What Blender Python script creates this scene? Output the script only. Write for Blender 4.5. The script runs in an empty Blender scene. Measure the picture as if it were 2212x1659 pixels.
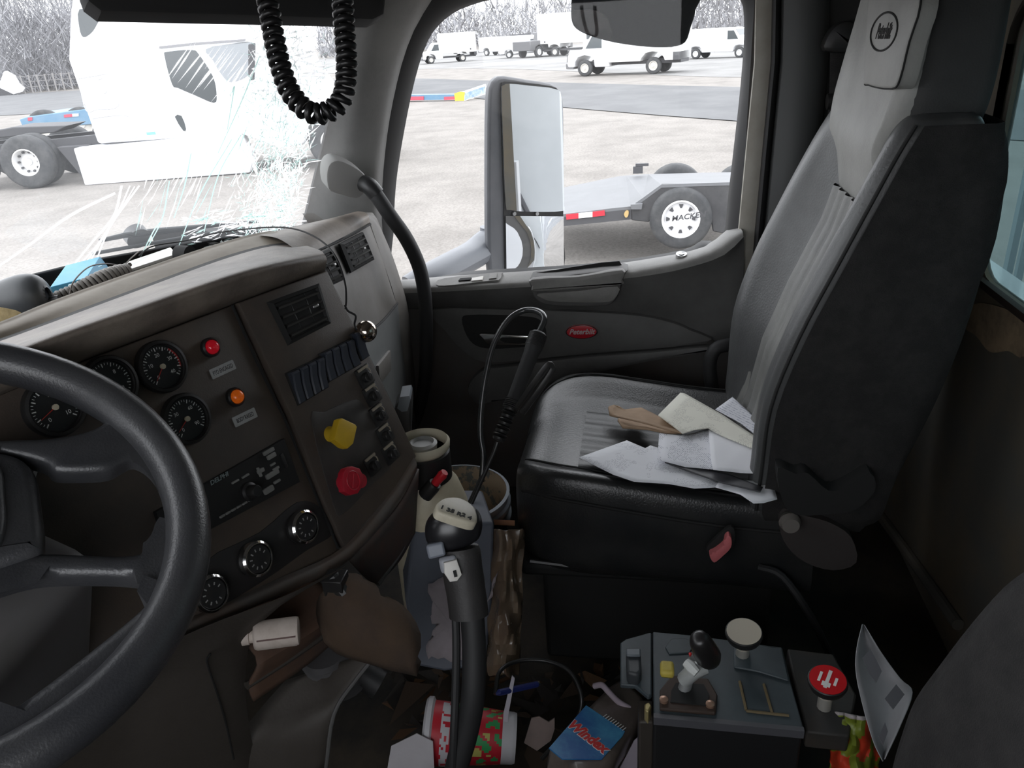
import bpy, math, random
from mathutils import Vector as V, Matrix, noise
random.seed(7)
SC = bpy.context.scene
COL = SC.collection
# ---------- camera, world, exposure ----------
FPX = 1671.0
CA, CP, CR = math.radians(10.5), math.radians(24.5), math.radians(3.7)
CAM = V((0, 0, 1.2))
_f = V((math.cos(CP)*math.cos(CA), math.cos(CP)*math.sin(CA), -math.sin(CP)))
_r0 = V((math.sin(CA), -math.cos(CA), 0))
_u0 = _r0.cross(_f)
_r = _r0*math.cos(CR) - _u0*math.sin(CR)
_u = _r0*math.sin(CR) + _u0*math.cos(CR)
cd = bpy.data.cameras.new('camera')
cd.sensor_width = 36.0
cd.sensor_fit = 'HORIZONTAL'
cd.lens = 36.0*FPX/2212.0
cd.clip_start = 0.02
cd.clip_end = 1000
cam = bpy.data.objects.new('camera', cd)
COL.objects.link(cam)
cam.matrix_world = Matrix(((_r.x, _u.x, -_f.x, CAM.x), (_r.y, _u.y, -_f.y, CAM.y), (_r.z, _u.z, -_f.z, CAM.z), (0, 0, 0, 1)))
SC.camera = cam
SC.view_settings.view_transform = 'Standard'
SC.view_settings.look = 'None'
SC.view_settings.gamma = 1
SC.view_settings.use_curve_mapping = False
SC.view_settings.exposure = 0.62
w = bpy.data.worlds.new('overcast_sky')
SC.world = w
w.use_nodes = True
nt = w.node_tree
nt.nodes.clear()
wo = nt.nodes.new('ShaderNodeOutputWorld')
bg = nt.nodes.new('ShaderNodeBackground')
tcw = nt.nodes.new('ShaderNodeTexCoord')
nz = nt.nodes.new('ShaderNodeTexNoise')
nz.inputs['Scale'].default_value = 2.5
rp = nt.nodes.new('ShaderNodeValToRGB')
rp.color_ramp.elements[0].color = (0.80, 0.84, 0.90, 1)
rp.color_ramp.elements[1].color = (0.97, 0.98, 1.0, 1)
nt.links.new(tcw.outputs['Generated'], nz.inputs['Vector'])
nt.links.new(nz.outputs['Fac'], rp.inputs['Fac'])
nt.links.new(rp.outputs['Color'], bg.inputs['Color'])
bg.inputs['Strength'].default_value = 2.6
nt.links.new(bg.outputs[0], wo.inputs[0])

# ---------- pixel helpers: a pixel ray meets a real plane of the place ----------
def ray(px, py): return _f + _r*((px-1106)/FPX) - _u*((py-829.5)/FPX)
def AX(px, py, i, v):
    d = ray(px, py); return CAM + d*((v-CAM[i])/d[i])
def X(px, py, x): return AX(px, py, 0, x)
def Y(px, py, y): return AX(px, py, 1, y)
def Z(px, py, z): return AX(px, py, 2, z)
def D(px, py, d): return CAM + ray(px, py)*d
def PL(px, py, p, n):
    d = ray(px, py); return CAM + d*((p-CAM).dot(n)/d.dot(n))
class Frame:
    def __init__(s, o, ex, ey, ez=None):
        s.o = V(o); s.ex = V(ex).normalized(); ey = V(ey)
        s.ez = (V(ez) if ez else s.ex.cross(ey)).normalized()
        s.ey = s.ez.cross(s.ex).normalized()
    def __call__(s, p): return s.o + s.ex*p[0] + s.ey*p[1] + s.ez*p[2]
    def px(s, a, b, h=0):
        q = PL(a, b, s.o + s.ez*h, s.ez) - s.o
        return (q.dot(s.ex), q.dot(s.ey))
    def at(s, p, rot=0):
        c, k = math.cos(rot), math.sin(rot)
        return Frame(s(p), s.ex*c+s.ey*k, s.ey*c-s.ex*k, s.ez)
ID = Frame((0, 0, 0), (1, 0, 0), (0, 1, 0))

def cr(pts, n, closed=False):
    """Catmull-Rom through pts, n samples per span"""
    P = [V(p) for p in pts]; out = []; m = len(P)
    rng = range(m) if closed else range(m-1)
    for i in rng:
        if closed: a, b, c, d = P[(i-1) % m], P[i], P[(i+1) % m], P[(i+2) % m]
        else:
            b, c = P[i], P[i+1]; a = P[i-1] if i else b*2-c; d = P[i+2] if i+2 < m else c*2-b
        for k in range(n):
            t = k/n
            out.append(0.5*((2*b)+(c-a)*t+(2*a-5*b+4*c-d)*t*t+(3*b-a-3*c+d)*t**3))
    if not closed: out.append(P[-1].copy())
    return out
def resamp(pts, n):
    P = [V(p) for p in pts]; L = [0]
    for i in range(1, len(P)): L.append(L[-1]+(P[i]-P[i-1]).length)
    out = []
    for k in range(n):
        t = L[-1]*k/(n-1); j = 0
        while j < len(P)-2 and L[j+1] < t: j += 1
        s = (t-L[j])/max(L[j+1]-L[j], 1e-9)
        out.append(P[j].lerp(P[j+1], min(max(s, 0), 1)))
    return out
def rrect(w, h, r, k=4):
    o = []
    for cx, cy, a in ((w/2-r, h/2-r, 0), (-w/2+r, h/2-r, 90), (-w/2+r, -h/2+r, 180), (w/2-r, -h/2+r, 270)):
        for i in range(k+1):
            t = math.radians(a+90*i/k); o.append((cx+r*math.cos(t), cy+r*math.sin(t)))
    return o
def ell(a, b, n=32, cx=0, cy=0): return [(cx+a*math.cos(2*math.pi*i/n), cy+b*math.sin(2*math.pi*i/n)) for i in range(n)]

class MB:
    def __init__(s, fr=ID): s.v = []; s.f = []; s.m = []; s.fr = fr; s.mi = 0
    def add(s, vs, fs, raw=False):
        b = len(s.v)
        s.v += [V(p) if raw else s.fr(p) for p in vs]
        for f in fs: s.f.append([b+i for i in f]); s.m.append(s.mi)
        return s
    def box(s, c, d):
        x, y, z = c; a, b, e = d[0]/2, d[1]/2, d[2]/2
        return s.add([(x+i*a, y+j*b, z+k*e) for i in (-1, 1) for j in (-1, 1) for k in (-1, 1)],
                     [(0, 1, 3, 2), (4, 6, 7, 5), (0, 4, 5, 1), (2, 3, 7, 6), (0, 2, 6, 4), (1, 5, 7, 3)])
    def ext(s, ol, z0, z1, ch=0):
        """outline (x,y) extruded along z from z0 to z1, ch = chamfer on the z1 side"""
        n = len(ol); L = [[(p[0], p[1], z0) for p in ol]]
        if ch:
            cx = sum(p[0] for p in ol)/n; cy = sum(p[1] for p in ol)/n
            def ins(k):
                o = []
                for i in range(n):
                    a, b, c = V(ol[i-1][:2]), V(ol[i][:2]), V(ol[(i+1) % n][:2])
                    t = (c-a).normalized(); nn = V((-t.y, t.x))
                    if nn.dot(V((cx, cy))-b) < 0: nn = -nn
                    o.append((b.x+nn.x*k, b.y+nn.y*k))
                return o
            sg = 1 if z1 > z0 else -1
            L.append([(p[0], p[1], z1-sg*ch) for p in ol])
            L.append([(p[0], p[1], z1-sg*ch*.3) for p in ins(ch*.3)])
            L.append([(p[0], p[1], z1) for p in ins(ch)])
        else: L.append([(p[0], p[1], z1) for p in ol])
        vs = [p for l in L for p in l]; fs = []
        for k in range(len(L)-1):
            for i in range(n): fs.append((k*n+i, k*n+(i+1) % n, (k+1)*n+(i+1) % n, (k+1)*n+i))
        fs.append(tuple(reversed(range(n)))); fs.append(tuple((len(L)-1)*n+i for i in range(n)))
        return s.add(vs, fs)
    def lathe(s, prof, n=24, c=(0, 0, 0), ax='z', cap=(1, 1)):
        vs = []
        for r, h in prof:
            for i in range(n):
                t = 2*math.pi*i/n; a, b = r*math.cos(t), r*math.sin(t)
                p = {'z': (a, b, h), 'x': (h, a, b), 'y': (b, h, a)}[ax]
                vs.append((c[0]+p[0], c[1]+p[1], c[2]+p[2]))
        fs = []; m = len(prof)
        for k in range(m-1):
            for i in range(n): fs.append((k*n+i, k*n+(i+1) % n, (k+1)*n+(i+1) % n, (k+1)*n+i))
        if prof[0][0] > 1e-6 and cap[0]: fs.append(tuple(reversed(range(n))))
        if prof[-1][0] > 1e-6 and cap[1]: fs.append(tuple((m-1)*n+i for i in range(n)))
        return s.add(vs, fs)
    def cyl(s, c, r, h, n=20, ax='z', r2=None): return s.lathe([(r, -h/2), (r if r2 is None else r2, h/2)], n, c, ax)
    def tube(s, pts, r, n=10, raw=False, flat=1.0):
        P = [V(p) if raw else s.fr(p) for p in pts]; m = len(P)
        R = r if isinstance(r, (list, tuple)) else [r]*m
        t = (P[1]-P[0]).normalized(); up = V((0, 0, 1)) if abs(t.z) < .9 else V((1, 0, 0))
        a = t.cross(up).normalized(); vs = []
        for i in range(m):
            t = (P[min(i+1, m-1)]-P[max(i-1, 0)]).normalized()
            a = (a-t*a.dot(t)).normalized(); b = t.cross(a)
            for k in range(n):
                q = 2*math.pi*k/n; vs.append(P[i]+(a*math.cos(q)+b*math.sin(q)*flat)*R[i])
        fs = [(i*n+k, i*n+(k+1) % n, (i+1)*n+(k+1) % n, (i+1)*n+k) for i in range(m-1) for k in range(n)]
        fs += [tuple(reversed(range(n))), tuple((m-1)*n+k for k in range(n))]
        return s.add(vs, fs, raw=True)
    def grid(s, rows, raw=True, cu=False, cv=False):
        n = len(rows[0]); m = len(rows)
        vs = [p for r in rows for p in r]; fs = []
        for j in range(m if cv else m-1):
            for i in range(n if cu else n-1):
                a, b = j*n+i, j*n+(i+1) % n; c, d = ((j+1) % m)*n+(i+1) % n, ((j+1) % m)*n+i
                fs.append((a, b, c, d))
        return s.add(vs, fs, raw)
    def loft(s, rows, N=16, M=4, raw=True, sm=6, closed=False):
        """rows of 3D points -> smooth surface"""
        if closed: R = [cr(r, sm, True) for r in rows]
        else: R = [resamp(cr(r, sm) if len(r) > 2 else r, N) for r in rows]
        n = len(R[0]); cols = [cr([r[i] for r in R], M) for i in range(n)]
        s.grid([[cols[i][j] for i in range(n)] for j in range(len(cols[0]))], raw, cu=closed)
        return s
    def build(s, name, mats, parent=None, smooth=35, bevel=0, solid=0, sub=0, label=None, seg=2):
        if not isinstance(mats, (list, tuple)): mats = [mats]
        xs = [p.x for p in s.v]; ys = [p.y for p in s.v]; zs = [p.z for p in s.v]
        o = V(((min(xs)+max(xs))/2, (min(ys)+max(ys))/2, min(zs)))
        me = bpy.data.meshes.new(name)
        me.from_pydata([tuple(p-o) for p in s.v], [], s.f)
        for m in mats: me.materials.append(m)
        for i, pl in enumerate(me.polygons): pl.material_index = s.m[i]
        import bmesh
        bm = bmesh.new(); bm.from_mesh(me)
        bmesh.ops.remove_doubles(bm, verts=bm.verts, dist=1e-6)
        bmesh.ops.recalc_face_normals(bm, faces=bm.faces)
        bm.to_mesh(me); bm.free()
        if smooth:
            for pl in me.polygons: pl.use_smooth = True
            me.set_sharp_from_angle(angle=math.radians(smooth))
        ob = bpy.data.objects.new(name, me); COL.objects.link(ob)
        W[ob.name] = o
        if parent:
            ob.parent = parent; ob.location = o - W[parent.name]
        else: ob.location = o
        if solid:
            md = ob.modifiers.new('solid', 'SOLIDIFY'); md.thickness = solid; md.offset = -1
        if bevel:
            md = ob.modifiers.new('bevel', 'BEVEL'); md.width = bevel; md.segments = seg; md.limit_method = 'ANGLE'; md.angle_limit = math.radians(40)
            md.harden_normals = False
        if sub:
            md = ob.modifiers.new('sub', 'SUBSURF'); md.levels = sub; md.render_levels = sub
        if label: ob['label'] = label
        return ob
W = {}
def tag(o, label=None, cat=None, group=None, kind=None):
    if label: o['label'] = label
    if cat: o['category'] = cat
    if group: o['group'] = group
    if kind: o['kind'] = kind
    return o
def thing(name, label, cat, loc, group=None, kind=None):
    o = bpy.data.objects.new(name, None); COL.objects.link(o)
    o.location = loc; W[o.name] = V(loc); o.empty_display_size = .05
    return tag(o, label, cat, group, kind)
def copy_tree(o, parent=None):
    c = o.copy(); COL.objects.link(c)
    if parent: c.parent = parent
    for ch in list(o.children): copy_tree(ch, c)
    return c
def text(body, fr, size, name, m, parent, shear=0, depth=.0004, ax=1.0, bold=0, label=None, mirror=False):
    cu = bpy.data.curves.new(name, 'FONT'); cu.body = body; cu.size = size; cu.align_x = 'CENTER'; cu.align_y = 'CENTER'
    cu.shear = shear; cu.extrude = depth/2; cu.offset = bold; cu.resolution_u = 3
    t = bpy.data.objects.new('tmp', cu)
    me = bpy.data.meshes.new_from_object(t)
    bpy.data.objects.remove(t)
    mb = MB(fr)
    mb.add([(v.co.x*ax*(-1 if mirror else 1), v.co.y, v.co.z) for v in me.vertices], [tuple(p.vertices) for p in me.polygons])
    return mb.build(name, m, parent, smooth=0, label=label)

# ---------- materials ----------
MATS = {}
def mat(name, col, rough=.6, metal=0, col2=None, ns=8, amt=.5, bump=0, bs=200, spec=.5, trans=0, emit=0, coat=0, alpha=1, lo=.4, hi=.65):
    if name in MATS: return MATS[name]
    m = bpy.data.materials.new(name); m.use_nodes = True; t = m.node_tree; b = t.nodes['Principled BSDF']
    b.inputs['Base Color'].default_value = (*col, 1); b.inputs['Roughness'].default_value = rough
    b.inputs['Metallic'].default_value = metal; b.inputs['Specular IOR Level'].default_value = spec
    b.inputs['Transmission Weight'].default_value = trans; b.inputs['Coat Weight'].default_value = coat
    b.inputs['Alpha'].default_value = alpha
    if emit: b.inputs['Emission Color'].default_value = (*col, 1); b.inputs['Emission Strength'].default_value = emit
    tc = t.nodes.new('ShaderNodeTexCoord')
    if col2:
        n = t.nodes.new('ShaderNodeTexNoise'); n.inputs['Scale'].default_value = ns; n.inputs['Detail'].default_value = 6; n.inputs['Roughness'].default_value = .65
        t.links.new(tc.outputs['Object'], n.inputs['Vector'])
        r = t.nodes.new('ShaderNodeValToRGB'); r.color_ramp.elements[0].position = lo; r.color_ramp.elements[1].position = hi
        r.color_ramp.elements[0].color = (*col, 1)
        r.color_ramp.elements[1].color = (*[a*(1-amt)+c*amt for a, c in zip(col, col2)], 1)
        t.links.new(n.outputs['Fac'], r.inputs['Fac']); t.links.new(r.outputs['Color'], b.inputs['Base Color'])
    if bump:
        n2 = t.nodes.new('ShaderNodeTexNoise'); n2.inputs['Scale'].default_value = bs; n2.inputs['Detail'].default_value = 3
        t.links.new(tc.outputs['Object'], n2.inputs['Vector'])
        bp = t.nodes.new('ShaderNodeBump'); bp.inputs['Strength'].default_value = bump; bp.inputs['Distance'].default_value = .002
        t.links.new(n2.outputs['Fac'], bp.inputs['Height']); t.links.new(bp.outputs['Normal'], b.inputs['Normal'])
    MATS[name] = m
    return m
def glassmat(name, haze, tint=(1, 1, 1), hz=(.85, .88, .9), ns=6, refl=.05, lo=.3, hi=.8):
    """dusty pane: clear transmission, a patchy dust film that scatters light, a weak reflection"""
    m = bpy.data.materials.new(name); m.use_nodes = True; t = m.node_tree; t.nodes.clear()
    o = t.nodes.new('ShaderNodeOutputMaterial'); tr = t.nodes.new('ShaderNodeBsdfTransparent'); tr.inputs[0].default_value = (*tint, 1)
    df = t.nodes.new('ShaderNodeBsdfTranslucent'); df.inputs[0].default_value = (*hz, 1)
    gl = t.nodes.new('ShaderNodeBsdfGlossy'); gl.inputs['Roughness'].default_value = .02
    m1 = t.nodes.new('ShaderNodeMixShader'); m2 = t.nodes.new('ShaderNodeMixShader')
    n = t.nodes.new('ShaderNodeTexNoise'); n.inputs['Scale'].default_value = ns; n.inputs['Detail'].default_value = 5
    tc = t.nodes.new('ShaderNodeTexCoord'); t.links.new(tc.outputs['Object'], n.inputs['Vector'])
    mr = t.nodes.new('ShaderNodeMapRange'); mr.inputs['From Min'].default_value = lo; mr.inputs['From Max'].default_value = hi
    mr.inputs['To Min'].default_value = haze*.6; mr.inputs['To Max'].default_value = haze*1.5
    t.links.new(n.outputs['Fac'], mr.inputs[0]); t.links.new(mr.outputs[0], m1.inputs[0])
    t.links.new(tr.outputs[0], m1.inputs[1]); t.links.new(df.outputs[0], m1.inputs[2])
    m2.inputs[0].default_value = refl
    t.links.new(m1.outputs[0], m2.inputs[1]); t.links.new(gl.outputs[0], m2.inputs[2]); t.links.new(m2.outputs[0], o.inputs[0])
    MATS[name] = m
    return m
M_top = mat('dash_vinyl', (.26, .218, .182), .52, 0, (.095, .078, .066), 9, .8, .25, 350)
M_face = mat('dash_plastic', (.062, .050, .043), .5, 0, (.11, .082, .060), 7, .6, .15, 500)
M_pass = mat('passenger_dash_plastic', (.155, .145, .135), .5, 0, (.10, .085, .07), 8, .6, .15, 500)
M_seam = mat('dark_gap', (.01, .01, .01), .8)
M_blk = mat('black_plastic', (.018, .018, .019), .42, 0, (.04, .036, .03), 30, .5)
M_blkm = mat('black_matt', (.012, .012, .012), .8)
M_rub = mat('black_rubber', (.02, .02, .021), .6)
M_lea = mat('black_leather', (.016, .017, .018), .34, 0, (.035, .034, .032), 12, .6, .3, 260, spec=.6)
M_leag = mat('grey_leather', (.32, .32, .305), .5, 0, (.23, .23, .215), 10, .6, .25, 260)
M_leam = mat('worn_leather', (.075, .077, .078), .42, 0, (.045, .045, .045), 8, .7, .25, 260, spec=.6)
M_fab = mat('dark_fabric', (.013, .012, .012), .9, 0, (.03, .028, .027), 30, .6, .5, 600)
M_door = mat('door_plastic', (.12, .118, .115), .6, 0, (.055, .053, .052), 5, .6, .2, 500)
M_doort = mat('door_top_lit', (.22, .215, .205), .6, 0, (.15, .145, .14), 12, .6, .2, 500)  # lighter than the door: light from above put into the colour
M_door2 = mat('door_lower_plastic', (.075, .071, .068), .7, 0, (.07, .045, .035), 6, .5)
M_pil = mat('pillar_plastic', (.23, .226, .22), .6, 0, (.11, .11, .11), 4, .5, .15, 500)
M_beige = mat('beige_trim', (.42, .40, .35), .6, 0, (.30, .27, .22), 14, .5)
M_wall = mat('rear_wall_vinyl', (.12, .115, .10), .75, 0, (.18, .14, .09), 3.5, .8)
M_chr = mat('chrome', (.75, .75, .75), .12, 1)
M_sil = mat('brushed_silver', (.5, .5, .5), .3, 1)
M_white = mat('white_plastic', (.72, .70, .66), .5, 0, (.5, .46, .4), 20, .5)
M_cream = mat('cream_plastic', (.62, .56, .42), .45, 0, (.40, .34, .22), 10, .6)
M_floor = mat('rubber_floor', (.012, .011, .010), .8, 0, (.06, .045, .03), 6, .7, .3, 90)
M_wht = mat('marking_white', (.75, .75, .72), .6)
M_wheel = mat('wheel_polyurethane', (.030, .031, .035), .36, 0, (.06, .06, .062), 9, .6, .2, 420, spec=.7)
# ================= CAB SHELL =================
XG = 1.93      # passenger door glass
XD = 1.87      # door inner face
YR = -0.62     # rear wall
def st(o, k='structure'): o['kind'] = k; return o
# floor
st(MB().box((.85, .35, -.02), (2.14, 1.94, .04)).build('floor', M_floor))
st(MB().box((.85, .35, 1.64), (2.3, 1.98, .04)).build('ceiling', mat('headliner', (.14, .135, .13), .9)))
# wall behind the camera: the driver's door, shut, window opening added for fill light
mb = MB()
for c_, d_ in (((-.22, .35, .36), (.04, 1.98, .76)), ((-.22, .35, 1.46), (.04, 1.98, .32)), ((-.22, -.40, 1.02), (.04, .48, .56)), ((-.22, 1.07, 1.02), (.04, .54, .56))): mb.box(c_, d_)
st(mb.build('wall_left', M_door2))
# firewall under the windshield
_fw = [(-.24, 1.31, .775), (1.0, 1.31, .775), (1.22, 1.18, .772), (1.54, 1.02, .762), (1.85, .855, .752), (1.92, .82, .75)]
st(MB().grid([[V(p) for p in _fw], [V((p[0], p[1], -.02)) for p in _fw]]).build('wall_front', M_blkm, smooth=0, solid=.015))
# rear wall with rear window opening
wx0, wx1, wz0, wz1 = .55, 1.535, .735, 1.20
mb = MB()
def hole_wall(mb, xa, xb, za, zb, y0, y1, ol):
    n = len(ol)
    def outer(p):
        cx, cz = (wx0+wx1)/2, (wz0+wz1)/2
        dx, dz = p[0]-cx, p[1]-cz
        s = min(((xb-cx) if dx > 0 else (cx-xa))/max(abs(dx), 1e-6), ((zb-cz) if dz > 0 else (cz-za))/max(abs(dz), 1e-6))
        return (cx+dx*s, cz+dz*s)
    for y in (y0, y1):
        mb.grid([[(p[0], y, p[1]) for p in ol], [(q[0], y, q[1]) for q in map(outer, ol)]], cu=True)
    mb.grid([[(p[0], y0, p[1]) for p in ol], [(p[0], y1, p[1]) for p in ol]], cu=True)
base = rrect(wx1-wx0, wz1-wz0, .07, 5)
ol = []
for i in range(len(base)):
    a, b = base[i], base[(i+1) % len(base)]
    k = max(1, int(math.dist(a, b)/.05))
    for j in range(k): ol.append((a[0]+(b[0]-a[0])*j/k+(wx0+wx1)/2, a[1]+(b[1]-a[1])*j/k+(wz0+wz1)/2))
hole_wall(mb, -.24, 2.0, -.02, 1.64, YR, YR-.014, ol)
st(mb.build('wall_rear', M_wall))
mb = MB()
mb.loft([[(p[0]*1+(.022 if p[0] > 1.04 else -.022)*abs(p[0]-1.04)*2, YR+h, p[1]+(p[1]-.967)*.09*q) for p in ol] for h, q in ((.0, 1), (.012, .6), (.012, 0), (.0, -.02))], raw=True, closed=True, sm=1, M=2)
st(mb.build('trim_1', mat('window_seal_brown', (.035, .022, .016), .8)))
glassmat('rear_glass', .10, (.40, .49, .50), (.4, .48, .5), 3, .03)
mb = MB(Frame((0, YR-.008, 0), (1, 0, 0), (0, 0, 1)))
w3 = st(mb.ext(ol, 0, .004).build('window_3', MATS['rear_glass'], smooth=0))
st(MB().tube([Y(1885, 1090, YR+.01), Y(1950, 1180, YR+.01), Y(2070, 1350, YR+.01)], .012).build('baseboard_rear', M_wall))
# seam strip on the rear wall, tan worn patch area
mb = MB(Frame((0, YR+.003, 0), (1, 0, 0), (0, 0, 1)))
fr = mb.fr
po = [fr.px(*p) for p in ((2212, 690), (2130, 655), (2088, 668), (2075, 700), (2110, 725), (2140, 760), (2180, 758), (2212, 770))]
mb.ext(cr([(a, b, 0) for a, b in po], 4, True), -.002, .002)
tp = mb.build('worn_patch', mat('tan_scuff', (.40, .29, .18), .9, 0, (.16, .12, .085), 14, .9)); st(tp)
tp.name = 'trim_2'

# ---------- passenger door ----------
WIN = [(850, 612), (846, 500), (850, 400), (866, 290), (890, 170), (918, 85), (955, 38), (1010, 8), (1110, -12), (1350, -22), (1560, -20), (1604, -8), (1613, 60), (1605, 180), (1592, 300), (1578, 420), (1564, 520), (1520, 525), (1480, 545), (1340, 568), (1200, 580), (1000, 592)]
door = st(thing('door_1', 'passenger door with grey top ledge and dark lower panel, seen across the cab', None, (XD, .2, 0)))
door['kind'] = 'structure'
a = [X(px, py, XG) for px, py in WIN]
n = len(a); c = V((XG, .2, .93))
mb = MB()
def grow(P, k, x): return [V((x, p.y+(p.y-c.y)/abs(p.y-c.y+1e-9)*k*min(1, abs(p.y-c.y)/.25), p.z+(p.z-c.z)/abs(p.z-c.z+1e-9)*k*min(1, abs(p.z-c.z)/.2))) for p in P]
rows = [grow(a, -.004, XG+.01), grow(a, 0, XG-.02), grow(a, .012, XG-.045), grow(a, .03, XD-.005), grow(a, .032, XD+.01)]
mb.loft(rows, closed=True, sm=3, M=3)
mb.build('window_seal', M_rub, door)
# outer door skin (seen in the mirror) and inner frame around the seal
mb = MB()
R0 = cr(grow(a, .028, XD+.012), 3, True)
def boxout(P, y0, y1, z0, z1, x):
    o = []
    for p in P:
        dy, dz = p.y-c.y, p.z-c.z
        s = min(((y1-c.y) if dy > 0 else (c.y-y0))/max(abs(dy), 1e-6), ((z1-c.z) if dz > 0 else (c.z-z0))/max(abs(dz), 1e-6))
        o.append(V((x, c.y+dy*s, c.z+dz*s)))
    return o
mb.grid([R0, boxout(R0, -.225, .70, .0, 1.34, XD+.012)], cu=True)
mb.build('door_frame', M_door2, door)
mb = MB()
R1 = cr(grow(a, .01, XG+.02), 3, True)
mb.grid([R1, boxout(R1, -.24, .71, -.25, 1.34, XG+.02)], cu=True)
M_paint = mat('silver_truck_paint', (.55, .56, .58), .3, .2, coat=.4)
mb.build('outer_skin', M_paint, door)
# top ledge + upper panel loft
r0 = [X(*p, XG-.01) for p in ((846, 606), (1000, 594), (1200, 581), (1340, 568), (1430, 554), (1480, 545), (1530, 528), (1560, 505), (1575, 494), (1598, 490))]
r1 = [X(*p, XD+.0) for p in ((850, 608), (1000, 600), (1200, 585), (1340, 573), (1430, 560), (1482, 548), (1532, 532), (1564, 508), (1580, 496), (1599, 492))]
r2 = [X(*p, XD-.045) for p in ((862, 622), (1000, 616), (1200, 604), (1340, 590), (1430, 575), (1486, 562), (1540, 543), (1574, 520), (1590, 506), (1604, 500))]
r3 = [X(*p, XD-.05) for p in ((866, 634), (1000, 628), (1200, 616), (1340, 603), (1432, 590), (1490, 577), (1545, 560), (1580, 540), (1594, 520), (1606, 512))]
r4 = [X(*p, XD-.035) for p in ((872, 655), (1000, 650), (1200, 640), (1340, 628), (1435, 620), (1494, 610), (1550, 600), (1584, 580), (1596, 560), (1607, 545))]
r5 = [X(*p, XD-.005) for p in ((876, 668), (1000, 668), (1200, 672), (1340, 676), (1438, 690), (1500, 712), (1550, 740), (1580, 770), (1592, 790), (1604, 800))]
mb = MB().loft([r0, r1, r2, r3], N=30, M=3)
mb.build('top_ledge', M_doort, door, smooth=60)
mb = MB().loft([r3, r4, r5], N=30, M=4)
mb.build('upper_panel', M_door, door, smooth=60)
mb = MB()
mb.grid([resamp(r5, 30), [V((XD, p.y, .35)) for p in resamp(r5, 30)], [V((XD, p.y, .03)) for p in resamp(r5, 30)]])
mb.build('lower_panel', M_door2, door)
# raised insert with recess and lower band
F1 = Frame((XD, .2, .5), (0, -1, 0), (0, 0, 1))
def dpx(L, h): return [F1.px(a, b, h) for a, b in L]
def smo(L, n=4): return [(p.x, p.y) for p in cr([(a, b, 0) for a, b in L], n, True)]
ins = [(932, 668), (1100, 668), (1240, 672), (1350, 678), (1430, 690), (1490, 712), (1526, 742), (1240, 768), (1100, 782), (1040, 782), (1000, 760), (960, 715)]
mb = MB(F1); mb.ext(smo(dpx(ins, .02), 3), -.002, .022, .006); mb.build('insert_panel', M_door, door)
band = [(1100, 790), (1240, 772), (1400, 760), (1526, 748), (1538, 760), (1400, 782), (1260, 812), (1130, 842), (1040, 875), (1010, 840), (1040, 800)]
mb = MB(F1); mb.ext(smo(dpx(band, .02), 3), -.002, .024, .008); mb.build('lower_band', M_door, door)
rec = [(998, 690), (1020, 680), (1120, 682), (1165, 690), (1180, 715), (1170, 742), (1120, 750), (1050, 752), (1015, 735)]
mb = MB(F1); mb.ext(smo(dpx(rec, .022), 4), .018, .0235); mb.build('handle_recess', M_blkm, door)
mb = MB(F1)
q = dpx([(1035, 722), (1040, 718), (1152, 724), (1152, 744), (1060, 744), (1050, 738)], .03)
mb.ext(q, .026, .038, .003); dh = mb.build('door_handle', M_chr, door, label='chrome door handle')
mb = MB(F1); mb.ext(smo(dpx([(1085, 728), (1150, 731), (1150, 741), (1090, 739)], .036), 2), .036, .0395); mb.build('handle_inlay', M_blkm, dh)
# badge
bc = F1.px(1256, 718, .03); BF = F1.at((bc[0], bc[1], .022), .02)
mb = MB(BF); mb.ext(ell(.0405, .0185, 36), 0, .005, .002); bd = mb.build('badge', mat('badge_red', (.55, .02, .035), .3, 0, coat=.5), door, label='red oval maker badge')
mb = MB(BF)
mb.grid([[(x*1.0, y*1.0, z) for x, y in ell(.0405, .0185, 36)] for z in (.004, .0058)], raw=False, cu=True)
mb.grid([[(x, y, .0058) for x, y in ell(.0405*s, .0185*s, 36)] for s in (1, .94)], raw=False, cu=True)
mb.build('badge_rim', M_chr, bd)
text('Peterbilt', BF.at((0, 0, .0055)), .0195, 'badge_lettering', mat('letter_silver', (.55, .5, .5), .4), bd, .35, .001, .95, .0004)
# pull cup
cup = [(1146, 600), (1200, 595), (1344, 580), (1346, 600), (1338, 632), (1322, 655), (1290, 662), (1195, 660), (1160, 648), (1148, 625)]
mb = MB(F1)
mb.ext(smo(dpx(cup, .05), 3), .0, .056, .008); pc = mb.build('pull_cup', M_door, door)
mb = MB(F1); mb.ext(smo(dpx([(1150, 602), (1250, 596), (1344, 582), (1344, 606), (1340, 616), (1250, 624), (1156, 630), (1150, 618)], .062), 3), .05, .066, .006); mb.build('grip', M_doort, pc, label='lighter grip bar of the pull cup')
mb = MB(F1); mb.ext(smo(dpx([(1164, 634), (1250, 628), (1334, 618), (1328, 645), (1300, 654), (1200, 652), (1172, 645)], .058), 3), .054, .059, .002); mb.build('pocket_lip', M_doort, pc)
mb = MB(); sl = [X(*p, XD-.02) for p in ((1143, 599), (1160, 589), (1300, 567), (1338, 564), (1344, 574), (1330, 582), (1160, 600))]
mb.grid([sl, [p+V((.004, 0, -.02)) for p in sl]], cu=True); mb.add(sl, [tuple(range(7))], True)
mb.build('pull_slot', M_blkm, pc)
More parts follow.
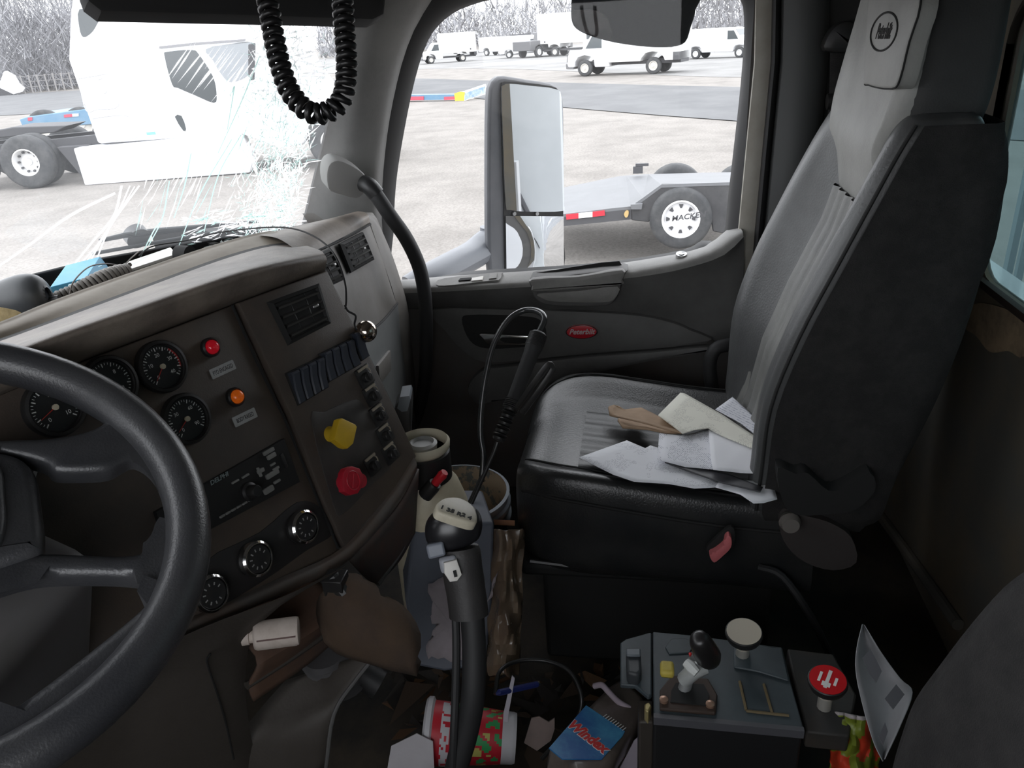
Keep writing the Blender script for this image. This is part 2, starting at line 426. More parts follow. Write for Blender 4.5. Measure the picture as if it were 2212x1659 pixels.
# switch plate on the ledge (lies on a plane parallel to the ledge)
_a, _b, _c = X(1000, 600, XD), X(1340, 573, XD), X(1170, 606.5, XD-.045)
_n = (_b-_a).cross(_c-_a).normalized()
if _n.z < 0: _n = -_n
def ledge(px, py, up=0): return PL(px, py, _a+_n*(.002+up*.5), _n)
mb = MB(); P = [(942, 612), (960, 601), (1075, 588), (1083, 592), (1078, 604), (1060, 606), (960, 617)]
T = [ledge(*p, .012) for p in P]; B = [p-_n*.01 for p in T]
mb.grid([cr(B, 3, True), cr(T, 3, True)], cu=True); mb.add(cr(T, 3, True), [tuple(range(21))], True)
sp = mb.build('switch_plate', M_doort, door)
for nm, P, m in (('window_switch', [(1018, 606), (1020, 600), (1044, 596), (1042, 604)], M_white), ('switch_well', [(990, 606), (994, 601), (1018, 599), (1016, 604)], M_blkm), ('lock_switch', [(1056, 602), (1058, 591), (1074, 589), (1072, 600)], M_doort)):
    mb = MB(); T = [ledge(*p, .018) for p in P]; B = [p-_n*.004 for p in T]
    mb.grid([B, T], cu=True); mb.add(T, [(0, 1, 2, 3)], True); mb.build(nm, m, sp)
lk = PL(1472, 551, X(1480, 547, XD-.005)+_n*.001, _n)
mb = MB(Frame(lk, (0, -1, 0), _n.cross(V((0, -1, 0))), _n)); mb.lathe([(.002, .004), (.006, .005), (.008, .003), (.013, .004), (.014, -.006)], 20); lkb = mb.build('lock_knob', M_sil, door)
# door glass
gl = cr(grow(a, .01, XG), 3, True)
mb = MB(); mb.add(gl, [tuple(range(len(gl)))], True)
g = mb.build('window_2', glassmat('door_glass', .003, (1, 1, 1), (.9, .9, .92), 4, .015), None, smooth=0, solid=.004); st(g)
# ---------- B pillar, beige strip, seals ----------
def strip(name, pts, m, par=None, s=40):
    mb = MB(); mb.loft(pts, N=10, M=2); return mb.build(name, m, par, smooth=s)
def col(pxs, x): return [X(a, b, x) for a, b in pxs]
s0 = [(1640, -30), (1636, 150), (1618, 330), (1604, 480), (1590, 640), (1584, 800), (1578, 1000)]
def sh(L, d, ext=0): return [(a+d, b) for a, b in L]
def full(P):    # extend to floor and ceiling
    return [P[0]+(P[0]-P[1]).normalized()*.4] + P + [V((P[-1].x, P[-1].y-.02, 0.02))]
S = lambda d, x: full(col(sh(s0, d), x))
st(strip('trim_3', [S(-8, XD-.002), S(-6, XD-.012), S(14, XD-.014), S(28, XD-.01)], M_beige))
st(strip('trim_4', [S(28, XD-.008), S(32, XD-.03), S(42, XD-.03), S(48, XD-.01)], M_rub))
bp = [S(48, XD-.006), S(54, XD-.03), S(100, XD-.045), S(138, XD-.03), S(152, XD-.0)]
st(strip('trim_5', bp, mat('b_pillar_plastic', (.085, .087, .087), .6)))
# side wall behind the pillar, to the rear corner
mb = MB(); mb.box((XD+.05, -.43, .8), (.04, .40, 1.64)); st(mb.build('wall_right', mat('rear_corner_trim', (.04, .038, .036), .8)))
# door sill / front side wall ahead of the door
mb = MB(); mb.box((XD+.05, 1.06, .38), (.04, .52, .76)); st(mb.build('wall_side_front', M_blkm)).name = 'wall_front_side'
# belt hardware behind the seat
bh = thing('seat_belt_retractor', 'dark seat belt guide and retractor on the rear pillar behind the grey headrest', 'seat belt', (1.85, -.46, .85))
FB = Frame((1.835, -.46, 1.0), (0, -1, 0), (0, 0, 1))
mb = MB(FB); q = [FB.px(*p) for p in ((1775, 110), (1785, 70), (1810, 48), (1840, 50), (1850, 100), (1850, 112))]
mb.ext(smo(q, 3), 0, .03, .008); mb.build('guide_cover', M_blk, bh)
q1, q2 = FB(tuple(FB.px(1782, 218))+(0,)), FB(tuple(FB.px(1850, 212))+(0,))
mb = MB(); mb.tube([q1+V((-.02, 0, 0)), q2+V((-.02, 0, 0))], .016, 14); mb.build('roller', M_blk, bh)
mb = MB(); pts = [FB(tuple(FB.px(*p))+(.01,)) for p in ((1797, 240), (1806, 246), (1809, 262), (1806, 285))]
mb.tube(cr(pts, 4), .0025, 8); mb.build('hook', M_sil, bh)
mb = MB(FB); q = [FB.px(*p) for p in ((1776, 300), (1830, 296), (1800, 420), (1740, 430))]; mb.ext(q, -.01, .02, .004); mb.build('retractor_box', M_blkm, bh)
mb = MB(); pts = [FB(tuple(FB.px(*p))+(.012,)) for p in ((1815, 110), (1812, 220), (1800, 330))]
mb.grid([[p+V((0, .022, 0)) for p in pts], [p-V((0, .022, 0)) for p in pts]]); mb.build('webbing', M_fab, bh, solid=.002)

# ---------- windshield, A pillar ----------
WA, WB = Z(0, 605, .83), Z(650, 490, .78)
wd = (WB-WA).normalized(); wh = V((wd.y, -wd.x, 0)).normalized()
if wh.y > 0: wh = -wh
WUP = (V((0, 0, 1))*math.cos(math.radians(32)) + wh*math.sin(math.radians(32))).normalized()
WN = wd.cross(WUP).normalized()
FW = Frame(WA, wd, WUP)
def wsp(px, py, h=0):
    a, b = FW.px(px, py, h); return FW((a, b, h))
wsE = [(650, 492), (672, 400), (700, 285), (722, 190), (738, 110), (757, 30), (768, -40)]
doE = [(846, 640), (843, 500), (840, 400), (854, 280), (880, 160), (908, 80), (950, 20), (990, -30)]
W0 = [wsp(*p, -.01) for p in wsE]
W0 = [W0[0]-WUP*.25] + W0
D0 = [X(*p, XD-.002) for p in ((842, 640), (826, 500), (826, 400), (838, 280), (862, 160), (890, 75), (925, 12), (960, -40))]
m1 = [W0[i].lerp(D0[i], .35)+V((-.035, -.025, .0)) for i in range(8)]
m2 = [W0[i].lerp(D0[i], .8)+V((-.035, -.02, .0)) for i in range(8)]
mb = MB().loft([W0, m1, m2, D0], N=20, M=5)
st(mb.build('trim_6', M_pil, smooth=60))
# header above the windshield / door
mb = MB().loft([[wsp(768, -40, -.01), wsp(300, -60, -.01), wsp(-200, -60, -.01), wsp(-700, -60, -.01)], [V((1.6, .50, 1.5)), V((1.2, .70, 1.5)), V((.8, .8, 1.5)), V((.2, .9, 1.5))], [V((1.7, .2, 1.62)), V((1.2, .2, 1.62)), V((.6, .3, 1.62)), V((-.1, .3, 1.62))]], N=12, M=4)
st(mb.build('trim_7', M_pil))
mb = MB(); hd = [V((XD+.012, .95, 1.62)), V((XD+.012, -.3, 1.62))]
mb.box((XD+.03, .25, 1.48), (.05, 1.3, .30)); st(mb.build('trim_8', M_door2))
# windshield glass
g0 = FW.px(-700, 700); 
x1 = [FW.px(*p) for p in wsE]
olw = [(-1.6, -.12), (x1[0][0]+.005, -.12)] + [(p[0]+.006, p[1]) for p in x1] + [(x1[-1][0], x1[-1][1]+.12), (-1.6, x1[-1][1]+.12)]
mb = MB(FW); mb.add([(p[0], p[1], 0) for p in olw], [tuple(range(len(olw)))])
ws = st(mb.build('window_1', glassmat('windshield_glass', .055, (1, 1, 1), (.9, .92, .95), 2.5, .03), smooth=0))
# cracks: long tapering slivers and dense crazing, all lying on the glass
M_crk = mat('crack_white', (.95, .97, .98), .35); M_crg = mat('crack_green', (.55, .72, .69), .3)
for m_ in (M_crk, M_crg):
    t_ = m_.node_tree; b_ = t_.nodes['Principled BSDF']; tl = t_.nodes.new('ShaderNodeBsdfTranslucent'); tl.inputs[0].default_value = (1, 1, 1, 1) if m_ is M_crk else (.50, .68, .64, 1)
    ad = t_.nodes.new('ShaderNodeMixShader'); ad.inputs[0].default_value = .75
    t_.links.new(b_.outputs[0], ad.inputs[1]); t_.links.new(tl.outputs[0], ad.inputs[2]); t_.links.new(ad.outputs[0], t_.nodes['Material Output'].inputs[0])
mb = MB(FW)
rc = random.Random(3)
def sliver(p, q, wdt, mi=0, h=.0015, bow=0):
    p = V(FW.px(*p)).to_2d() if False else V(FW.px(*p)); q = V(FW.px(*q))
    d = q-p; 
    if d.length < 1e-5: return
    nn = V((-d.y, d.x)).normalized()*wdt/2
    m_ = (p+q)/2+nn.normalized()*bow
    mb.mi = mi
    mb.add([(p.x, p.y, h), (m_.x-nn.x, m_.y-nn.y, h), (q.x, q.y, h), (m_.x+nn.x, m_.y+nn.y, h)], [(0, 1, 2, 3)])
def poly(L, wdt, mi=0):
    P = cr([(*FW.px(*p), 0) for p in L], 5)
    for i in range(len(P)-1):
        a_, b_ = P[i], P[i+1]; d = (b_-a_).normalized(); k = wdt/2*(1-.6*abs(i/len(P)-.5)); nn = V((-d.y, d.x, 0))*k
        mb.mi = mi; mb.add([(p.x, p.y, .0015) for p in (a_-nn, b_-nn, b_+nn, a_+nn)], [(0, 1, 2, 3)])
poly([(-20, 585), (60, 530), (150, 465), (240, 420), (245, 418)], .007)
for L, wd_ in (([(158, 572), (200, 520), (245, 465), (262, 400)], .006), ([(175, 568), (215, 520), (255, 455), (280, 400)], .004), ([(195, 562), (235, 490), (300, 400)], .005), ([(185, 565), (228, 505), (290, 402)], .003),
               ([(208, 560), (225, 515), (246, 470)], .004)): poly(L, wd_)
for L in ([(320, 530), (350, 470), (365, 390)], [(375, 470), (398, 400), (412, 330)], [(300, 560), (330, 500), (345, 480)], [(440, 500), (470, 380), (520, 290)], [(380, 545), (430, 420), (500, 300)], [(470, 330), (520, 220), (560, 120)], [(490, 280), (505, 190), (500, 200)]): poly(L, .0035, 1)
# diagonal stripes across the far truck's windows
for i in range(11):
    x_ = 355+i*14+rc.uniform(-3, 3); y_ = 178+rc.uniform(-14, 10)+i*5
    sliver((x_, y_), (x_+62+rc.uniform(-8, 10), y_-88+rc.uniform(-8, 8)), .0045)
for i in range(8):
    x_ = 440+i*12; y_ = 150+i*4+rc.uniform(-6, 6); sliver((x_, y_), (x_+42, y_-58), .003)
# long streaks fanning down-left from the impact
for i in range(70):
    x_ = rc.uniform(290, 560); y_ = rc.uniform(330, 520); L_ = rc.uniform(30, 95); an = math.radians(rc.uniform(52, 78))
    if x_ < 420 and y_ < 390: continue
    sliver((x_, y_), (x_+L_*math.cos(an), y_-L_*math.sin(an)), rc.uniform(.001, .004), 0 if rc.random() < .75 else 1)
# dense crazing, thickest near (620,330)
for i in range(2600):
    for _ in range(20):
        x_ = rc.gauss(600, 75); y_ = rc.uniform(60, 520)
        lim = 632+(490-y_)*.22
        if 395 < x_ < lim and rc.random() < math.exp(-((x_-612)/85)**2)*(.35+.65*min(1, max(0, (y_-60)/200))) : break
    else: continue
    if y_ < 180 and x_ < 540: continue
    L_ = rc.uniform(5, 26) if rc.random() < .8 else rc.uniform(20, 60); an = math.radians(rc.choice((rc.gauss(70, 18), rc.gauss(70, 18), rc.gauss(20, 18), rc.gauss(115, 20), rc.uniform(0, 180))))
    k = rc.random()
    sliver((x_, y_), (x_+L_*math.cos(an), y_-L_*math.sin(an)), rc.uniform(.0012, .005) if k < .55 else rc.uniform(.0006, .0016), 0 if k < .55 else 1, .0012+rc.uniform(0, .0015))
# flat slabs of shattered glass near the lower corner
for i in range(130):
    x_ = rc.uniform(380, 615); y_ = rc.uniform(440, 518)+(640-x_)*.07
    an = math.radians(rc.gauss(12, 14)); L_ = rc.uniform(10, 42)
    sliver((x_, y_), (x_+L_*math.cos(an), y_-L_*math.sin(an)), rc.uniform(.002, .006), 0 if rc.random() < .8 else 1)
for i in range(16):   # pale slivers upper right
    x_ = rc.uniform(630, 690); y_ = rc.uniform(100, 170); sliver((x_, y_), (x_+rc.uniform(20, 50), y_+rc.uniform(-10, 14)), .006)
cr_ = mb.build('cracks', [M_crk, M_crg], ws, smooth=0, label='white and green spider-web cracks in the shattered glass')
# black frit band at the windshield base and cowl
mb = MB(FW)
b0 = [FW.px(*p) for p in ((-300, 668), (0, 611), (139, 577), (226, 557), (369, 532), (480, 514), (652, 494))]
mb.add([(p[0], p[1], -.003) for p in b0]+[(p[0], -.14, -.003) for p in reversed(b0)], [tuple(range(14))])
mb.build('frit_band', M_blkm, ws, smooth=0)
# sun visor
FV = Frame((1.30, .70, 1.27), (.85, -.52, -.02), (.25, .4, .88))
def vq(L, h=0): return [FV.px(a, b, h) for a, b in L]
vis = thing('sun_visor', 'dark sun visor across the top of the windshield', 'sun visor', FV((0, 0, .05)))
q = vq([(178, -10), (186, 12), (215, 34), (400, 39), (560, 43), (735, 48), (800, 50), (824, 38), (830, -10), (830, -120), (160, -120)])
mb = MB(FV); mb.ext(q, -.015, .012, .006); vb = mb.build('visor_board', mat('visor_vinyl', (.05, .05, .052), .8), vis)
mb = MB(); mb.tube([FV((FV.px(850, -60)[0], FV.px(850, -60)[1], 0)), FV((FV.px(830, -60)[0], FV.px(830, -60)[1], 0)), FV((FV.px(500, -110)[0], FV.px(500, -110)[1], 0))], .006); mb.build('hinge_rod', M_blk, vis)
# grab handle at the A pillar
gh = thing('grab_handle', 'long black curved grab handle on the pillar beside the door window', 'grab handle', X(905, 900, 1.80))
mb = MB(); pts = cr([X(775, 392, 1.72), X(802, 408, 1.70), X(842, 465, 1.70), X(880, 520, 1.72), X(908, 585, 1.74), X(919, 660, 1.75), X(921, 760, 1.76), X(915, 840, 1.78), X(898, 905, 1.81), X(885, 925, 1.83)], 5)
mb.tube(pts, [.013]*6+[.017]*(len(pts)-6), 14); mb.build('bar', M_rub, gh)
mb = MB(); mb.tube(cr([X(786, 396, 1.71), X(800, 404, 1.70), X(813, 420, 1.70)], 3), .0195, 14); mb.build('sleeve', M_blk, gh)
FP = Frame(X(745, 385, 1.70), (.55, -.80, -.16), (-.02, -.2, .98))
q = [FP.px(*p) for p in ((704, 398), (702, 375), (706, 355), (718, 344), (738, 345), (772, 363), (788, 380), (790, 400), (780, 418), (764, 425), (740, 419), (712, 410))]
mb = MB(FP); mb.ext(smo(q, 2), -.05, .016, .005); mb.build('upper_mount', mat('mount_plastic', (.30, .295, .285), .6), gh, label='grey mount pad of the grab handle')
# ================= DASHBOARD =================
DH = V((.936, -.351, 0)).normalized()
HH = V((DH.y, -DH.x, 0))
TAU = math.radians(18)
DN = V((0, 0, -math.cos(TAU))) + HH*math.sin(TAU)
P0 = D(350, 790, 1.0)
NP = DN.cross(DH).normalized()
if NP.dot(CAM-P0) < 0: NP = -NP
FD = Frame(P0, DH, -DN, NP)
def dq(L, h=0): return [FD.px(a, b, h) for a, b in L]
dash = thing('dashboard', 'grey brown truck dashboard with gauges, switches and vents, wrapping around the wheel', 'dashboard', (1.0, .9, .3))
OUT = [(-220, 945), (120, 803), (506, 658), (618, 900), (640, 940), (735, 1185), (718, 1200), (440, 1325), (200, 1425), (-220, 1580)]
mb = MB(FD); mb.ext(dq(OUT), -.03, 0, .003); gp = mb.build('gauge_panel', M_face, dash)
CEN = [(508, 656), (600, 622), (700, 586), (722, 630), (757, 700), (800, 785), (850, 890), (893, 985), (886, 1010), (840, 1065), (738, 1183), (700, 1105), (622, 900), (560, 765)]
mb = MB(FD); mb.ext(dq(CEN), -.03, .008, .004); cp = mb.build('centre_panel', M_face, dash)
# side cheek of the stack towards the passenger
mb = MB(FD); e = dq([(702, 588), (724, 630), (759, 700), (802, 785), (852, 890), (894, 985)])
mb.grid([[(a, b, .004) for a, b in e], [(a+.01, b, -.02) for a, b in e], [(a+.02, b, -.2) for a, b in e]], raw=False); mb.build('stack_cheek', M_pass, dash)
# seams
mb = MB(FD)
e = dq([(507, 657), (560, 780), (620, 902), (680, 1050), (736, 1184)], .008)
mb.tube([(a, b, .002) for a, b in e], .0022, 6); mb.build('seam', M_seam, dash)
# hood pad
def dp(px, py, h): 
    a, b = FD.px(px, py, h); return FD((a, b, h))
r0 = [dp(-260, 975, -.03), dp(120, 808, -.03), dp(300, 738, -.03), dp(505, 662, -.03), dp(600, 628, -.03), dp(700, 592, -.03)]
r1 = [dp(-260, 962, .02), dp(115, 796, .02), dp(300, 724, .02), dp(503, 648, .02), dp(600, 613, .02), dp(704, 574, .012)]
r2 = [dp(-260, 930, .045), dp(105, 765, .045), dp(300, 696, .045), dp(500, 622, .045), dp(600, 590, .042), dp(706, 560, .02)]
r3 = [dp(-260, 880, .048), dp(60, 745, .048), dp(290, 664, .048), dp(500, 592, .048), dp(600, 566, .04), dp(700, 548, .01)]
r4 = [Z(-260, 835, .895), Z(0, 752, .895), Z(280, 652, .898), Z(480, 578, .90), Z(600, 546, .90), Z(690, 540, .888)]
r5 = [Z(-260, 820, .88), Z(0, 737, .88), Z(280, 634, .885), Z(480, 561, .888), Z(590, 531, .888), Z(660, 530, .875)]
mb = MB().loft([r0, r1, r2, r3, r4, r5], N=34, M=5); mb.build('hood_pad', M_top, dash, smooth=70)
# groove and rear rim of the dash top
r6 = [Z(-260, 814, .874), Z(0, 731, .874), Z(280, 628, .879), Z(480, 555, .882), Z(588, 527, .882), Z(655, 527, .872)]
r7 = [Z(-260, 800, .88), Z(0, 716, .88), Z(280, 608, .884), Z(480, 541, .886), Z(585, 510, .885), Z(640, 512, .872)]
r8 = [Z(-260, 788, .882), Z(0, 703, .882), Z(108, 659, .883), Z(280, 596, .886), Z(470, 532, .888), Z(580, 503, .886), Z(625, 505, .872)]
r9 = [p+V((.0, .006, -.09)) for p in r8]
mb = MB().loft([r5, r6], N=34, M=2); mb.build('top_groove', M_seam, dash)
mb = MB().loft([r6, r7, r8, [p+V((0, .012, -.006)) for p in r8], r9], N=34, M=4); mb.build('rear_rim', mat('rim_vinyl', (.32, .28, .225), .6, 0, (.19, .155, .12), 12, .6), dash, smooth=60)
# tray between rim and glass
mb = MB(); mb.add([(.2, .98, .79), (.9, .80, .79), (1.30, .65, .78), (1.62, .66, .77), (1.85, .72, .75), (1.85, .84, .755), (1.54, 1.01, .765), (1.22, 1.17, .775), (1.0, 1.30, .775), (.2, 1.31, .775)], [tuple(range(9))])
mb.build('defrost_tray', mat('tray_black', (.02, .02, .024), .8), dash)
# ---- passenger part of the dash ----
def pr(L): return [X(*p) for p in L]
t0 = pr([(560, 508, 1.30), (640, 488, 1.50), (720, 470, 1.66), (772, 456, 1.80)])
t1 = pr([(600, 515, 1.25), (680, 488, 1.45), (740, 470, 1.62), (786, 458, 1.78)])
t2 = pr([(640, 540, 1.20), (700, 512, 1.40), (755, 488, 1.58), (796, 466, 1.75)])
t3 = pr([(655, 552, 1.18), (705, 530, 1.38), (758, 503, 1.56), (799, 480, 1.75)])
mb = MB().loft([t0, t1, t2, t3], N=16, M=4); mb.build('passenger_top', M_top, dash, smooth=60)
c0 = pr([(640, 560, 1.20), (706, 532, 1.38), (760, 506, 1.56), (798, 484, 1.74)])
c1 = pr([(690, 640, 1.20), (742, 620, 1.38), (790, 590, 1.56), (826, 560, 1.74)])
c2 = pr([(740, 740, 1.20), (775, 730, 1.38), (822, 695, 1.56), (856, 655, 1.74)])
c3 = pr([(770, 810, 1.22), (800, 800, 1.38), (836, 765, 1.56), (866, 730, 1.74)])
c4 = pr([(800, 900, 1.22), (815, 880, 1.38), (846, 850, 1.56), (876, 810, 1.74)])
c5 = pr([(830, 1000, 1.22), (848, 960, 1.38), (862, 940, 1.56), (880, 900, 1.72)])
mb = MB().loft([c0, c1, c2], N=16, M=5); mb.build('passenger_face', M_pass, dash, smooth=60)
mb = MB().loft([[p-V((0, .004, 0)) for p in c2], c3, c4, c5], N=16, M=5); mb.build('glove_box_lid', mat('glove_plastic', (.17, .175, .175), .5, 0, (.12, .12, .115), 6, .5), dash, smooth=60)
# end cap toward the door
e0 = [t1[-1], t2[-1], t3[-1], c1[-1], c2[-1], c3[-1], c4[-1], c5[-1]]
e1 = pr([(797, 460, 1.82), (806, 474, 1.81), (815, 495, 1.82), (846, 565, 1.82), (874, 660, 1.82), (882, 740, 1.82), (890, 820, 1.82), (892, 920, 1.82)])
e2 = [p+V((.015, .18, 0)) for p in e1]
mb = MB().loft([e0, e1, e2], N=24, M=3); mb.build('end_cap', M_pass, dash, smooth=60)
mb = MB(); mb.tube(cr([p-V((0, .003, 0)) for p in c2], 4), .0025, 6); mb.tube(cr([p-V((0, .003, 0)) for p in c0], 4), .002, 6); mb.build('face_seam', M_seam, dash)
FG = Frame(c3[2], (c3[3]-c3[1]), (c2[2]-c4[2]))
mb = MB(FG); q = [FG.px(*p) for p in ((812, 790), (838, 757), (840, 800), (815, 832))]; mb.ext(q, -.005, .006, .002); mb.build('glove_latch', M_pass, dash)

# ---- vents ----
def vent(fr, quad, nx, ny, knob, par, depth=.03):
    """quad in panel px coords -> vent with frame, slats, tab"""
    q = [fr.px(*p, .012) for p in quad]
    def bl(u, v, z): 
        a = V(q[0])*(1-u)*(1-v)+V(q[1])*u*(1-v)+V(q[2])*u*v+V(q[3])*(1-u)*v
        return (a.x, a.y, z)
    mb = MB(fr)
    rim = [bl(-.06, -.06, .009), bl(1.06, -.06, .009), bl(1.06, 1.06, .009), bl(-.06, 1.06, .009)]
    inn = [bl(.02, .02, .013), bl(.98, .02, .013), bl(.98, .98, .013), bl(.02, .98, .013)]
    dp_ = [bl(.05, .05, .0085), bl(.95, .05, .0085), bl(.95, .95, .0085), bl(.05, .95, .0085)]
    mb.grid([[bl(-.07, -.07, .005), bl(1.07, -.07, .005), bl(1.07, 1.07, .005), bl(-.07, 1.07, .005)], rim, inn, dp_], raw=False, cu=True)
    mb.add(dp_, [(0, 1, 2, 3)])
    f = mb.build('air_vent', M_blkm, par)
    for j in range(ny):
        v = (j+.6)/(ny+.2)
        mb = MB(fr); mb.grid([[bl(.05, v-.035, .0095), bl(.95, v-.035, .0095)], [bl(.05, v, .0155), bl(.95, v, .0155)], [bl(.05, v+.05, .0135), bl(.95, v+.05, .0135)], [bl(.05, v+.05, .0095), bl(.95, v+.05, .0095)]], raw=False)
        mb.build('slat', mat('slat_grey', (.05, .048, .046), .45), f)
    for i in range(nx):
        u = (i+1)/(nx+1); mb = MB(fr); mb.grid([[bl(u-.008, .05, .0115), bl(u-.008, .95, .0115)], [bl(u+.008, .05, .0115), bl(u+.008, .95, .0115)]], raw=False); mb.build('vane', M_blk, f, solid=.001)
    k = V(bl(*knob, .018)); mb = MB(fr); mb.box(k, (.012, .004, .008)); mb.build('tab', M_sil, f, bevel=.001)
vent(FD, [(588, 655), (688, 618), (712, 695), (628, 738)], 2, 4, (.72, .45), dash)
FV1 = Frame(X(775, 545, 1.60), (t3[3]-t3[1]), (c0[2]-c1[2]))
FV1.o = FV1.o + FV1.ez*.010
vent(FV1, [(742, 528), (786, 505), (808, 558), (764, 583)], 2, 4, (.6, .45), dash)
FV2 = Frame(X(715, 575, 1.36), (t3[2]-t3[0]), (c0[1]-c1[1]))
FV2.o = FV2.o + FV2.ez*.014
vent(FV2, [(676, 560), (716, 540), (744, 600), (706, 618)], 1, 4, (.6, .45), dash)

# ---- gauges ----
def gauge(px, py, r, needle, red=0, nums=('0', '30', '60', '90', '120')):
    a, b = FD.px(px, py, .004); G = FD.at((a, b, 0))
    mb = MB(G); mb.lathe([(r, -.002), (r, .006), (r*.96, .009), (r*.86, .010), (r*.82, .007), (r*.80, .003), (0, .003)], 40)
    g = mb.build('gauge', M_blk, dash)
    mb = MB(G); mb.lathe([(r*.80, .0031), (r*.8, .0042), (0, .0042)], 36); mb.build('dial', mat('dial_black', (.012, .012, .012), .5), g)
    mb = MB(G)
    for i in range(31):
        t = math.radians(225-270*i/30); k = r*.66 if i % 3 else r*.60; wv = .0004 if i % 3 else .0007
        c_, s_ = math.cos(t), math.sin(t)
        mb.add([(c_*k-s_*wv, s_*k+c_*wv, .0046), (c_*k+s_*wv, s_*k-c_*wv, .0046), (c_*r*.74+s_*wv, s_*r*.74-c_*wv, .0046), (c_*r*.74-s_*wv, s_*r*.74+c_*wv, .0046)], [(0, 1, 2, 3)])
    mb.build('tick_marks', M_wht, g, smooth=0)
    if red:
        mb = MB(G); A = [math.radians(45-i*6) for i in range(12)]
        mb.grid([[(math.cos(t)*r*.70, math.sin(t)*r*.70, .0045) for t in A], [(math.cos(t)*r*.77, math.sin(t)*r*.77, .0045) for t in A]], raw=False); mb.build('red_band', mat('gauge_red', (.45, .03, .03), .5), g, smooth=0)
    for i, s in enumerate(nums):
        t = math.radians(225-270*i/(len(nums)-1)); text(s, G.at((math.cos(t)*r*.45, math.sin(t)*r*.45, .0046)), r*.2, 'numeral', M_wht, g, 0, .0002)
    mb = MB(G.at((0, 0, .0052), math.radians(needle))); mb.add([(-r*.1, -.0006, 0), (r*.62, -.0003, 0), (r*.62, .0003, 0), (-r*.1, .0006, 0), (-r*.1, -.0006, .0008), (r*.62, -.0003, .0008), (r*.62, .0003, .0008), (-r*.1, .0006, .0008)], [(4, 5, 6, 7), (0, 1, 5, 4), (1, 2, 6, 5), (2, 3, 7, 6)])
    mb.build('needle', mat('needle_red', (.5, .04, .03), .5), g)
    mb = MB(G); mb.lathe([(.0035, .0046), (.0035, .0075), (0, .008)], 14); mb.build('needle_cap', M_cream, g)
    # clear cover: small rim lip
    mb = MB(G); mb.lathe([(r*.84, .0075), (r*.82, .0085), (r*.80, .0075)], 36, cap=(0, 0)); mb.build('lens_ring', M_rub, g)
gauge(350, 792, .0345, 222, 1, ('0', '10', '20', '30', '40'))
gauge(403, 905, .0345, 210, 0, ('0', '30', '60', '90'))
gauge(238, 828, .0345, 200, 0, ('0', '4', '8', '12'))
gauge(118, 880, .0345, 200, 0, ('0', '5', '10'))
# ---- indicator lamps and plates ----
def lamp(px, py, m, nm):
    a, b = FD.px(px, py, .006); G = FD.at((a, b, 0))
    mb = MB(G); mb.lathe([(.0135, 0), (.0135, .006), (.0115, .0085), (.0098, .007)], 28); l = mb.build('indicator_lamp', M_blk, dash, label=nm)
    mb = MB(G); mb.lathe([(.0098, .004), (.0098, .009), (.008, .0125), (.0045, .0145), (0, .015)], 24); mb.build('lens', m, l)
lamp(457, 750, mat('lens_red', (.55, .008, .02), .15, emit=.12, coat=.6), 'red indicator lamp')
lamp(511, 857, mat('lens_orange', (.75, .14, .01), .2, 0, (.5, .05, .005), 150, .8, emit=.12, coat=.6), 'orange indicator lamp')
def plate(L, body):
    q = dq(L); a, b = V(q[0]), V(q[1]); cx = sum(p[0] for p in q)/4; cy = sum(p[1] for p in q)/4
    ang = math.atan2((b-a).y, (b-a).x); G = FD.at((cx, cy, 0), ang); wdt = (b-a).length; hgt = (V(q[3])-a).length
    mb = MB(G); mb.ext(rrect(wdt, hgt, .0012, 2), 0, .0012); p = mb.build('label_plate', mat('label_white', (.42, .43, .43), .5, 0, (.30, .29, .27), 60, .6), dash, label='white label reading '+body)
    text(body, G.at((0, -hgt*.03, .0013)), hgt*.62, 'lettering', M_blkm, p, 0, .0002, wdt*.9/(hgt*.62*len(body)*.68), 0)
plate([(451, 799), (502, 776), (510, 798), (458, 820)], 'PTO ENGAGED')
plate([(500, 903), (548, 880), (556, 900), (508, 924)], 'BODY RAISED')
# ---- rocker switch banks ----
def rockers(L, n):
    q = [V(p) for p in dq(L, .012)]
    mb = MB(FD); mb.ext([tuple(p) for p in q], .006, .012, .002); bk = mb.build('switch_bank', M_blkm, dash)
    for i in range(n):
        u0, u1 = (i+.08)/n, (i+.92)/n
        tl, tr = q[0].lerp(q[1], u0), q[0].lerp(q[1], u1); bl_, br = q[3].lerp(q[2], u0), q[3].lerp(q[2], u1)
        mb = MB(FD); rows = []
        for v, z in ((0.02, .012), (.03, .022), (.10, .024), (.50, .017), (.96, .014), (.98, .012)):
            l, r_ = tl.lerp(bl_, v), tr.lerp(br, v)
            rows.append([(l.x, l.y, .011), (l.x, l.y, z-.002), (*l.lerp(r_, .15), z), (*l.lerp(r_, .85), z), (r_.x, r_.y, z-.002), (r_.x, r_.y, .011)])
        mb.grid(rows, raw=False); mb.build('rocker_switch', mat('switch_blue_black', (.03, .036, .05), .4), bk, smooth=25)
rockers([(618, 806), (692, 770), (712, 836), (646, 876)], 4)
rockers([(690, 764), (755, 732), (782, 786), (712, 826)], 4)
rockers([(757, 722), (776, 712), (800, 768), (783, 780)], 1)
# chrome ball knob at the stack edge
ck = FD((*FD.px(790, 716, .02), .02))
mb = MB(); rr = .0185; mb.lathe([(0, -rr)]+[(rr*math.cos(t), rr*math.sin(t)) for t in [math.radians(-80+i*16) for i in range(11)]]+[(0, rr)], 28, ck)
kb = mb.build('ball_knob', mat('warm_chrome', (.60, .52, .45), .12, 1), dash, label='shiny chrome ball knob', smooth=80)
mb = MB(); mb.tube([ck, ck-NP*.05-DH*.015], .007, 12); mb.build('stem', M_blk, kb)
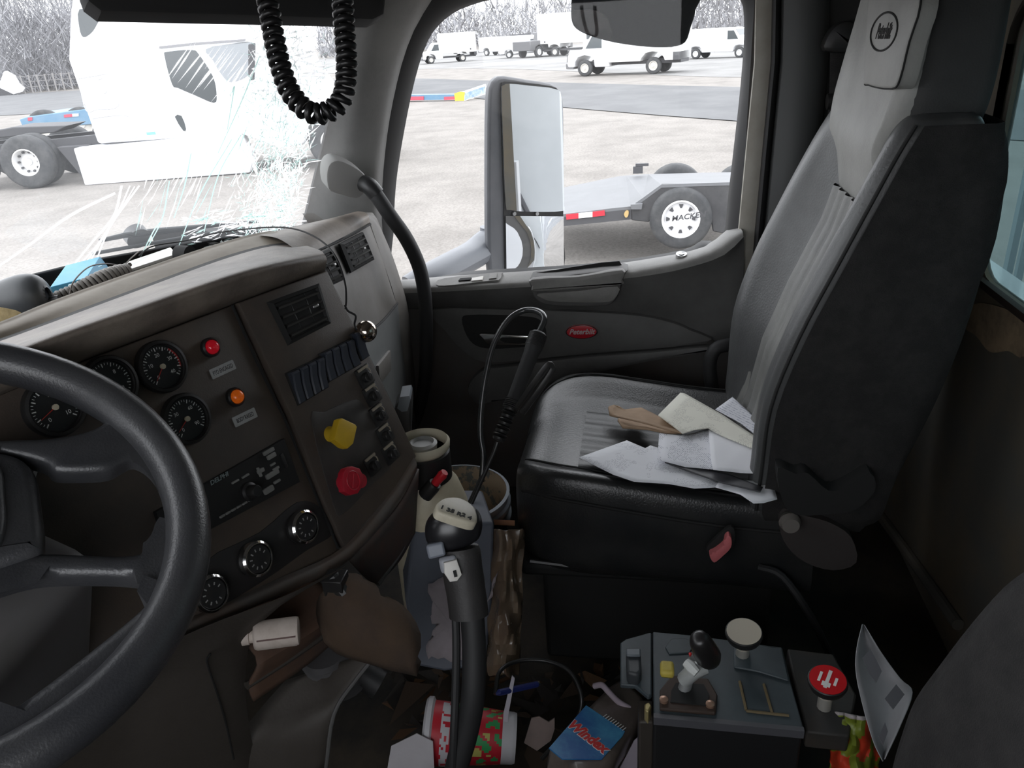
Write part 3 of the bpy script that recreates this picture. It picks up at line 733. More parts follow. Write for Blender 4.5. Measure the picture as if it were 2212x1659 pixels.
# ---- right column of small switches ----
for i, (px, py) in enumerate([(790, 812), (806, 852), (820, 895), (834, 938), (845, 978), (806, 1003)]):
    a, b = FD.px(px, py, .012); G = FD.at((a, b, .008), math.radians(4))
    mb = MB(G); mb.ext(rrect(.034 if i < 5 else .03, .033, .003, 2), 0, .004, .001); s_ = mb.build('toggle_plate', M_blk, dash)
    mb = MB(G); mb.cyl((-.002, -.002, .008), .0085, .010, 16); mb.box((-.002, .0, .013), (.004, .014, .006)); mb.build('toggle_knob', M_blk, s_, bevel=.0008)
    mb = MB(G); mb.tube(cr([(.003+.009*math.cos(t), .004+.009*math.sin(t), .006) for t in (1.2, .6, 0, -.6)], 3), .0011, 6); mb.build('icon_arc', mat('dusty_tan', (.30, .26, .20), .7), s_)
    mb = MB(G); mb.box((0, .0135, .005), (.024, .004, .003)); mb.build('legend_strip', mat('dusty_tan', (.3, .26, .2)), s_)
# ---- air brake knobs ----
def knob(px, py, ol, m, label, face=None):
    a, b = FD.px(px, py, .008)
    mb = MB(FD.at((a, b, .008))); mb.lathe([(.013, 0), (.0115, .006), (.0105, .030), (.011, .045)], 20); k = mb.build('brake_knob', m, dash, label=label)
    mb = MB(FD.at((0, 0, 0))); mb.ext(smo([FD.px(*p, .062) for p in ol], 1), .050, .062, .002); mb.build('knob_head', m, k)
    return k
M_yel = mat('brake_yellow', (.62, .40, .02), .45, 0, (.45, .30, .03), 30, .4)
M_red = mat('brake_red', (.45, .012, .03), .45, 0, (.30, .02, .03), 40, .5)
knob(712, 938, [(733, 906), (740, 903), (768, 916), (772, 922), (764, 958), (752, 969), (742, 966), (722, 950), (723, 944)], M_yel, 'yellow square push-pull brake knob')
k = knob(738, 1042, [(748, 1012), (762, 1007), (778, 1012), (786, 1028), (784, 1050), (774, 1066), (758, 1070), (744, 1062), (741, 1040), (742, 1022)], M_red, 'red octagonal push-pull brake knob')
a, b = FD.px(763, 1038, .062); mb = MB(FD.at((a, b, .062)))
mb.tube([(.0125*math.cos(t), .0145*math.sin(t), .0005) for t in [i*.35 for i in range(19)]], .001, 6); mb.tube([(-.006, -.009, .0005), (.006, .009, .0005)], .001, 6); mb.build('knob_ridge', M_red, k)
# recess outline of the brake valve plate
mb = MB(FD); q = smo(dq([(672, 905), (700, 890), (760, 865), (790, 880), (850, 990), (800, 1050), (742, 1110), (720, 1090)], .009), 3)
mb.ext(q, .006, .0095, .001); mb.build('valve_plate', mat('valve_plate_plastic', (.045, .04, .038), .5, 0, (.08, .07, .062), 12, .7), dash)
# ---- radio ----
rq = [(446, 1040), (608, 948), (642, 1040), (478, 1128)]
q = [V(p) for p in dq(rq)]; ang = math.atan2((q[1]-q[0]).y, (q[1]-q[0]).x)
rq2 = dq([(330, 1106), (608, 948), (642, 1042), (360, 1192)])
mb = MB(FD); mb.ext(rq2, -.001, .007, .002); ra = mb.build('radio', M_blkm, dash)
def rb(px, py, wd_, hg, m=None, nm='radio_button', z=.007):
    a, b = FD.px(px, py, .008); mb = MB(FD.at((a, b, z), ang)); mb.ext(rrect(wd_, hg, min(wd_, hg)*.25, 2), 0, .0028, .0006); return mb.build(nm, m or mat('button_grey', (.22, .22, .21), .5), ra)
for p in [(580, 975, .020, .006), (586, 985, .016, .007), (563, 1017, .012, .006), (560, 1020, .004, .014), (588, 1024, .024, .0075), (598, 1040, .012, .004), (596, 1012, .011, .004), (580, 1058, .018, .009), (589, 1003, .009, .003)]: rb(*p)
rb(613, 995, .006, .022, M_blk)
for p in [(530, 1028), (508, 1040)]: rb(*p, .012, .003)
for i in range(6): rb(480+i*12, 1115-i*7, .008, .003)
a, b = FD.px(540, 1062, .01); mb = MB(FD.at((a, b, .007))); mb.lathe([(.014, 0), (.013, .004), (.0095, .006), (.0085, .018), (.007, .02), (0, .02)], 28); mb.build('volume_knob', M_blk, ra)
a, b = FD.px(474, 1034, .008); text('DELPHI', FD.at((a, b, .0075), ang), .0085, 'radio_lettering', M_sil, ra, .2, .0003, 1.1, .0002)
# ---- climate dials ----
mb = MB(FD); mb.ext(smo(dq([(436, 1218), (560, 1150), (640, 1085), (690, 1096), (720, 1150), (660, 1190), (560, 1260), (440, 1320)]), 3), -.001, .002, .001); cl = mb.build('climate_panel', mat('climate_black', (.02, .018, .018), .5), dash)
for px, py in ((555, 1207), (658, 1138), (456, 1282)):
    a, b = FD.px(px, py, .014); G = FD.at((a, b, 0))
    mb = MB(G); mb.lathe([(.0235, .001), (.0235, .008), (.021, .010)], 32); mb.lathe([(.021, .004), (.021, .016), (.0185, .0185), (0, .0185)], 32); k = mb.build('climate_dial', M_blk, cl)
    mb = MB(G); mb.lathe([(.0245, .008), (.0245, .017), (.0215, .0195), (.0205, .0195), (.0205, .0175)], 36, cap=(0, 0)); mb.build('chrome_ring', M_chr, k)
    for j in range(9):
        t = math.radians(20+j*35); mb = MB(G.at((.0125*math.cos(t), .0125*math.sin(t), .0187), t)); mb.box((0, 0, 0), (.004, .0016, .0004)); mb.build('mark', mat('mark_grey', (.3, .3, .29), .6), k)
# lower rolled lip of the dash
l0 = [dp(-220, 1575, 0), dp(200, 1422, 0), dp(440, 1322, 0), dp(600, 1250, 0), dp(738, 1184, .006), dp(840, 1066, .006), dp(893, 985, .006)]
l1 = [dp(-220, 1590, .012), dp(200, 1436, .012), dp(440, 1335, .012), dp(605, 1262, .012), dp(744, 1194, .016), dp(848, 1075, .016), dp(899, 995, .014)]
l2 = [dp(-220, 1610, .008), dp(200, 1456, .008), dp(442, 1352, .008), dp(612, 1280, .008), dp(752, 1208, .01), dp(856, 1092, .01), dp(901, 1010, .01)]
l3 = [dp(-220, 1612, -.06), dp(200, 1460, -.06), dp(442, 1356, -.06), dp(612, 1284, -.06), dp(752, 1212, -.06), dp(856, 1098, -.06), dp(901, 1015, -.06)]
mb = MB().loft([l0, l1, l2, l3], N=36, M=4); mb.build('lower_lip', mat('lip_plastic', (.10, .09, .082), .45, 0, (.12, .075, .05), 10, .6), dash, smooth=60)
# kick panel right of the stack bottom, with its pale edge strip
k0 = [dp(901, 1012, -.01), dp(856, 1095, -.01), dp(752, 1210, -.01)]
k1 = [dp(897, 1080, -.04), dp(868, 1150, -.04), dp(790, 1250, -.04)]
k2 = [dp(893, 1150, -.06), dp(860, 1210, -.06), dp(812, 1262, -.06)]
mb = MB().loft([k0, k1, k2], N=10, M=4); mb.build('kick_panel', mat('kick_plastic', (.07, .06, .055), .6, 0, (.14, .06, .04), 14, .6), dash, solid=.004)
mb = MB(); mb.tube([dp(893, 1120, -.055), dp(866, 1190, -.055), dp(816, 1262, -.055)], .005, 8); mb.build('kick_edge', M_door, dash)

# ================= STEERING WHEEL =================
th, ph = math.radians(30), math.radians(-115)
WC = V((.447, .607, .842)); WNn = V((math.sin(th)*math.cos(ph), math.sin(th)*math.sin(ph), math.cos(th)))
FS = Frame(WC, V((1, 0, 0)).cross(WNn).cross(WNn)*-1, WNn.cross(V((1, 0, 0)).cross(WNn).cross(WNn)*-1), WNn)
sw = thing('steering_wheel', 'big dark steering wheel with worn padded rim and thick spokes, cut by the left edge', 'steering wheel', WC)
mb = MB(FS); Rr = .2195; rr = .0205
rows = []
for i in range(72):
    t = 2*math.pi*i/72; rows.append([((Rr+rr*math.cos(a_))*math.cos(t), (Rr+rr*math.cos(a_))*math.sin(t), rr*1.12*math.sin(a_)) for a_ in [2*math.pi*k_/18 for k_ in range(18)]])
mb.grid(rows, raw=False, cu=True, cv=True); mb.build('rim', M_wheel, sw, smooth=80)
def wq(L, h=0): return [FS.px(a, b, h) for a, b in L]
def pad(name, L, h0, h1, ch, m, sm=4): 
    mb = MB(FS); mb.ext(smo(wq(L, h1), sm), h0, h1, ch); return mb.build(name, m, sw, smooth=50)
# upper spoke (wide), lower spoke, hub
pad('spoke', [(-300, 990), (-150, 955), (0, 945), (80, 943), (140, 937), (200, 922), (232, 900), (243, 880), (300, 885), (345, 930), (390, 990), (404, 1060), (385, 1085), (362, 1060), (345, 1030), (320, 1000), (290, 985), (265, 995), (235, 1010), (180, 1014), (120, 1012), (92, 992), (0, 975), (-150, 985), (-300, 1030)], -.024, -.002, .008, M_wheel, 3)
pad('spoke', [(-200, 1300), (-100, 1250), (20, 1205), (90, 1190), (180, 1192), (260, 1195), (318, 1186), (345, 1160), (360, 1125), (400, 1110), (430, 1160), (425, 1230), (400, 1290), (360, 1320), (335, 1300), (338, 1265), (318, 1248), (260, 1240), (160, 1238), (80, 1242), (0, 1262), (-100, 1300), (-200, 1340)], -.026, -.004, .008, M_wheel, 3)
pad('rim_flare', [(338, 1255), (322, 1289), (265, 1340), (197, 1394), (100, 1468), (0, 1536), (-160, 1625), (-150, 1720), (60, 1620), (220, 1500), (340, 1400), (405, 1300), (400, 1250), (370, 1235)], -.018, .002, .012, M_wheel, 3)
pad('rim_flare', [(60, 815), (160, 842), (215, 865), (243, 885), (262, 890), (300, 900), (300, 880), (240, 840), (160, 808), (60, 790)], -.014, .0, .006, M_wheel, 3)
pad('hub', [(-330, 1000), (-200, 965), (-60, 965), (30, 975), (75, 1010), (92, 1100), (96, 1165), (70, 1195), (-60, 1240), (-200, 1290), (-330, 1300)], -.03, .004, .012, M_wheel)
pad('horn_pad', [(-300, 1010), (-180, 985), (-60, 985), (0, 1000), (10, 1060), (12, 1130), (-10, 1180), (-100, 1220), (-300, 1260)], .0, .012, .006, M_wheel)
# steering column
mb = MB(FS); mb.cyl((0, 0, -.22), .035, .40, 20); mb.build('column', M_blkm, sw)
mb = MB(FS.at((0, -.03, 0))); mb.ext(rrect(.20, .17, .03), -.30, -.07, .02); mb.build('column_shroud', mat('shroud_grey', (.09, .087, .09), .5, 0, (.08, .075, .07), 9, .7), sw, smooth=50)
mb = MB(); mb.tube([FS((.0, -.05, -.12)), FS((.17, .02, -.10))], .006, 8); mb.build('stalk', M_blk, sw)
# knee panel and console below the dash
kn = thing('knee_panel', 'dark brown-grey knee panel below the dashboard with a cut-out for the cables', 'panel', (.9, .5, .0))
def zd(px, py, d): return D(px, py, d)
a0 = [zd(-150, 1600, .78), zd(200, 1462, .88), zd(330, 1405, .92), zd(450, 1350, .96), zd(620, 1285, 1.02), zd(760, 1215, 1.06)]
a1 = [zd(-150, 1660, .80), zd(230, 1520, .92), zd(350, 1460, .96), zd(462, 1412, 1.0), zd(540, 1360, 1.04), zd(570, 1340, 1.06)]
a2 = [zd(-150, 1760, .84), zd(230, 1640, .97), zd(350, 1600, 1.0), zd(478, 1530, 1.04), zd(520, 1490, 1.06), zd(530, 1480, 1.07)]
a3 = [zd(-150, 1900, .9), zd(230, 1800, 1.03), zd(350, 1760, 1.08), zd(500, 1720, 1.12), zd(545, 1700, 1.14), zd(560, 1690, 1.15)]
M_knee = mat('knee_plastic', (.060, .052, .045), .65, 0, (.035, .028, .022), 5, .7, .2, 200)
mb = MB().loft([a0, a1, a2, a3], N=20, M=4); mb.build('panel', M_knee, kn, smooth=60)
mb = MB(); mb.tube(cr([zd(455, 1412, .985), zd(448, 1432, .99), (zd(470, 1500, 1.02)), zd(490, 1570, 1.05), zd(505, 1640, 1.07)], 4), .0014, 8); mb.build('panel_seam', M_seam, kn)
# shelf with the white bottle
s0_ = [zd(570, 1345, 1.06), zd(660, 1300, 1.10), zd(760, 1240, 1.14)]
s1_ = [zd(535, 1478, 1.06), zd(640, 1410, 1.12), zd(725, 1345, 1.18)]
mb = MB().loft([[p+V((.05, .10, .02)) for p in s0_], [p+V((.04, .10, -.03)) for p in s0_], [p.lerp(q_, .55) for p, q_ in zip(s0_, s1_)], s1_, [p-V((0, 0, .03)) for p in s1_]], N=12, M=4); mb.build('shelf', mat('shelf_rust', (.10, .055, .035), .8, 0, (.05, .035, .03), 9, .8), kn, solid=.004)
mb = MB(); mb.tube(cr([zd(532, 1482, 1.06), zd(640, 1412, 1.12), zd(735, 1345, 1.18)], 4), .006, 8); mb.build('shelf_edge', M_knee, kn)
mb = MB(); f_ = [zd(838, 1388, 1.14), zd(770, 1470, 1.12), zd(722, 1545, 1.10), zd(705, 1660, 1.12)]
mb.loft([f_, [p+V((-.02, .06, -.02)) for p in f_], [p+V((-.03, .16, -.06)) for p in f_]], N=16, M=3); mb.build('side_flange', M_knee, kn, solid=.004, smooth=60)
mb = MB(); mb.tube(cr([p+V((0, 0, .002)) for p in f_], 4), .003, 8); mb.build('flange_edge', M_door, kn)
mb = MB(); mb.tube(cr([zd(640, 1590, 1.2), zd(690, 1490, 1.2), zd(760, 1450, 1.2), zd(820, 1480, 1.2)], 6), .022, 14); mb.build('hose', M_rub, kn)
mb = MB()
for i in range(9): c_ = zd(700+i*5, 1420+i*7, 1.16+i*.004); mb.lathe([(.03, -.006), (.036, 0), (.03, .006)], 20, c_)
mb.build('corrugated_boot', mat('boot_grey', (.05, .048, .05), .7), kn)
# ================= PASSENGER SEAT =================
seat = thing('passenger_seat', 'black leather passenger seat with pale grey headrest panel, papers lying on its cushion', 'seat', (1.42, -.05, 0))
XN, XF = 1.17, 1.67
# cushion: closed sections across x, stacked along y
def csec(y, zt, zb, inset, bol=.022):
    a, b = XN+inset, XF-inset; m = (a+b)/2; wv = b-a
    return [V((a+.015, y, zb)), V((a-.004, y, (zb+zt)/2)), V((a, y, zt-.035)), V((a+.010, y, zt-.008+bol*.5)), V((a+.028, y, zt+bol*.55)), V((a+.052, y, zt+bol*.2)),
            V((a+.08, y, zt)), V((m, y, zt-.004)), V((b-.15, y, zt)), V((b-.115, y, zt+bol*.35)), V((b-.06, y, zt+bol)), V((b-.018, y, zt-.006+bol*.5)), V((b, y, zt-.035)), V((b+.004, y, (zb+zt)/2)), V((b-.015, y, zb)), V((m, y, zb-.005))]
secs = [csec(.243, .345, .315, .20, 0), csec(.245, .385, .275, .13, .004), csec(.235, .425, .262, .085, .008), csec(.21, .450, .258, .045, .012), csec(.165, .460, .258, .012, .018),
        csec(.09, .455, .256, .0, .024), csec(0, .440, .254, .0, .026), csec(-.1, .425, .25, .0, .026), csec(-.2, .415, .245, .0, .026), csec(-.3, .41, .24, .0, .024)]
mb = MB(); mb.loft(secs, closed=True, sm=4, M=4)
mb.add(secs[0], [tuple(range(16))], True); mb.add(secs[-1], [tuple(range(16))], True)
cu_ = mb.build('cushion', M_lea, seat, smooth=80)
# ribbed centre insert and piping
mb = MB()
rows = []
for i in range(33):
    y = .115-.385*i/32; rows.append([V((XN+.055+.25*k/24, y, .4585-.107*(.165-y)*1 + .003 + .0055*abs(math.sin(math.pi*(k/24*5))) - (.004 if k in (0, 24) else 0))) for k in range(25)])
mb.grid(rows); mb.build('cushion_insert', M_leam, cu_, smooth=80)
def cpt(y, k):
    j = 0
    for j in range(len(secs)-1):
        if secs[j][0].y >= y >= secs[j+1][0].y: break
    t = (secs[j][0].y-y)/max(1e-6, secs[j][0].y-secs[j+1][0].y); return secs[j][k].lerp(secs[j+1][k], t)
for k_, r_ in ((2, .0035), (5, .002), (10, .002)):
    mb = MB(); mb.tube(cr([cpt(y, k_)+V((-.002 if k_ == 2 else 0, 0, .003)) for y in (.22, .2, .15, .1, 0, -.1, -.2, -.29)], 3), r_, 8); mb.build('piping', M_blkm, cu_)
# backrest: closed sections (u across, w depth), stacked up the back
def bsec(z, yf, yb, xa, xb, bol, cen):
    m = (xa+xb)/2; k = min(1, (xb-xa)/.5)
    return [V((xa+.012, yb+.01, z)), V((xa, (yf+yb)/2, z)), V((xa+.002, yf-.012, z)), V((xa+.018, yf+bol*.9, z+.002)), V((xa+.042*k, yf+bol, z+.004)), V((xa+.082*k, yf-cen*.35, z)), V((m-.11*k, yf-cen, z)), V((m-.03, yf-cen, z)), V((m+.06*k, yf-cen, z)),
            V((xb-.115*k, yf-cen*.4, z)), V((xb-.07*k, yf+bol, z+.004)), V((xb-.022, yf+bol*.9, z+.002)), V((xb-.002, yf-.012, z)), V((xb, (yf+yb)/2, z)), V((xb-.012, yb+.01, z)), V((m, yb, z))]
bs = [bsec(.375, -.215, -.37, 1.20, 1.64, .0, 0), bsec(.42, -.190, -.39, 1.175, 1.65, .003, .012), bsec(.50, -.192, -.405, 1.17, 1.66, .004, .035), bsec(.62, -.198, -.435, 1.17, 1.665, .004, .050), bsec(.74, -.230, -.46, 1.17, 1.665, .004, .058), bsec(.86, -.276, -.475, 1.17, 1.66, .004, .060),
      bsec(.95, -.312, -.48, 1.172, 1.65, .003, .046), bsec(1.01, -.337, -.475, 1.175, 1.635, .002, .022), bsec(1.05, -.357, -.465, 1.18, 1.62, .0, .0), bsec(1.062, -.37, -.455, 1.20, 1.60, -.01, 0)]
mb = MB(); mb.loft(bs, closed=True, sm=4, M=4); mb.add(bs[0], [tuple(range(16))], True); mb.add(bs[-1], [tuple(range(16))], True)
br_ = mb.build('backrest', M_leam, seat, smooth=80)
# near side panel in dark fabric, slightly proud
mb = MB(); rows = []
for s_ in bs[:-1]:
    z = s_[0].z; rows.append([V((s_[1].x-.010, y, z)) for y in (s_[2].y-.004, s_[1].y+.02, s_[1].y-.02, s_[15].y+.012)]+[V((s_[1].x-.006, s_[15].y-.010, z)), V((s_[1].x+.08, s_[15].y-.022, z)), V((s_[7].x, s_[15].y-.024, z)), V((s_[13].x, s_[15].y-.016, z))])
mb.loft(rows, N=26, M=3); mb.build('side_panel', M_fab, br_, smooth=80)
mb = MB(); mb.tube(cr([s_[2]+V((-.002, .004, 0)) for s_ in bs[1:-1]], 4), .003, 8); mb.build('piping', M_blkm, br_)
# ribbed lower centre
mb = MB(); rows = []
for i in range(25):
    z = .44+.475*i/24
    j = max(k for k in range(len(bs)-1) if bs[k][0].z <= z); t = (z-bs[j][0].z)/(bs[j+1][0].z-bs[j][0].z); yf = bs[j][7].y*(1-t)+bs[j+1][7].y*t
    hw = .135-.01*(i/24)
    rows.append([V((1.435-hw*.9+hw*1.8*k/32, yf+.006+.009*abs(math.sin(math.pi*k/32*5)), z)) for k in range(33)])
mb.grid(rows); mb.build('ribbed_panel', mat('rib_leather', (.19, .19, .18), .45, 0, (.10, .10, .10), 6, .8, .2, 260), br_, smooth=80)
# headrest column: pale grey face, dark side
hs = [bsec(.88, -.356, -.40, 1.27, 1.57, 0, -.006), bsec(.92, -.349, -.42, 1.26, 1.58, 0, -.006), bsec(.96, -.345, -.43, 1.245, 1.59, 0, -.006), bsec(1.0, -.338, -.45, 1.245, 1.59, .003, -.004), bsec(1.05, -.345, -.462, 1.215, 1.605, .006, -.003), bsec(1.10, -.350, -.466, 1.205, 1.60, .004, -.004), bsec(1.17, -.358, -.470, 1.212, 1.585, .002, -.006), bsec(1.25, -.368, -.472, 1.225, 1.565, 0, -.006), bsec(1.31, -.385, -.468, 1.245, 1.545, -.01, -.004), bsec(1.335, -.41, -.455, 1.28, 1.51, -.02, 0)]
mb = MB(); mb.loft(hs, closed=True, sm=4, M=4); mb.add(hs[-1], [tuple(range(16))], True)
hr = mb.build('headrest', M_leag, seat, smooth=80, label='pale grey headrest with stitched round emblem')
mb = MB(); rows = []
for s_ in hs[3:-1]:
    z = s_[0].z; rows.append([V((s_[1].x+.002, s_[2].y-.004, z)), V((s_[1].x-.005, s_[2].y-.022, z)), V((s_[1].x-.006, s_[1].y-.02, z)), V((s_[1].x-.004, s_[15].y+.006, z)), V((s_[1].x+.012, s_[15].y-.003, z))])
mb.loft(rows, N=12, M=3); mb.build('headrest_side', mat('headrest_side_vinyl', (.045, .046, .046), .7, 0, (.03, .03, .03), 8, .6, .2, 400), hr, smooth=80)
# stitched patch and emblem on the headrest
def hface(x, z):
    j = max(k for k in range(len(hs)-1) if hs[k][0].z <= z); t = (z-hs[j][0].z)/(hs[j+1][0].z-hs[j][0].z)
    return hs[j][7].y*(1-t)+hs[j+1][7].y*t+.0045
H0 = V((1.405, hface(1.4, 1.15), 1.15)); H1 = V((1.405, hface(1.4, 1.03), 1.03)); H2 = V((1.405, hface(1.4, 1.25), 1.25))
FH = Frame(H0, (-1, 0, 0), H2-H1)
def hpx(a, b): return FH.px(a, b)
pt = smo([hpx(*p) for p in ((1882, 0), (1884, -60), (1980, -60), (1992, 10), (1968, 90), (1948, 170), (1930, 192), (1880, 184), (1871, 165))], 3)
mb = MB(FH); mb.ext(pt, -.02, .005, .004); pa = mb.build('headrest_patch', M_leag, hr, smooth=60)
mb = MB(FH); mb.tube([(p[0], p[1], .002) for p in pt]+[(*pt[0], .002)], .0015, 6); mb.build('stitching', M_blkm, pa)
ec = hpx(1917, 69)
ew = abs(hpx(1945, 69)[0]-hpx(1889, 69)[0])/2; eh = abs(hpx(1917, 27)[1]-hpx(1917, 111)[1])/2
mb = MB(FH.at((ec[0], ec[1], .0055))); mb.tube([(ew*math.cos(t), eh*math.sin(t), 0) for t in [i*math.pi/20 for i in range(41)]], .0016, 6); em = mb.build('emblem_ring', M_blkm, hr)
text('Peterbilt', FH.at((ec[0], ec[1], .0054), .02), .030, 'emblem_lettering', M_blkm, hr, .3, .0008, .72, .0006)
# seat base, suspension, recliner, buckle
mb = MB(); mb.box((1.43, -.03, .12), (.42, .44, .23)); mb.box((1.43, .0, .245), (.46, .46, .03)); mb.build('seat_base', M_blkm, seat, bevel=.01)
mb = MB(); c_ = X(1350, 1237, 1.175); mb.tube([X(1145, 1212, 1.172), X(1350, 1237, 1.172)], .004, 6); mb.build('base_edge', M_blk, seat)
mb = MB(); P = [X(1686, 1098, 1.165), X(1730, 1112, 1.15), X(1790, 1128, 1.15), X(1838, 1160, 1.16), X(1850, 1215, 1.16), X(1800, 1232, 1.16), X(1740, 1215, 1.15), X(1700, 1180, 1.15), X(1684, 1140, 1.16)]
P = cr(P, 3, True); mb.grid([P, [p+V((.05, 0, 0)) for p in P]], cu=True); mb.add(P, [tuple(range(len(P)))], True); mb.build('recliner_cover', mat('recliner_plastic', (.045, .038, .036), .7), seat, smooth=60)
mb = MB(); c_ = X(1706, 1128, 1.14); mb.lathe([(0, -.012), (.014, -.012), (.018, 0), (.014, .012), (0, .014)], 18, c_, 'x'); mb.build('recliner_knob', mat('knob_grey', (.16, .145, .13), .7), seat)
mb = MB(); P = cr([X(*p, 1.13) for p in ((1680, 1012), (1720, 1024), (1745, 1022), (1790, 1060), (1830, 1050), (1880, 1022), (1890, 1060), (1850, 1100), (1800, 1110), (1720, 1112), (1690, 1080))], 3, True)
mb.grid([P, [p+V((.06, 0, 0)) for p in P]], cu=True); mb.add(P, [tuple(range(len(P)))], True); mb.build('back_bracket', M_blkm, seat, smooth=60)
mb = MB(); FK = Frame(X(1555, 1180, 1.10), (0, -.62, .78), (0, .78, .62), (-1, 0, 0))
FK = Frame(X(1555, 1180, 1.12), X(1575, 1155, 1.12)-X(1537, 1200, 1.12), X(1530, 1160, 1.12)-X(1560, 1190, 1.12))
bk = smo([FK.px(*p) for p in ((1532, 1194), (1545, 1186), (1562, 1172), (1566, 1158), (1574, 1152), (1580, 1160), (1578, 1178), (1562, 1195), (1542, 1210))], 3)
mb.fr = FK; mb.ext(bk, -.006, .008, .002); bb = mb.build('buckle_button', mat('buckle_pink', (.60, .16, .17), .5), seat, label='faded red seat belt buckle')
mb = MB(FK); mb.ext(smo([FK.px(*p) for p in ((1526, 1190), (1545, 1168), (1575, 1143), (1588, 1150), (1586, 1182), (1560, 1212), (1542, 1222))], 3), -.012, -.0055, .002); mb.build('buckle_body', M_blkm, seat)
mb = MB(); mb.tube(cr([X(1640, 1225, 1.16), X(1690, 1245, 1.14), X(1750, 1330, 1.12), X(1800, 1430, 1.14)], 4), .007, 8); mb.build('cable', M_rub, seat)
# armrest / belt loop on the far side
mb = MB(); mb.tube(cr([X(1540, 850, 1.72), X(1533, 790, 1.72), X(1545, 755, 1.72), X(1575, 745, 1.73), X(1600, 745, 1.74)], 5), .016, 12); mb.build('far_armrest', M_rub, seat)

# ================= DRIVER SEAT (bottom right) =================
ds = thing('driver_seat', 'dark fabric side of the driver seat rising from the bottom right corner', 'seat', (.45, -.45, .0))
x_ = .62
sl = [X(*p, x_) for p in ((2260, 1130), (2212, 1205), (2150, 1262), (2080, 1345), (2010, 1440), (1962, 1510), (1935, 1580), (1912, 1660), (1900, 1740))]
bk_ = [V((x_, -.585, 1.0)), V((x_, -.585, .85)), V((x_, -.58, .70)), V((x_, -.57, .6)), V((x_, -.56, .5)), V((x_, -.55, .42)), V((x_, -.54, .36)), V((x_, -.53, .3)), V((x_, -.52, .25))]
rows = []
for f, q in zip(sl, bk_):
    h = (f-q).length; 
    rows.append([q+V((.0, 0, 0)), q.lerp(f, .5)+V((.004, 0, 0)), f+V((0, -.02, 0)), f+V((-.012, -.004, 0)), f+V((-.04, .002, 0)), f+V((-.12, -.01, 0)), f+V((-.35, -.01, 0)), q+V((-.35, 0, 0))])
mb = MB(); mb.loft(rows, closed=True, sm=4, M=3); mb.build('backrest', M_fab, ds, smooth=80)
mb = MB(); mb.box((.44, -.30, .25), (.36, .42, .16)); mb.box((.44, -.34, .09), (.3, .36, .17)); mb.build('seat_pan', M_fab, ds, bevel=.03)
# ================= PAPERS =================
def paper(name, pxs, z0, label, m, cat='paper', lift=.0, group=None, thick=.0009, curl=.0, th_=None):
    """sheet lying on the cushion at height z0(+slope), gently wavy"""
    ol = []
    L = [(a, b) for a, b in pxs]
    cen = V((sum(a for a, b in L)/len(L), sum(b for a, b in L)/len(L), 0))
    P = [V((a, b, 0)) for a, b in L]
    dense = []
    for i in range(len(P)):
        a, b = P[i], P[(i+1) % len(P)]; k = max(2, int((b-a).length/14))
        for j in range(k): dense.append(a.lerp(b, j/k))
    rings = []
    for s in (1, .8, .6, .4, .2, .02):
        r_ = []
        for p in dense:
            q = cen.lerp(p, s); g_ = Z(q.x, q.y, z0)
            zz = z0 + lift + curl*(s**3)*noise.noise(V((q.x*.02, q.y*.02, z0*50))) + .002*noise.noise(V((q.x*.03, q.y*.03, 3)))
            g_ = Z(q.x, q.y, zz); r_.append(g_)
        rings.append(r_)
    mb = MB(); mb.grid(rings, cu=True); mb.add(rings[-1], [tuple(range(len(dense)))], True)
    ob = mb.build(name, m, None, smooth=30, solid=thick)
    return tag(ob, label, cat, group)
def papermat(name, col, ang, sc=240, dens=.5, ink=(.30, .31, .36)):
    m = mat(name, col, .8); t = m.node_tree; b = t.nodes['Principled BSDF']
    tc = t.nodes.new('ShaderNodeTexCoord'); mp = t.nodes.new('ShaderNodeMapping'); mp.inputs['Rotation'].default_value = (0, 0, ang)
    wv = t.nodes.new('ShaderNodeTexWave'); wv.bands_direction = 'Y'; wv.inputs['Scale'].default_value = sc/6.28; wv.inputs['Distortion'].default_value = 0
    n = t.nodes.new('ShaderNodeTexNoise'); n.inputs['Scale'].default_value = 300
    n2 = t.nodes.new('ShaderNodeTexNoise'); n2.inputs['Scale'].default_value = 22
    m1 = t.nodes.new('ShaderNodeMath'); m1.operation = 'GREATER_THAN'; m1.inputs[1].default_value = .72
    m2 = t.nodes.new('ShaderNodeMath'); m2.operation = 'GREATER_THAN'; m2.inputs[1].default_value = .5
    m3 = t.nodes.new('ShaderNodeMath'); m3.operation = 'GREATER_THAN'; m3.inputs[1].default_value = 1-dens
    a1 = t.nodes.new('ShaderNodeMath'); a1.operation = 'MULTIPLY'; a2 = t.nodes.new('ShaderNodeMath'); a2.operation = 'MULTIPLY'
    mx = t.nodes.new('ShaderNodeMix'); mx.data_type = 'RGBA'; mx.inputs[6].default_value = (*col, 1); mx.inputs[7].default_value = (*ink, 1)
    l = t.links.new; l(tc.outputs['Object'], mp.inputs[0]); l(mp.outputs[0], wv.inputs[0]); l(mp.outputs[0], n.inputs[0]); l(mp.outputs[0], n2.inputs[0])
    l(wv.outputs['Fac'], m1.inputs[0]); l(n.outputs['Fac'], m2.inputs[0]); l(n2.outputs['Fac'], m3.inputs[0])
    l(m1.outputs[0], a1.inputs[0]); l(m2.outputs[0], a1.inputs[1]); l(a1.outputs[0], a2.inputs[0]); l(m3.outputs[0], a2.inputs[1]); l(a2.outputs[0], mx.inputs[0]); l(mx.outputs[2], b.inputs['Base Color'])
    return m
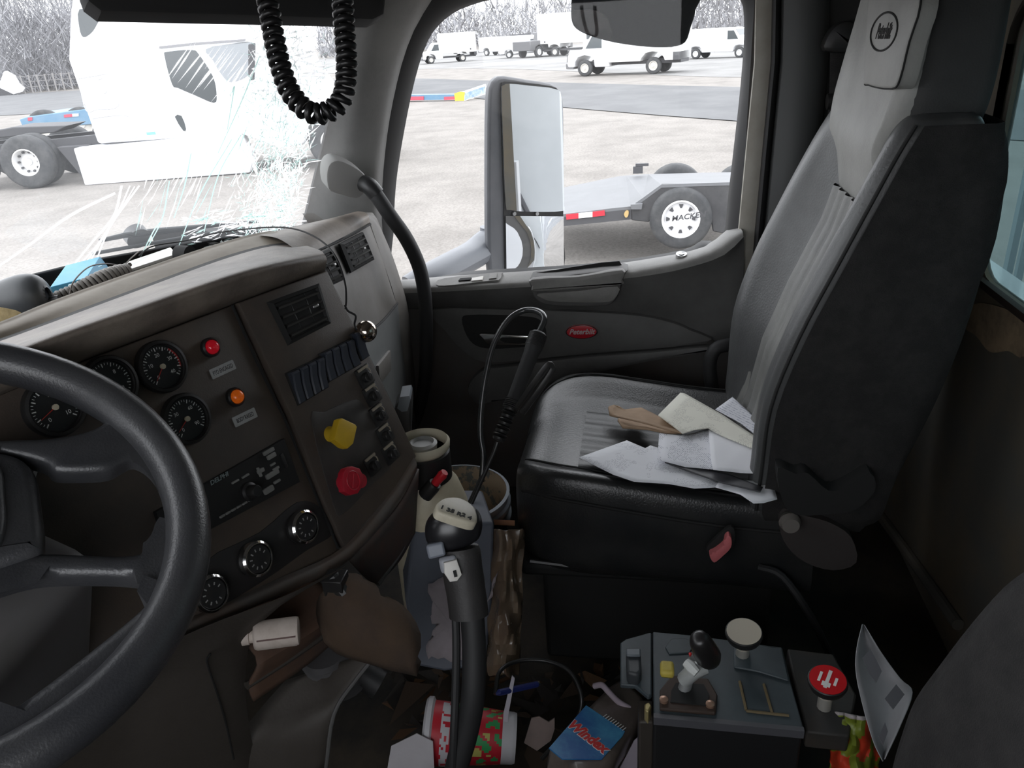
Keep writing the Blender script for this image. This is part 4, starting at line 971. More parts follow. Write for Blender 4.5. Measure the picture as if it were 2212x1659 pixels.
PW = papermat('paper_white', (.84, .85, .89), .9, 700, .48, (.5, .5, .55)); PW2 = papermat('paper_printed', (.82, .83, .88), -.4, 620, .55, (.35, .36, .42)); PY = papermat('paper_cream', (.80, .79, .70), -.38, 900, .5, (.5, .49, .44)); PWp = mat('paper_plain', (.85, .86, .90), .8)
paper('paper_sheet', [(1250, 988), (1354, 951), (1394, 968), (1405, 962), (1450, 975), (1560, 1040), (1545, 1052), (1500, 1055), (1445, 1045), (1370, 1040), (1325, 1025)], .474, 'crumpled white printed sheet nearest the front of the seat cushion', PW, group=None, curl=.008)
paper('paper_sheet', [(1560, 1030), (1640, 1040), (1668, 1035), (1679, 1078), (1650, 1086), (1628, 1087), (1600, 1068), (1545, 1052)], .474, 'white sheet end poking out beside the black folder strap at the cushion edge', PWp, curl=.008)
paper('printed_form', [(1424, 935), (1420, 992), (1480, 1008), (1660, 1024), (1664, 960), (1530, 925), (1500, 935), (1470, 941)], .484, 'white printed form in the middle of the paper heap on the passenger seat', PW2, curl=.006)
paper('paper_sheet', [(1530, 922), (1600, 945), (1660, 965), (1668, 1025), (1600, 1022), (1540, 1015), (1535, 990)], .490, 'blank white sheet lying on top of the printed form against the backrest', PWp, curl=.006)
paper('booklet', [(1422, 896), (1470, 848), (1480, 850), (1560, 895), (1650, 955), (1655, 972), (1640, 972), (1560, 940), (1530, 924), (1474, 934)], .496, 'cream folded booklet with small print slanting across the back of the heap', PY, 'booklet', thick=.003, curl=.004)
paper('lined_sheet', [(1545, 885), (1582, 858), (1612, 885), (1655, 925), (1655, 958), (1600, 915)], .488, 'white ruled sheet sticking up behind the cream booklet', papermat('paper_ruled', (.72, .73, .78), -.7, 260, .6, (.4, .42, .5)), curl=.004)
tag(paper('folder_strap', [(1436, 998), (1500, 1008), (1580, 1026), (1648, 1052), (1642, 1062), (1560, 1042), (1500, 1022)], .480, 'x', mat('dark_strap', (.06, .06, .065), .5), thick=.002), 'dark grey flat strap end lying between the white papers', 'strap')
en = paper('brown_envelope', [(1315, 878), (1326, 874), (1350, 884), (1385, 880), (1410, 892), (1440, 908), (1474, 934), (1440, 934), (1400, 925), (1345, 922), (1334, 906), (1338, 900), (1318, 895)], .482, 'crumpled brown paper wrapper at the left end of the paper heap', mat('kraft_paper', (.42, .29, .19), .75, 0, (.33, .22, .14), 40, .6), 'paper wrapper', curl=.012, thick=.004)
mb = MB(); mb.tube(cr([Z(1338, 900, .490), Z(1390, 912, .492), Z(1440, 926, .492), Z(1472, 934, .488)], 4), [.004]*13, 8, flat=.6); mb.build('folded_edge', mat('kraft_dark', (.38, .26, .17), .75), en)
# ================= CB CORD, DASH ITEMS =================
def coil(name, path, R, r, turns, m, label, cat, seg=9, n=6, parent=None):
    P = resamp(cr(path, 8), int(turns*seg)+1); mb = MB(); pts = []
    up = V((.3, .1, 1)).normalized(); a = None
    for i, p in enumerate(P):
        t = (P[min(i+1, len(P)-1)]-P[max(i-1, 0)]).normalized()
        if a is None: a = t.cross(V((1, .2, .1))).normalized()
        a = (a-t*a.dot(t)).normalized(); b = t.cross(a); q = 2*math.pi*i/seg
        RR = R(i/(len(P)-1)) if callable(R) else R
        pts.append(p+(a*math.cos(q)+b*math.sin(q))*RR)
    mb.tube(pts, r, n, raw=True); ob = mb.build(name, m, parent, smooth=80)
    if parent is None: tag(ob, label, cat)
    return ob
coil('coiled_cord', [D(560, -160, .50), D(570, -40, .50), D(583, 30, .50), D(600, 120, .50), D(625, 195, .50), D(665, 240, .50), D(705, 243, .50), D(738, 215, .50), D(749, 150, .50), D(744, 60, .50), D(738, -30, .50), D(734, -160, .50)], .0052, .0022, 46, mat('cord_black', (.012, .012, .013), .35, spec=.6), 'black coiled microphone cord hanging in a loop in front of the windshield', 'cord', seg=12)
# microphone at far left of the dash with grey coiled cord
mic = thing('radio_microphone', 'dark grey hand microphone lying on the dash at the left edge', 'microphone', Z(40, 690, .84))
mc = D(42, 646, 1.34)
mcs = [(-30, 690, .004), (-10, 672, .03), (30, 652, .04), (70, 640, .042), (98, 645, .034), (106, 655, .012)]
mb = MB(); FM = Frame(mc, D(106, 646, 1.34)-D(0, 664, 1.34), (0, 0, 1)); rows = []
MR = [(-75, 20), (-60, 34), (-30, 43), (10, 50), (40, 47), (56, 34), (62, 15)]
k = 1.38/FPX
for dx, rad in MR: rows.append([FM((dx*k, rad*k*math.cos(t)*1.0, rad*k*.8*math.sin(t))) for t in [2*math.pi*i/14 for i in range(14)]])
mb.loft(rows, closed=True, sm=2, M=3); mb.add(rows[0], [tuple(range(14))], True); mb.add(rows[-1], [tuple(range(14))], True)
mb.build('mic_body', mat('mic_grey', (.06, .065, .07), .4, 0, (.09, .09, .095), 15, .5), mic, smooth=80)
mb = MB(FM); mb.cyl((68*k, -12*k, 0), .006, .02, 12, 'x'); mb.build('strain_relief', M_blk, mic)
mb = MB(FM); mb.box((-62*k, 30*k, 10*k), (.045, .02, .03)); mb.build('mic_clip', M_white, mic, bevel=.006)
coil('microphone_cord', [D(118, 648, 1.38), D(170, 630, 1.40), D(215, 608, 1.42), D(250, 593, 1.44), D(284, 584, 1.46)], lambda t: .0105+.0045*math.sin(t*3), .0042, 17, mat('cord_grey', (.20, .185, .165), .55, 0, (.12, .11, .10), 30, .6), 'dusty grey coiled cord lying behind the dash rim', 'cord', seg=10)
# rag at far left
mb = MB(); rows = []
for i, (dx, rad) in enumerate([(-70, 8), (-50, 20), (-20, 26), (10, 22), (32, 16), (40, 6)]):
    rows.append([D(0+dx, 682+dx*.02, 1.2)+V((0, .02*math.sin(t)*rad/20, rad*.0006*math.cos(t))) for t in [2*math.pi*j/12 for j in range(12)]])
mb.loft(rows, closed=True, sm=2, M=3); tag(mb.build('tan_glove', mat('tan_cloth', (.40, .31, .16), .9, 0, (.22, .17, .08), 60, .7, .6, 120), smooth=80), 'tan fuzzy cloth glove tip at the left edge of the dash', 'glove')
# blue box
bx = thing('blue_box', 'bright blue cardboard box leaning on the dash below the glass', 'box', D(180, 630, 1.55))
q = [D(108, 620, 1.44), D(187, 600, 1.46), D(216, 554, 1.555), D(142, 573, 1.515)]
dn_ = V((0, 0, -.028))
mb = MB(); mb.add(q+[p+dn_ for p in q], [(0, 1, 2, 3), (7, 6, 5, 4), (0, 4, 5, 1), (1, 5, 6, 2), (2, 6, 7, 3), (3, 7, 4, 0)], True)
mb.build('carton', mat('box_blue', (.10, .42, .62), .45, 0, (.25, .55, .70), 14, .4), bx, bevel=.001)
q2 = [D(216, 554, 1.554), D(240, 585, 1.50), D(236, 602, 1.49), D(187, 601, 1.458)]
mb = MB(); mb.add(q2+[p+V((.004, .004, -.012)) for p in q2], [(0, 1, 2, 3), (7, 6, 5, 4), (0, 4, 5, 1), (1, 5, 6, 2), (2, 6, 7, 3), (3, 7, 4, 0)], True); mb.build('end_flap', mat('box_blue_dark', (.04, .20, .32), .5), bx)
mb = MB(); 
for px_, py_ in ((210, 588), (222, 584), (217, 576), (205, 594), (145, 622), (152, 616)):
    mb.lathe([(.004, 0), (.003, .0015), (0, .002)], 10, D(px_, py_, 1.435 if px_ < 180 else 1.455))
mb.build('printed_flowers', mat('print_pale', (.35, .55, .62), .6), bx)
# white slab (tablet-like) & black case
tb = thing('white_document_case', 'flat white case with black rounded end lying behind the dash rim', 'case', D(340, 570, 1.62))
q = [D(284, 580, 1.52), D(382, 548, 1.58), D(368, 534, 1.66), D(274, 566, 1.60)]
mb = MB(); mb.add(q+[p+V((0, 0, -.006)) for p in q], [(0, 1, 2, 3), (7, 6, 5, 4), (0, 4, 5, 1), (1, 5, 6, 2), (2, 6, 7, 3), (3, 7, 4, 0)], True); mb.build('cover', M_wht, tb, bevel=.001)
q = [p+V((0, 0, -.0065)) for p in [D(284, 581, 1.515), D(388, 547, 1.578), D(372, 536, 1.66), D(274, 568, 1.60)]]
mb = MB(); mb.add(q+[p+V((0, 0, -.02)) for p in q], [(0, 1, 2, 3), (7, 6, 5, 4), (0, 4, 5, 1), (1, 5, 6, 2), (2, 6, 7, 3), (3, 7, 4, 0)], True); mb.build('body', M_blkm, tb, bevel=.002)
FT = Frame(D(399, 550, 1.58), D(415, 545, 1.60)-D(380, 556, 1.56), (0, 0, 1)); mb = MB(FT); mb.cyl((0, 0, 0), .0185, .03, 24); mb.build('rounded_end', M_blkm, tb)
# loose cables on the dash
def cable(pts, r, m, label, name='cable', cat='cable'):
    mb = MB(); mb.tube(cr(pts, 7), r, 8, raw=True); return tag(mb.build(name, m, smooth=80), label, cat)
cable([D(150, 643, 1.36), D(158, 610, 1.38), D(190, 578, 1.44), D(225, 570, 1.50), D(265, 572, 1.54), D(285, 556, 1.57), D(300, 543, 1.60)], .0013, mat('cable_brown', (.10, .08, .065), .5), 'thin brown cable arching over the blue box')
cable([D(300, 552, 1.60), D(330, 532, 1.64), D(400, 520, 1.66), D(470, 503, 1.58), D(540, 494, 1.45), D(605, 491, 1.35), D(655, 500, 1.28), D(700, 525, 1.22), D(728, 560, 1.18), D(745, 610, 1.18), D(748, 645, 1.17), D(746, 668, 1.17)], .0014, M_blkm, 'thin black wire running over the dash top and down to the switches')
cable([D(745, 660, 1.165), D(752, 672, 1.16), D(768, 682, 1.155), D(766, 700, 1.15), D(770, 712, 1.14)], .0016, M_blkm, 'short twisted wire end beside the chrome knob')
rc2 = random.Random(5)
mb = MB()
for i in range(26):
    a_ = rc2.uniform(0, 1); p = V((380+a_*220, 560-a_*70, 0)); d_ = 1.63+a_*.12+rc2.uniform(-.03, .03)
    c_ = D(p.x+rc2.uniform(-8, 8), p.y+rc2.uniform(-8, 6), d_); s_ = rc2.uniform(.004, .012)
    mb.add([c_+V((rc2.uniform(-s_, s_), rc2.uniform(-s_, s_), rc2.uniform(-.003, .004))) for _ in range(4)], [(0, 1, 2), (0, 2, 3), (0, 1, 3), (1, 2, 3)], True)
tag(mb.build('glass_shards', mat('shard', (.62, .66, .66), .2), smooth=0), 'loose broken glass bits along the windshield base', 'broken glass', kind='stuff')
# wiper outside
wp = thing('wiper_arm', 'dark wiper arm and pivot outside at the base of the glass', 'wiper', wsp(300, 520, -.05))
mb = MB(); mb.tube([wsp(215, 520, -.05), wsp(270, 508, -.05), wsp(340, 500, -.06), wsp(450, 488, -.05), wsp(560, 478, -.05)], [.004, .006, .008, .005, .003], 10, raw=True); mb.tube([wsp(200, 548, -.03), wsp(330, 525, -.03), wsp(470, 500, -.03)], .004, 8, raw=True); mb.build('arm', mat('hazed_black', (.10, .105, .11), .6), wp)  # black lightened: haze over the wiper is put into its colour
mb = MB(Frame(wsp(295, 510, -.06), wd, WUP)); mb.cyl((0, 0, 0), .026, .02, 24); mb.build('pivot_cap', mat('hazed_cap', (.20, .205, .21), .6), wp)  # cap grey carries the same painted haze
# ================= GEAR SHIFTER =================
sd = .98
gs = thing('gear_shifter', 'black gear lever with pale shift-pattern cap standing between the seats', 'gear lever', (.87, .27, 0))
T0 = D(985, 1120, sd)
FSh = Frame(D(980, 1140, sd), V((.35, -.93, .08)), D(975, 1050, sd)-D(1008, 1330, sd-.0))
def sq(a, b, h=0): return FSh.px(a, b, h)
ks = .00058
mb = MB(FSh); rows = []
KR = [(-62, 8, 6), (-57, 26, 18), (-44, 42, 30), (-18, 54, 38), (12, 58, 40), (36, 54, 36), (54, 42, 28), (64, 26, 18), (67, 8, 6)]
rows = []
for i, (yy, rx, rz) in enumerate([(-44, 16, 14), (-42, 36, 26), (-34, 52, 36), (-14, 62, 44), (8, 63, 46), (28, 56, 42), (42, 40, 30), (48, 20, 16)]):
    rows.append([FSh((rx*ks*math.cos(t)+(yy*.08)*ks, yy*ks, rz*ks*math.sin(t))) for t in [2*math.pi*j/20 for j in range(20)]])
mb.loft(rows, closed=True, sm=2, M=4); mb.add(rows[0], [tuple(range(20))], True); mb.add(rows[-1], [tuple(range(20))], True)
kn_ = mb.build('shift_knob', mat('knob_gloss', (.014, .014, .016), .3, spec=.6), gs, smooth=80)
capq = [(943, 1090), (958, 1080), (985, 1078), (1010, 1088), (1026, 1105), (1030, 1128), (1020, 1134), (995, 1128), (965, 1118), (945, 1110), (940, 1100)]
FCp = Frame(D(985, 1106, sd-.045), D(1030, 1130, sd-.045)-D(945, 1092, sd-.045), D(990, 1080, sd-.01)-D(982, 1125, sd-.052))
mb = MB(FCp); mb.ext(smo([FCp.px(*p) for p in capq], 3), -.008, .004, .0035); cpx = mb.build('pattern_cap', mat('cap_ivory', (.50, .46, .36), .45, 0, (.40, .36, .28), 90, .5), kn_, smooth=60, label='worn ivory cap with the shift pattern')
for (px, py), s in (((962, 1099), '1 3'), ((985, 1108), '5 R'), ((1008, 1116), '2 4')):
    a, b = FCp.px(px, py, .004); text(s, FCp.at((a, b, .0043)), .0105, 'shift_numeral', M_blkm, cpx, 0, .0004, 1, .0004)
mb = MB(FSh); p = sq(990, 1218); mb.box((p[0]-.012, p[1]+.008, .022), (.022, .020, .014)); mb.build('range_switch', mat('switch_grey', (.30, .31, .34), .45), gs, bevel=.004)
p = sq(974, 1222); mb = MB(FSh); mb.ext([(p[0]+a*.011, p[1]+b*.013) for a, b in ((-.7, 1), (.8, 1), (1, -.5), (.3, -1), (-.5, -.9), (-.9, 0))], .026, .034, .002); ws_ = mb.build('splitter_switch', M_white, gs, label='small white splitter switch')
mb = MB(FSh); mb.box((p[0]+.003, p[1]-.003, .0345), (.004, .008, .002)); mb.build('switch_slot', M_blkm, ws_)
mb = MB(FSh); p = sq(945, 1185); mb.box((p[0]-.002, p[1]+.003, .018), (.022, .018, .016)); mb.build('range_button', mat('switch_grey2', (.20, .22, .26), .4), gs, bevel=.003)
mb = MB(); gp_ = [D(993, 1182, sd), D(997, 1215, sd), D(1004, 1260, sd), D(1010, 1300, sd), D(1013, 1330, sd)]
mb.tube(cr(gp_, 4), [.024, .0255, .026, .026, .026]+[.0255]*4+[.025]*8, 18, raw=True); mb.build('grip', mat('grip_rubber', (.032, .03, .03), .55, 0, (.05, .046, .044), 20, .5, .2, 300), gs, smooth=60)
mb = MB(); mb.tube(cr([D(1020, 1325, sd), D(1024, 1400, sd), D(1022, 1500, sd), D(1008, 1580, sd+.01), D(985, 1665, sd+.02), D(975, 1760, sd+.03)], 5), .0155, 14, raw=True); mb.build('lever', M_rub, gs)
mb = MB(); mb.tube(cr([D(984, 1325, sd), D(986, 1400, sd), D(984, 1500, sd), D(980, 1600, sd), D(975, 1760, sd+.02)], 5), .0055, 10, raw=True); mb.build('air_line', M_rub, gs)
mb = MB(); c_ = D(977, 1760, sd+.03); mb.lathe([(.08, -.06), (.06, -.02), (.03, .0)], 20, c_); mb.build('boot', M_rub, gs)

# ================= SPRAYER (pump bottle, hose, wand) and BUCKET =================
bx_, by_ = 1.50, .425
bk = thing('paint_bucket', 'grey plastic bucket with dried tan paint inside, in front of the passenger seat', 'bucket', (bx_, by_, 0))
# rim ellipse centre: find along ray
bc = D(985, 1065, 1.60); br = .105; bh = bc.z
bc2 = V((bc.x, bc.y, 0))
mb = MB(); mb.lathe([(br*.84, .0), (br*.98, bc.z-.06), (br*1.06, bc.z-.058), (br*1.07, bc.z-.05), (br*1.0, bc.z-.046), (br*1.01, bc.z-.03), (br*1.07, bc.z-.028), (br*1.07, bc.z-.02), (br*1.02, bc.z-.016), (br*1.04, bc.z-.002), (br*1.06, bc.z+.002), (br*1.0, bc.z+.004)], 48, bc2, cap=(1, 0))
mb.build('shell', mat('bucket_grey', (.26, .29, .32), .5, 0, (.18, .20, .22), 9, .5), bk, smooth=50)
mb = MB(); mb.lathe([(br*1.0, bc.z+.003), (br*.97, bc.z-.05), (br*.90, .03), (0, .03)], 48, bc2, cap=(0, 1)); mb.build('inner_wall', mat('dried_paint', (.36, .28, .20), .75, 0, (.14, .15, .15), 26, 1, lo=.5, hi=.55), bk)
# sprayer tank standing beside / in front
sc_ = D(925, 1060, 1.50); so = V((sc_.x, sc_.y, 0)); zc = D(905, 985, 1.50).z
sp_ = thing('pump_sprayer', 'cream pump sprayer tank with black collar and black pump handle next to the bucket', 'sprayer', so)
zt = D(905, 935, 1.50).z
mb = MB(); mb.lathe([(.0, .02), (.07, .02), (.078, .05), (.078, zt-.17), (.074, zt-.13), (.06, zt-.085), (.043, zt-.06), (.043, zt-.03)], 40, so); mb.build('tank', M_cream, sp_, smooth=60)
mb = MB(); mb.lathe([(.046, zt-.075), (.050, zt-.07), (.050, zt-.015), (.047, zt-.012)], 36, so, cap=(0, 0)); mb.build('black_collar', M_blk, sp_)
mb = MB(); mb.lathe([(.047, zt-.012), (.051, zt-.006), (.052, zt+.004), (.048, zt+.009), (.044, zt+.004), (.043, zt-.012), (.0, zt-.012)], 40, so); mb.build('cream_cap', mat('cap_cream', (.60, .55, .42), .45), sp_, smooth=60)
mb = MB(); mb.lathe([(.026, zt-.011), (.028, zt+.002), (.022, zt+.006), (.018, zt+.0), (.0, zt+.0)], 28, so); mb.build('pump_ring', mat('ring_grey', (.28, .28, .27), .45), sp_)
mb = MB(); P = [D(868, 858, 1.50), D(885, 856, 1.50), D(889, 870, 1.50), D(885, 965, 1.50), D(868, 955, 1.50), D(854, 925, 1.50), D(852, 880, 1.50)]
mb.grid([P, [p+V((.05, .01, 0)) for p in P]], cu=True); mb.add(P, [tuple(range(7))], True); mb.add([p+V((.05, .01, 0)) for p in P], [tuple(range(7))], True)
ph_ = mb.build('pump_handle', M_blk, sp_, bevel=.004)
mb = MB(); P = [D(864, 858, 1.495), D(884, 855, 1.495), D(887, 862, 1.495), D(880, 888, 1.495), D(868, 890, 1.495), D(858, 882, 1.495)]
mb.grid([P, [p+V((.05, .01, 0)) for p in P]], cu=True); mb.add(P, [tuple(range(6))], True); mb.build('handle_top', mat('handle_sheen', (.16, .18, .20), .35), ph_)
vb_ = D(935, 1050, 1.42); vt_ = D(952, 1030, 1.41); ax_ = (vt_-vb_)
mb = MB(); mb.tube([vb_-ax_*1.0, vb_, vb_+ax_*.3], [.014, .014, .012], 14); mb.build('valve_body', M_blk, sp_)
mb = MB(); mb.tube([vb_+ax_*.3, vb_+ax_*.9, vb_+ax_*1.2, vb_+ax_*1.5], [.008, .0085, .0095, .007], 14); mb.build('relief_valve', mat('valve_red', (.6, .02, .03), .4), sp_, label='red relief valve button')
# faint lettering patch on the collar
text('0', Frame(D(928, 990, 1.445), DH, (0, 0, 1)), .02, 'dial_mark', M_wht, sp_, 0, .0006, 1, .0004)
# spray wand
sw_ = thing('spray_wand', 'black spray wand with trigger and looping hose, stuck in the bucket', 'spray wand', D(1025, 1085, 1.52))
wA, wB = D(1165, 718, 1.55), D(1075, 955, 1.50); wt = (wB-wA).normalized()
def wpnt(t): return wA.lerp(wB, t)
mb = MB(); mb.tube([wpnt(t) for t in (0, .02, .14, .18, .2, .60, .62, .66)], [.013, .018, .0175, .0165, .0155, .0140, .015, .014], 18); mb.build('grip', M_rub, sw_, smooth=50)
mb = MB()
for i in range(10): mb.tube([wpnt(.02+i*.012), wpnt(.026+i*.012)], .0188, 18)
for i in range(6): mb.tube([wpnt(.62+i*.015), wpnt(.629+i*.015)], .0165, 16)
mb.build('ribbed_collar', M_blk, sw_)
mb = MB()
for i in range(9):
    t = .70+i*.033; mb.tube([wpnt(t), wpnt(t+.008), wpnt(t+.02)], [.013, .0155 if i % 2 else .0125, .011], 12)
mb.build('valve_housing', M_blk, sw_)
mb = MB(); mb.tube([wpnt(1.0), D(1068, 975, 1.50), D(1018, 1088, 1.47)], [.0045, .004, .004], 10); mb.build('lance', M_sil if False else M_blk, sw_)
mb = MB(); tr = cr([wpnt(.72)+V((0, -.01, 0)), D(1122, 872, 1.49), D(1150, 832, 1.47), D(1182, 790, 1.46), D(1192, 792, 1.46), D(1190, 804, 1.46), D(1160, 848, 1.47), D(1128, 892, 1.49)], 4); mb.tube(tr, .0042, 8, flat=1.6); mb.build('trigger', M_blk, sw_)
mb = MB(); mb.tube(cr([wpnt(0), D(1176, 690, 1.56), D(1165, 674, 1.58), D(1135, 670, 1.60), D(1100, 690, 1.60), D(1068, 740, 1.60), D(1050, 810, 1.60), D(1040, 880, 1.60), D(1038, 940, 1.60), D(1044, 985, 1.60), D(1040, 1040, 1.60)], 7), .0062, 12, raw=True); mb.build('hose', mat('hose_black', (.03, .032, .033), .25, spec=.7), sw_, smooth=80)
mb = MB(); mb.tube([D(1040, 1030, 1.55), D(1012, 1090, 1.52), D(1005, 1130, 1.50)], .004, 8); mb.build('lance_tip', M_blkm, sw_)

# ================= TOTE, BAG, FLOOR CLUTTER =================
tt = thing('grey_tote', 'blue-grey plastic tote with a torn pale paper patch behind the gear lever', 'tote', (1.30, .45, 0))
q = [D(893, 1124, 1.46), D(1068, 1128, 1.44), D(1064, 1300, 1.40), D(1050, 1440, 1.36), D(960, 1452, 1.36), D(900, 1440, 1.37), D(876, 1300, 1.41)]
mb = MB(); bq = [p+V((.14, .05, -.02)) for p in q]
mb.grid([q, bq], cu=True); mb.add(q, [tuple(range(7))], True); mb.add(bq, [tuple(range(7))], True)
M_tote = mat('tote_grey', (.085, .095, .12), .55, 0, (.06, .065, .085), 10, .5); mb.build('body', M_tote, tt, bevel=.006)
mb = MB(); mb.tube([D(895, 1123, 1.45), D(930, 1122, 1.45)], .004, 8); mb.build('rim', mat('tote_rim', (.20, .24, .27), .4), tt)
def onq(a, b, off=.004):
    n_ = (q[1]-q[0]).cross(q[4]-q[0]).normalized(); 
    if n_.dot(CAM-q[0]) < 0: n_ = -n_
    return PL(a, b, q[0]+n_*off, n_)
rg = random.Random(9)
def ragged(name, L, m, par, off=.01, th=.002, amp=5):
    P = []
    for i in range(len(L)):
        a, b = V((*L[i], 0)), V((*L[(i+1) % len(L)], 0)); k = max(2, int((b-a).length/12))
        for j in range(k): p = a.lerp(b, j/k); P.append((p.x+rg.uniform(-amp, amp), p.y+rg.uniform(-amp, amp)))
    cx, cy = sum(p[0] for p in P)/len(P), sum(p[1] for p in P)/len(P)
    rings = [[onq(cx+(a-cx)*s, cy+(b-cy)*s, off+.004*noise.noise(V((a*.03*s, b*.03*s, 1)))) for a, b in P] for s in (1, .7, .4, .1)]
    mb = MB(); mb.grid(rings, cu=True); mb.add(rings[-1], [tuple(range(len(P)))], True); return mb.build(name, m, par, solid=th)
ragged('torn_label', [(925, 1262), (965, 1245), (982, 1262), (1000, 1300), (1035, 1330), (1040, 1410), (1010, 1432), (925, 1420), (918, 1400), (945, 1350), (925, 1335), (940, 1300), (925, 1290)], mat('torn_paper', (.33, .29, .31), .9, 0, (.22, .19, .20), 18, .6), tt)
ragged('torn_label', [(1078, 1150+80), (1060, 1262), (1064, 1290), (1054, 1300)], mat('torn_paper', (.3, .3, .3)), tt, .012, .002, 3)
# crumpled plastic bag
mb = MB(); R_ = []
for i in range(15):
    v = i/14; r_ = []
    for j in range(12):
        u = j/11; px = (1052+u*(82-10*v)) + 14*noise.noise(V((u*4, v*5, 2))); py = 1142+v*320+10*noise.noise(V((u*5, v*4, 7)))
        d_ = 1.47-.12*v+.05*noise.noise(V((u*5, v*7, 0)))+.025*noise.noise(V((u*14, v*18, 0)))-.05*math.sin(u*math.pi)
        r_.append(D(px, py, d_))
    R_.append(r_)
mb.grid(R_); 
bgm = mat('bag_plastic', (.20, .145, .10), .25, 0, (.10, .065, .045), 7, .8, .3, 60, spec=.7)
tag(mb.build('plastic_bag', bgm, smooth=50, solid=.002, sub=1), 'crumpled clear-brown plastic bag slumped against the passenger seat base', 'bag')
mb = MB(); mb.box((1.66, .25, .07), (.03, .2, .05)); 
w_ = thing('wooden_crate', 'orange-brown wooden slat showing between the bucket and the seat', 'wood', (1.55, .24, 0))
mb = MB(); mb.add([D(1066, 1122, 1.5), D(1112, 1124, 1.5), D(1112, 1136, 1.5), D(1068, 1134, 1.5), D(1066, 1122, 1.58), D(1112, 1124, 1.58), D(1112, 1136, 1.58), D(1068, 1134, 1.58)], [(0, 1, 2, 3), (7, 6, 5, 4), (0, 4, 5, 1), (1, 5, 6, 2), (2, 6, 7, 3), (3, 7, 4, 0)], True)
M_or = mat('orange_wood', (.42, .19, .09), .6, 0, (.28, .12, .06), 30, .5); mb.build('slat', M_or, w_)
mb = MB(); mb.add([D(1062, 1148, 1.49), D(1118, 1146, 1.49), D(1118, 1156, 1.49), D(1056, 1158, 1.49), D(1062, 1148, 1.56), D(1118, 1146, 1.56), D(1118, 1156, 1.56), D(1056, 1158, 1.56)], [(0, 1, 2, 3), (7, 6, 5, 4), (0, 4, 5, 1), (1, 5, 6, 2), (2, 6, 7, 3), (3, 7, 4, 0)], True); mb.build('slat', M_or, w_)
# brown cover below the dash
mb = MB(); rows = []
for i in range(9):
    v = i/8; r_ = []
    for j in range(10):
        u = j/9; px = 725+u*165+v*(-20+u*40)-(1-v)*u*70; py = 1255+v*112+u*(48+14*v)
        r_.append(D(px, py, 1.15-.03*math.sin(u*math.pi)*math.sin(v*math.pi)+.008*noise.noise(V((u*4, v*4, 5)))))
    R2 = r_; rows.append(r_)
mb.grid(rows); tag(mb.build('brown_cloth_cover', mat('brown_cloth', (.085, .055, .035), .9, 0, (.05, .035, .028), 8, .8, .4, 200), smooth=80, solid=.03), 'rust-brown cloth cover hanging below the lower dash edge', 'cloth')
mb = MB(); P_ = D(725, 1255, 1.12); mb.box(P_, (.03, .03, .02)); mb.tube([D(715, 1245, 1.12), D(745, 1285, 1.12)], .012, 10); mb.tube(cr([D(700, 1262, 1.12), D(705, 1285, 1.12), D(712, 1300, 1.14)], 4), .003, 6); tag(mb.build('wiring_connector', M_blk, bevel=.002), 'black wiring connector hanging under the dash lip', 'connector')
# white bottle on the shelf
wb = thing('white_bottle', 'small dirty white plastic bottle lying on the shelf under the dash', 'bottle', D(595, 1392, 1.06))
FB_ = Frame(D(598, 1368, 1.055), D(645, 1362, 1.06)-D(550, 1374, 1.05), (0, 0, 1))
k = 1.055/FPX
mb = MB(FB_); mb.lathe([(.0, -48*k), (28*k, -46*k), (31*k, -40*k), (31*k, 40*k), (29*k, 46*k), (0, 48*k)], 24, ax='x'); mb.build('bottle_body', mat('dirty_white', (.62, .54, .48), .6, 0, (.42, .34, .28), 30, .6), wb, smooth=60)
mb = MB(FB_); mb.lathe([(14*k, -47*k), (14*k, -56*k), (17*k, -57*k), (17*k, -72*k), (0, -72*k)], 20, ax='x'); mb.build('bottle_cap', mat('dirty_white', (.6, .5, .45)), wb)
mb = MB(FB_); mb.box((2*k, 10*k, 28.5*k), (80*k, 3*k, 4*k)); mb.build('ridge_shade', mat('bottle_shade', (.20, .13, .12), .7), wb)
# fast food cup, paper box, spray refill pouch, paper scraps
cupc = D(1018, 1588, 1.24)
FC_ = Frame(cupc, D(1110, 1592, 1.24)-D(930, 1580, 1.24), V((0, 0, 1)))
k = 1.24/FPX
cp_ = thing('paper_cup', 'red and green patterned paper cup lying on its side behind the gear lever', 'cup', (cupc.x, cupc.y, 0))
M_cr, M_cg, M_cy, M_cw = mat('cup_red', (.50, .015, .03), .5), mat('cup_green', (.03, .30, .09), .5), mat('cup_lime', (.48, .45, .12), .5), mat('cup_white', (.55, .54, .56), .6)
mb = MB(FC_); mb.mi = 0; N_ = 72
prof = [(-98, 70), (-85, 70), (-82, 66), (-60, 65), (-30, 62), (0, 59), (30, 57), (60, 54), (66, 53), (90, 52), (96, 50)]
prof = [prof[0]] + [(a[0]+(b[0]-a[0])*t/6, a[1]+(b[1]-a[1])*t/6) for a, b in zip(prof[:-1], prof[1:]) for t in range(1, 7)]
L_ = []
for x, r_ in prof: L_.append([(x*k, r_*k*math.cos(2*math.pi*i/N_), r_*k*math.sin(2*math.pi*i/N_)) for i in range(N_)])
rg = random.Random(4)
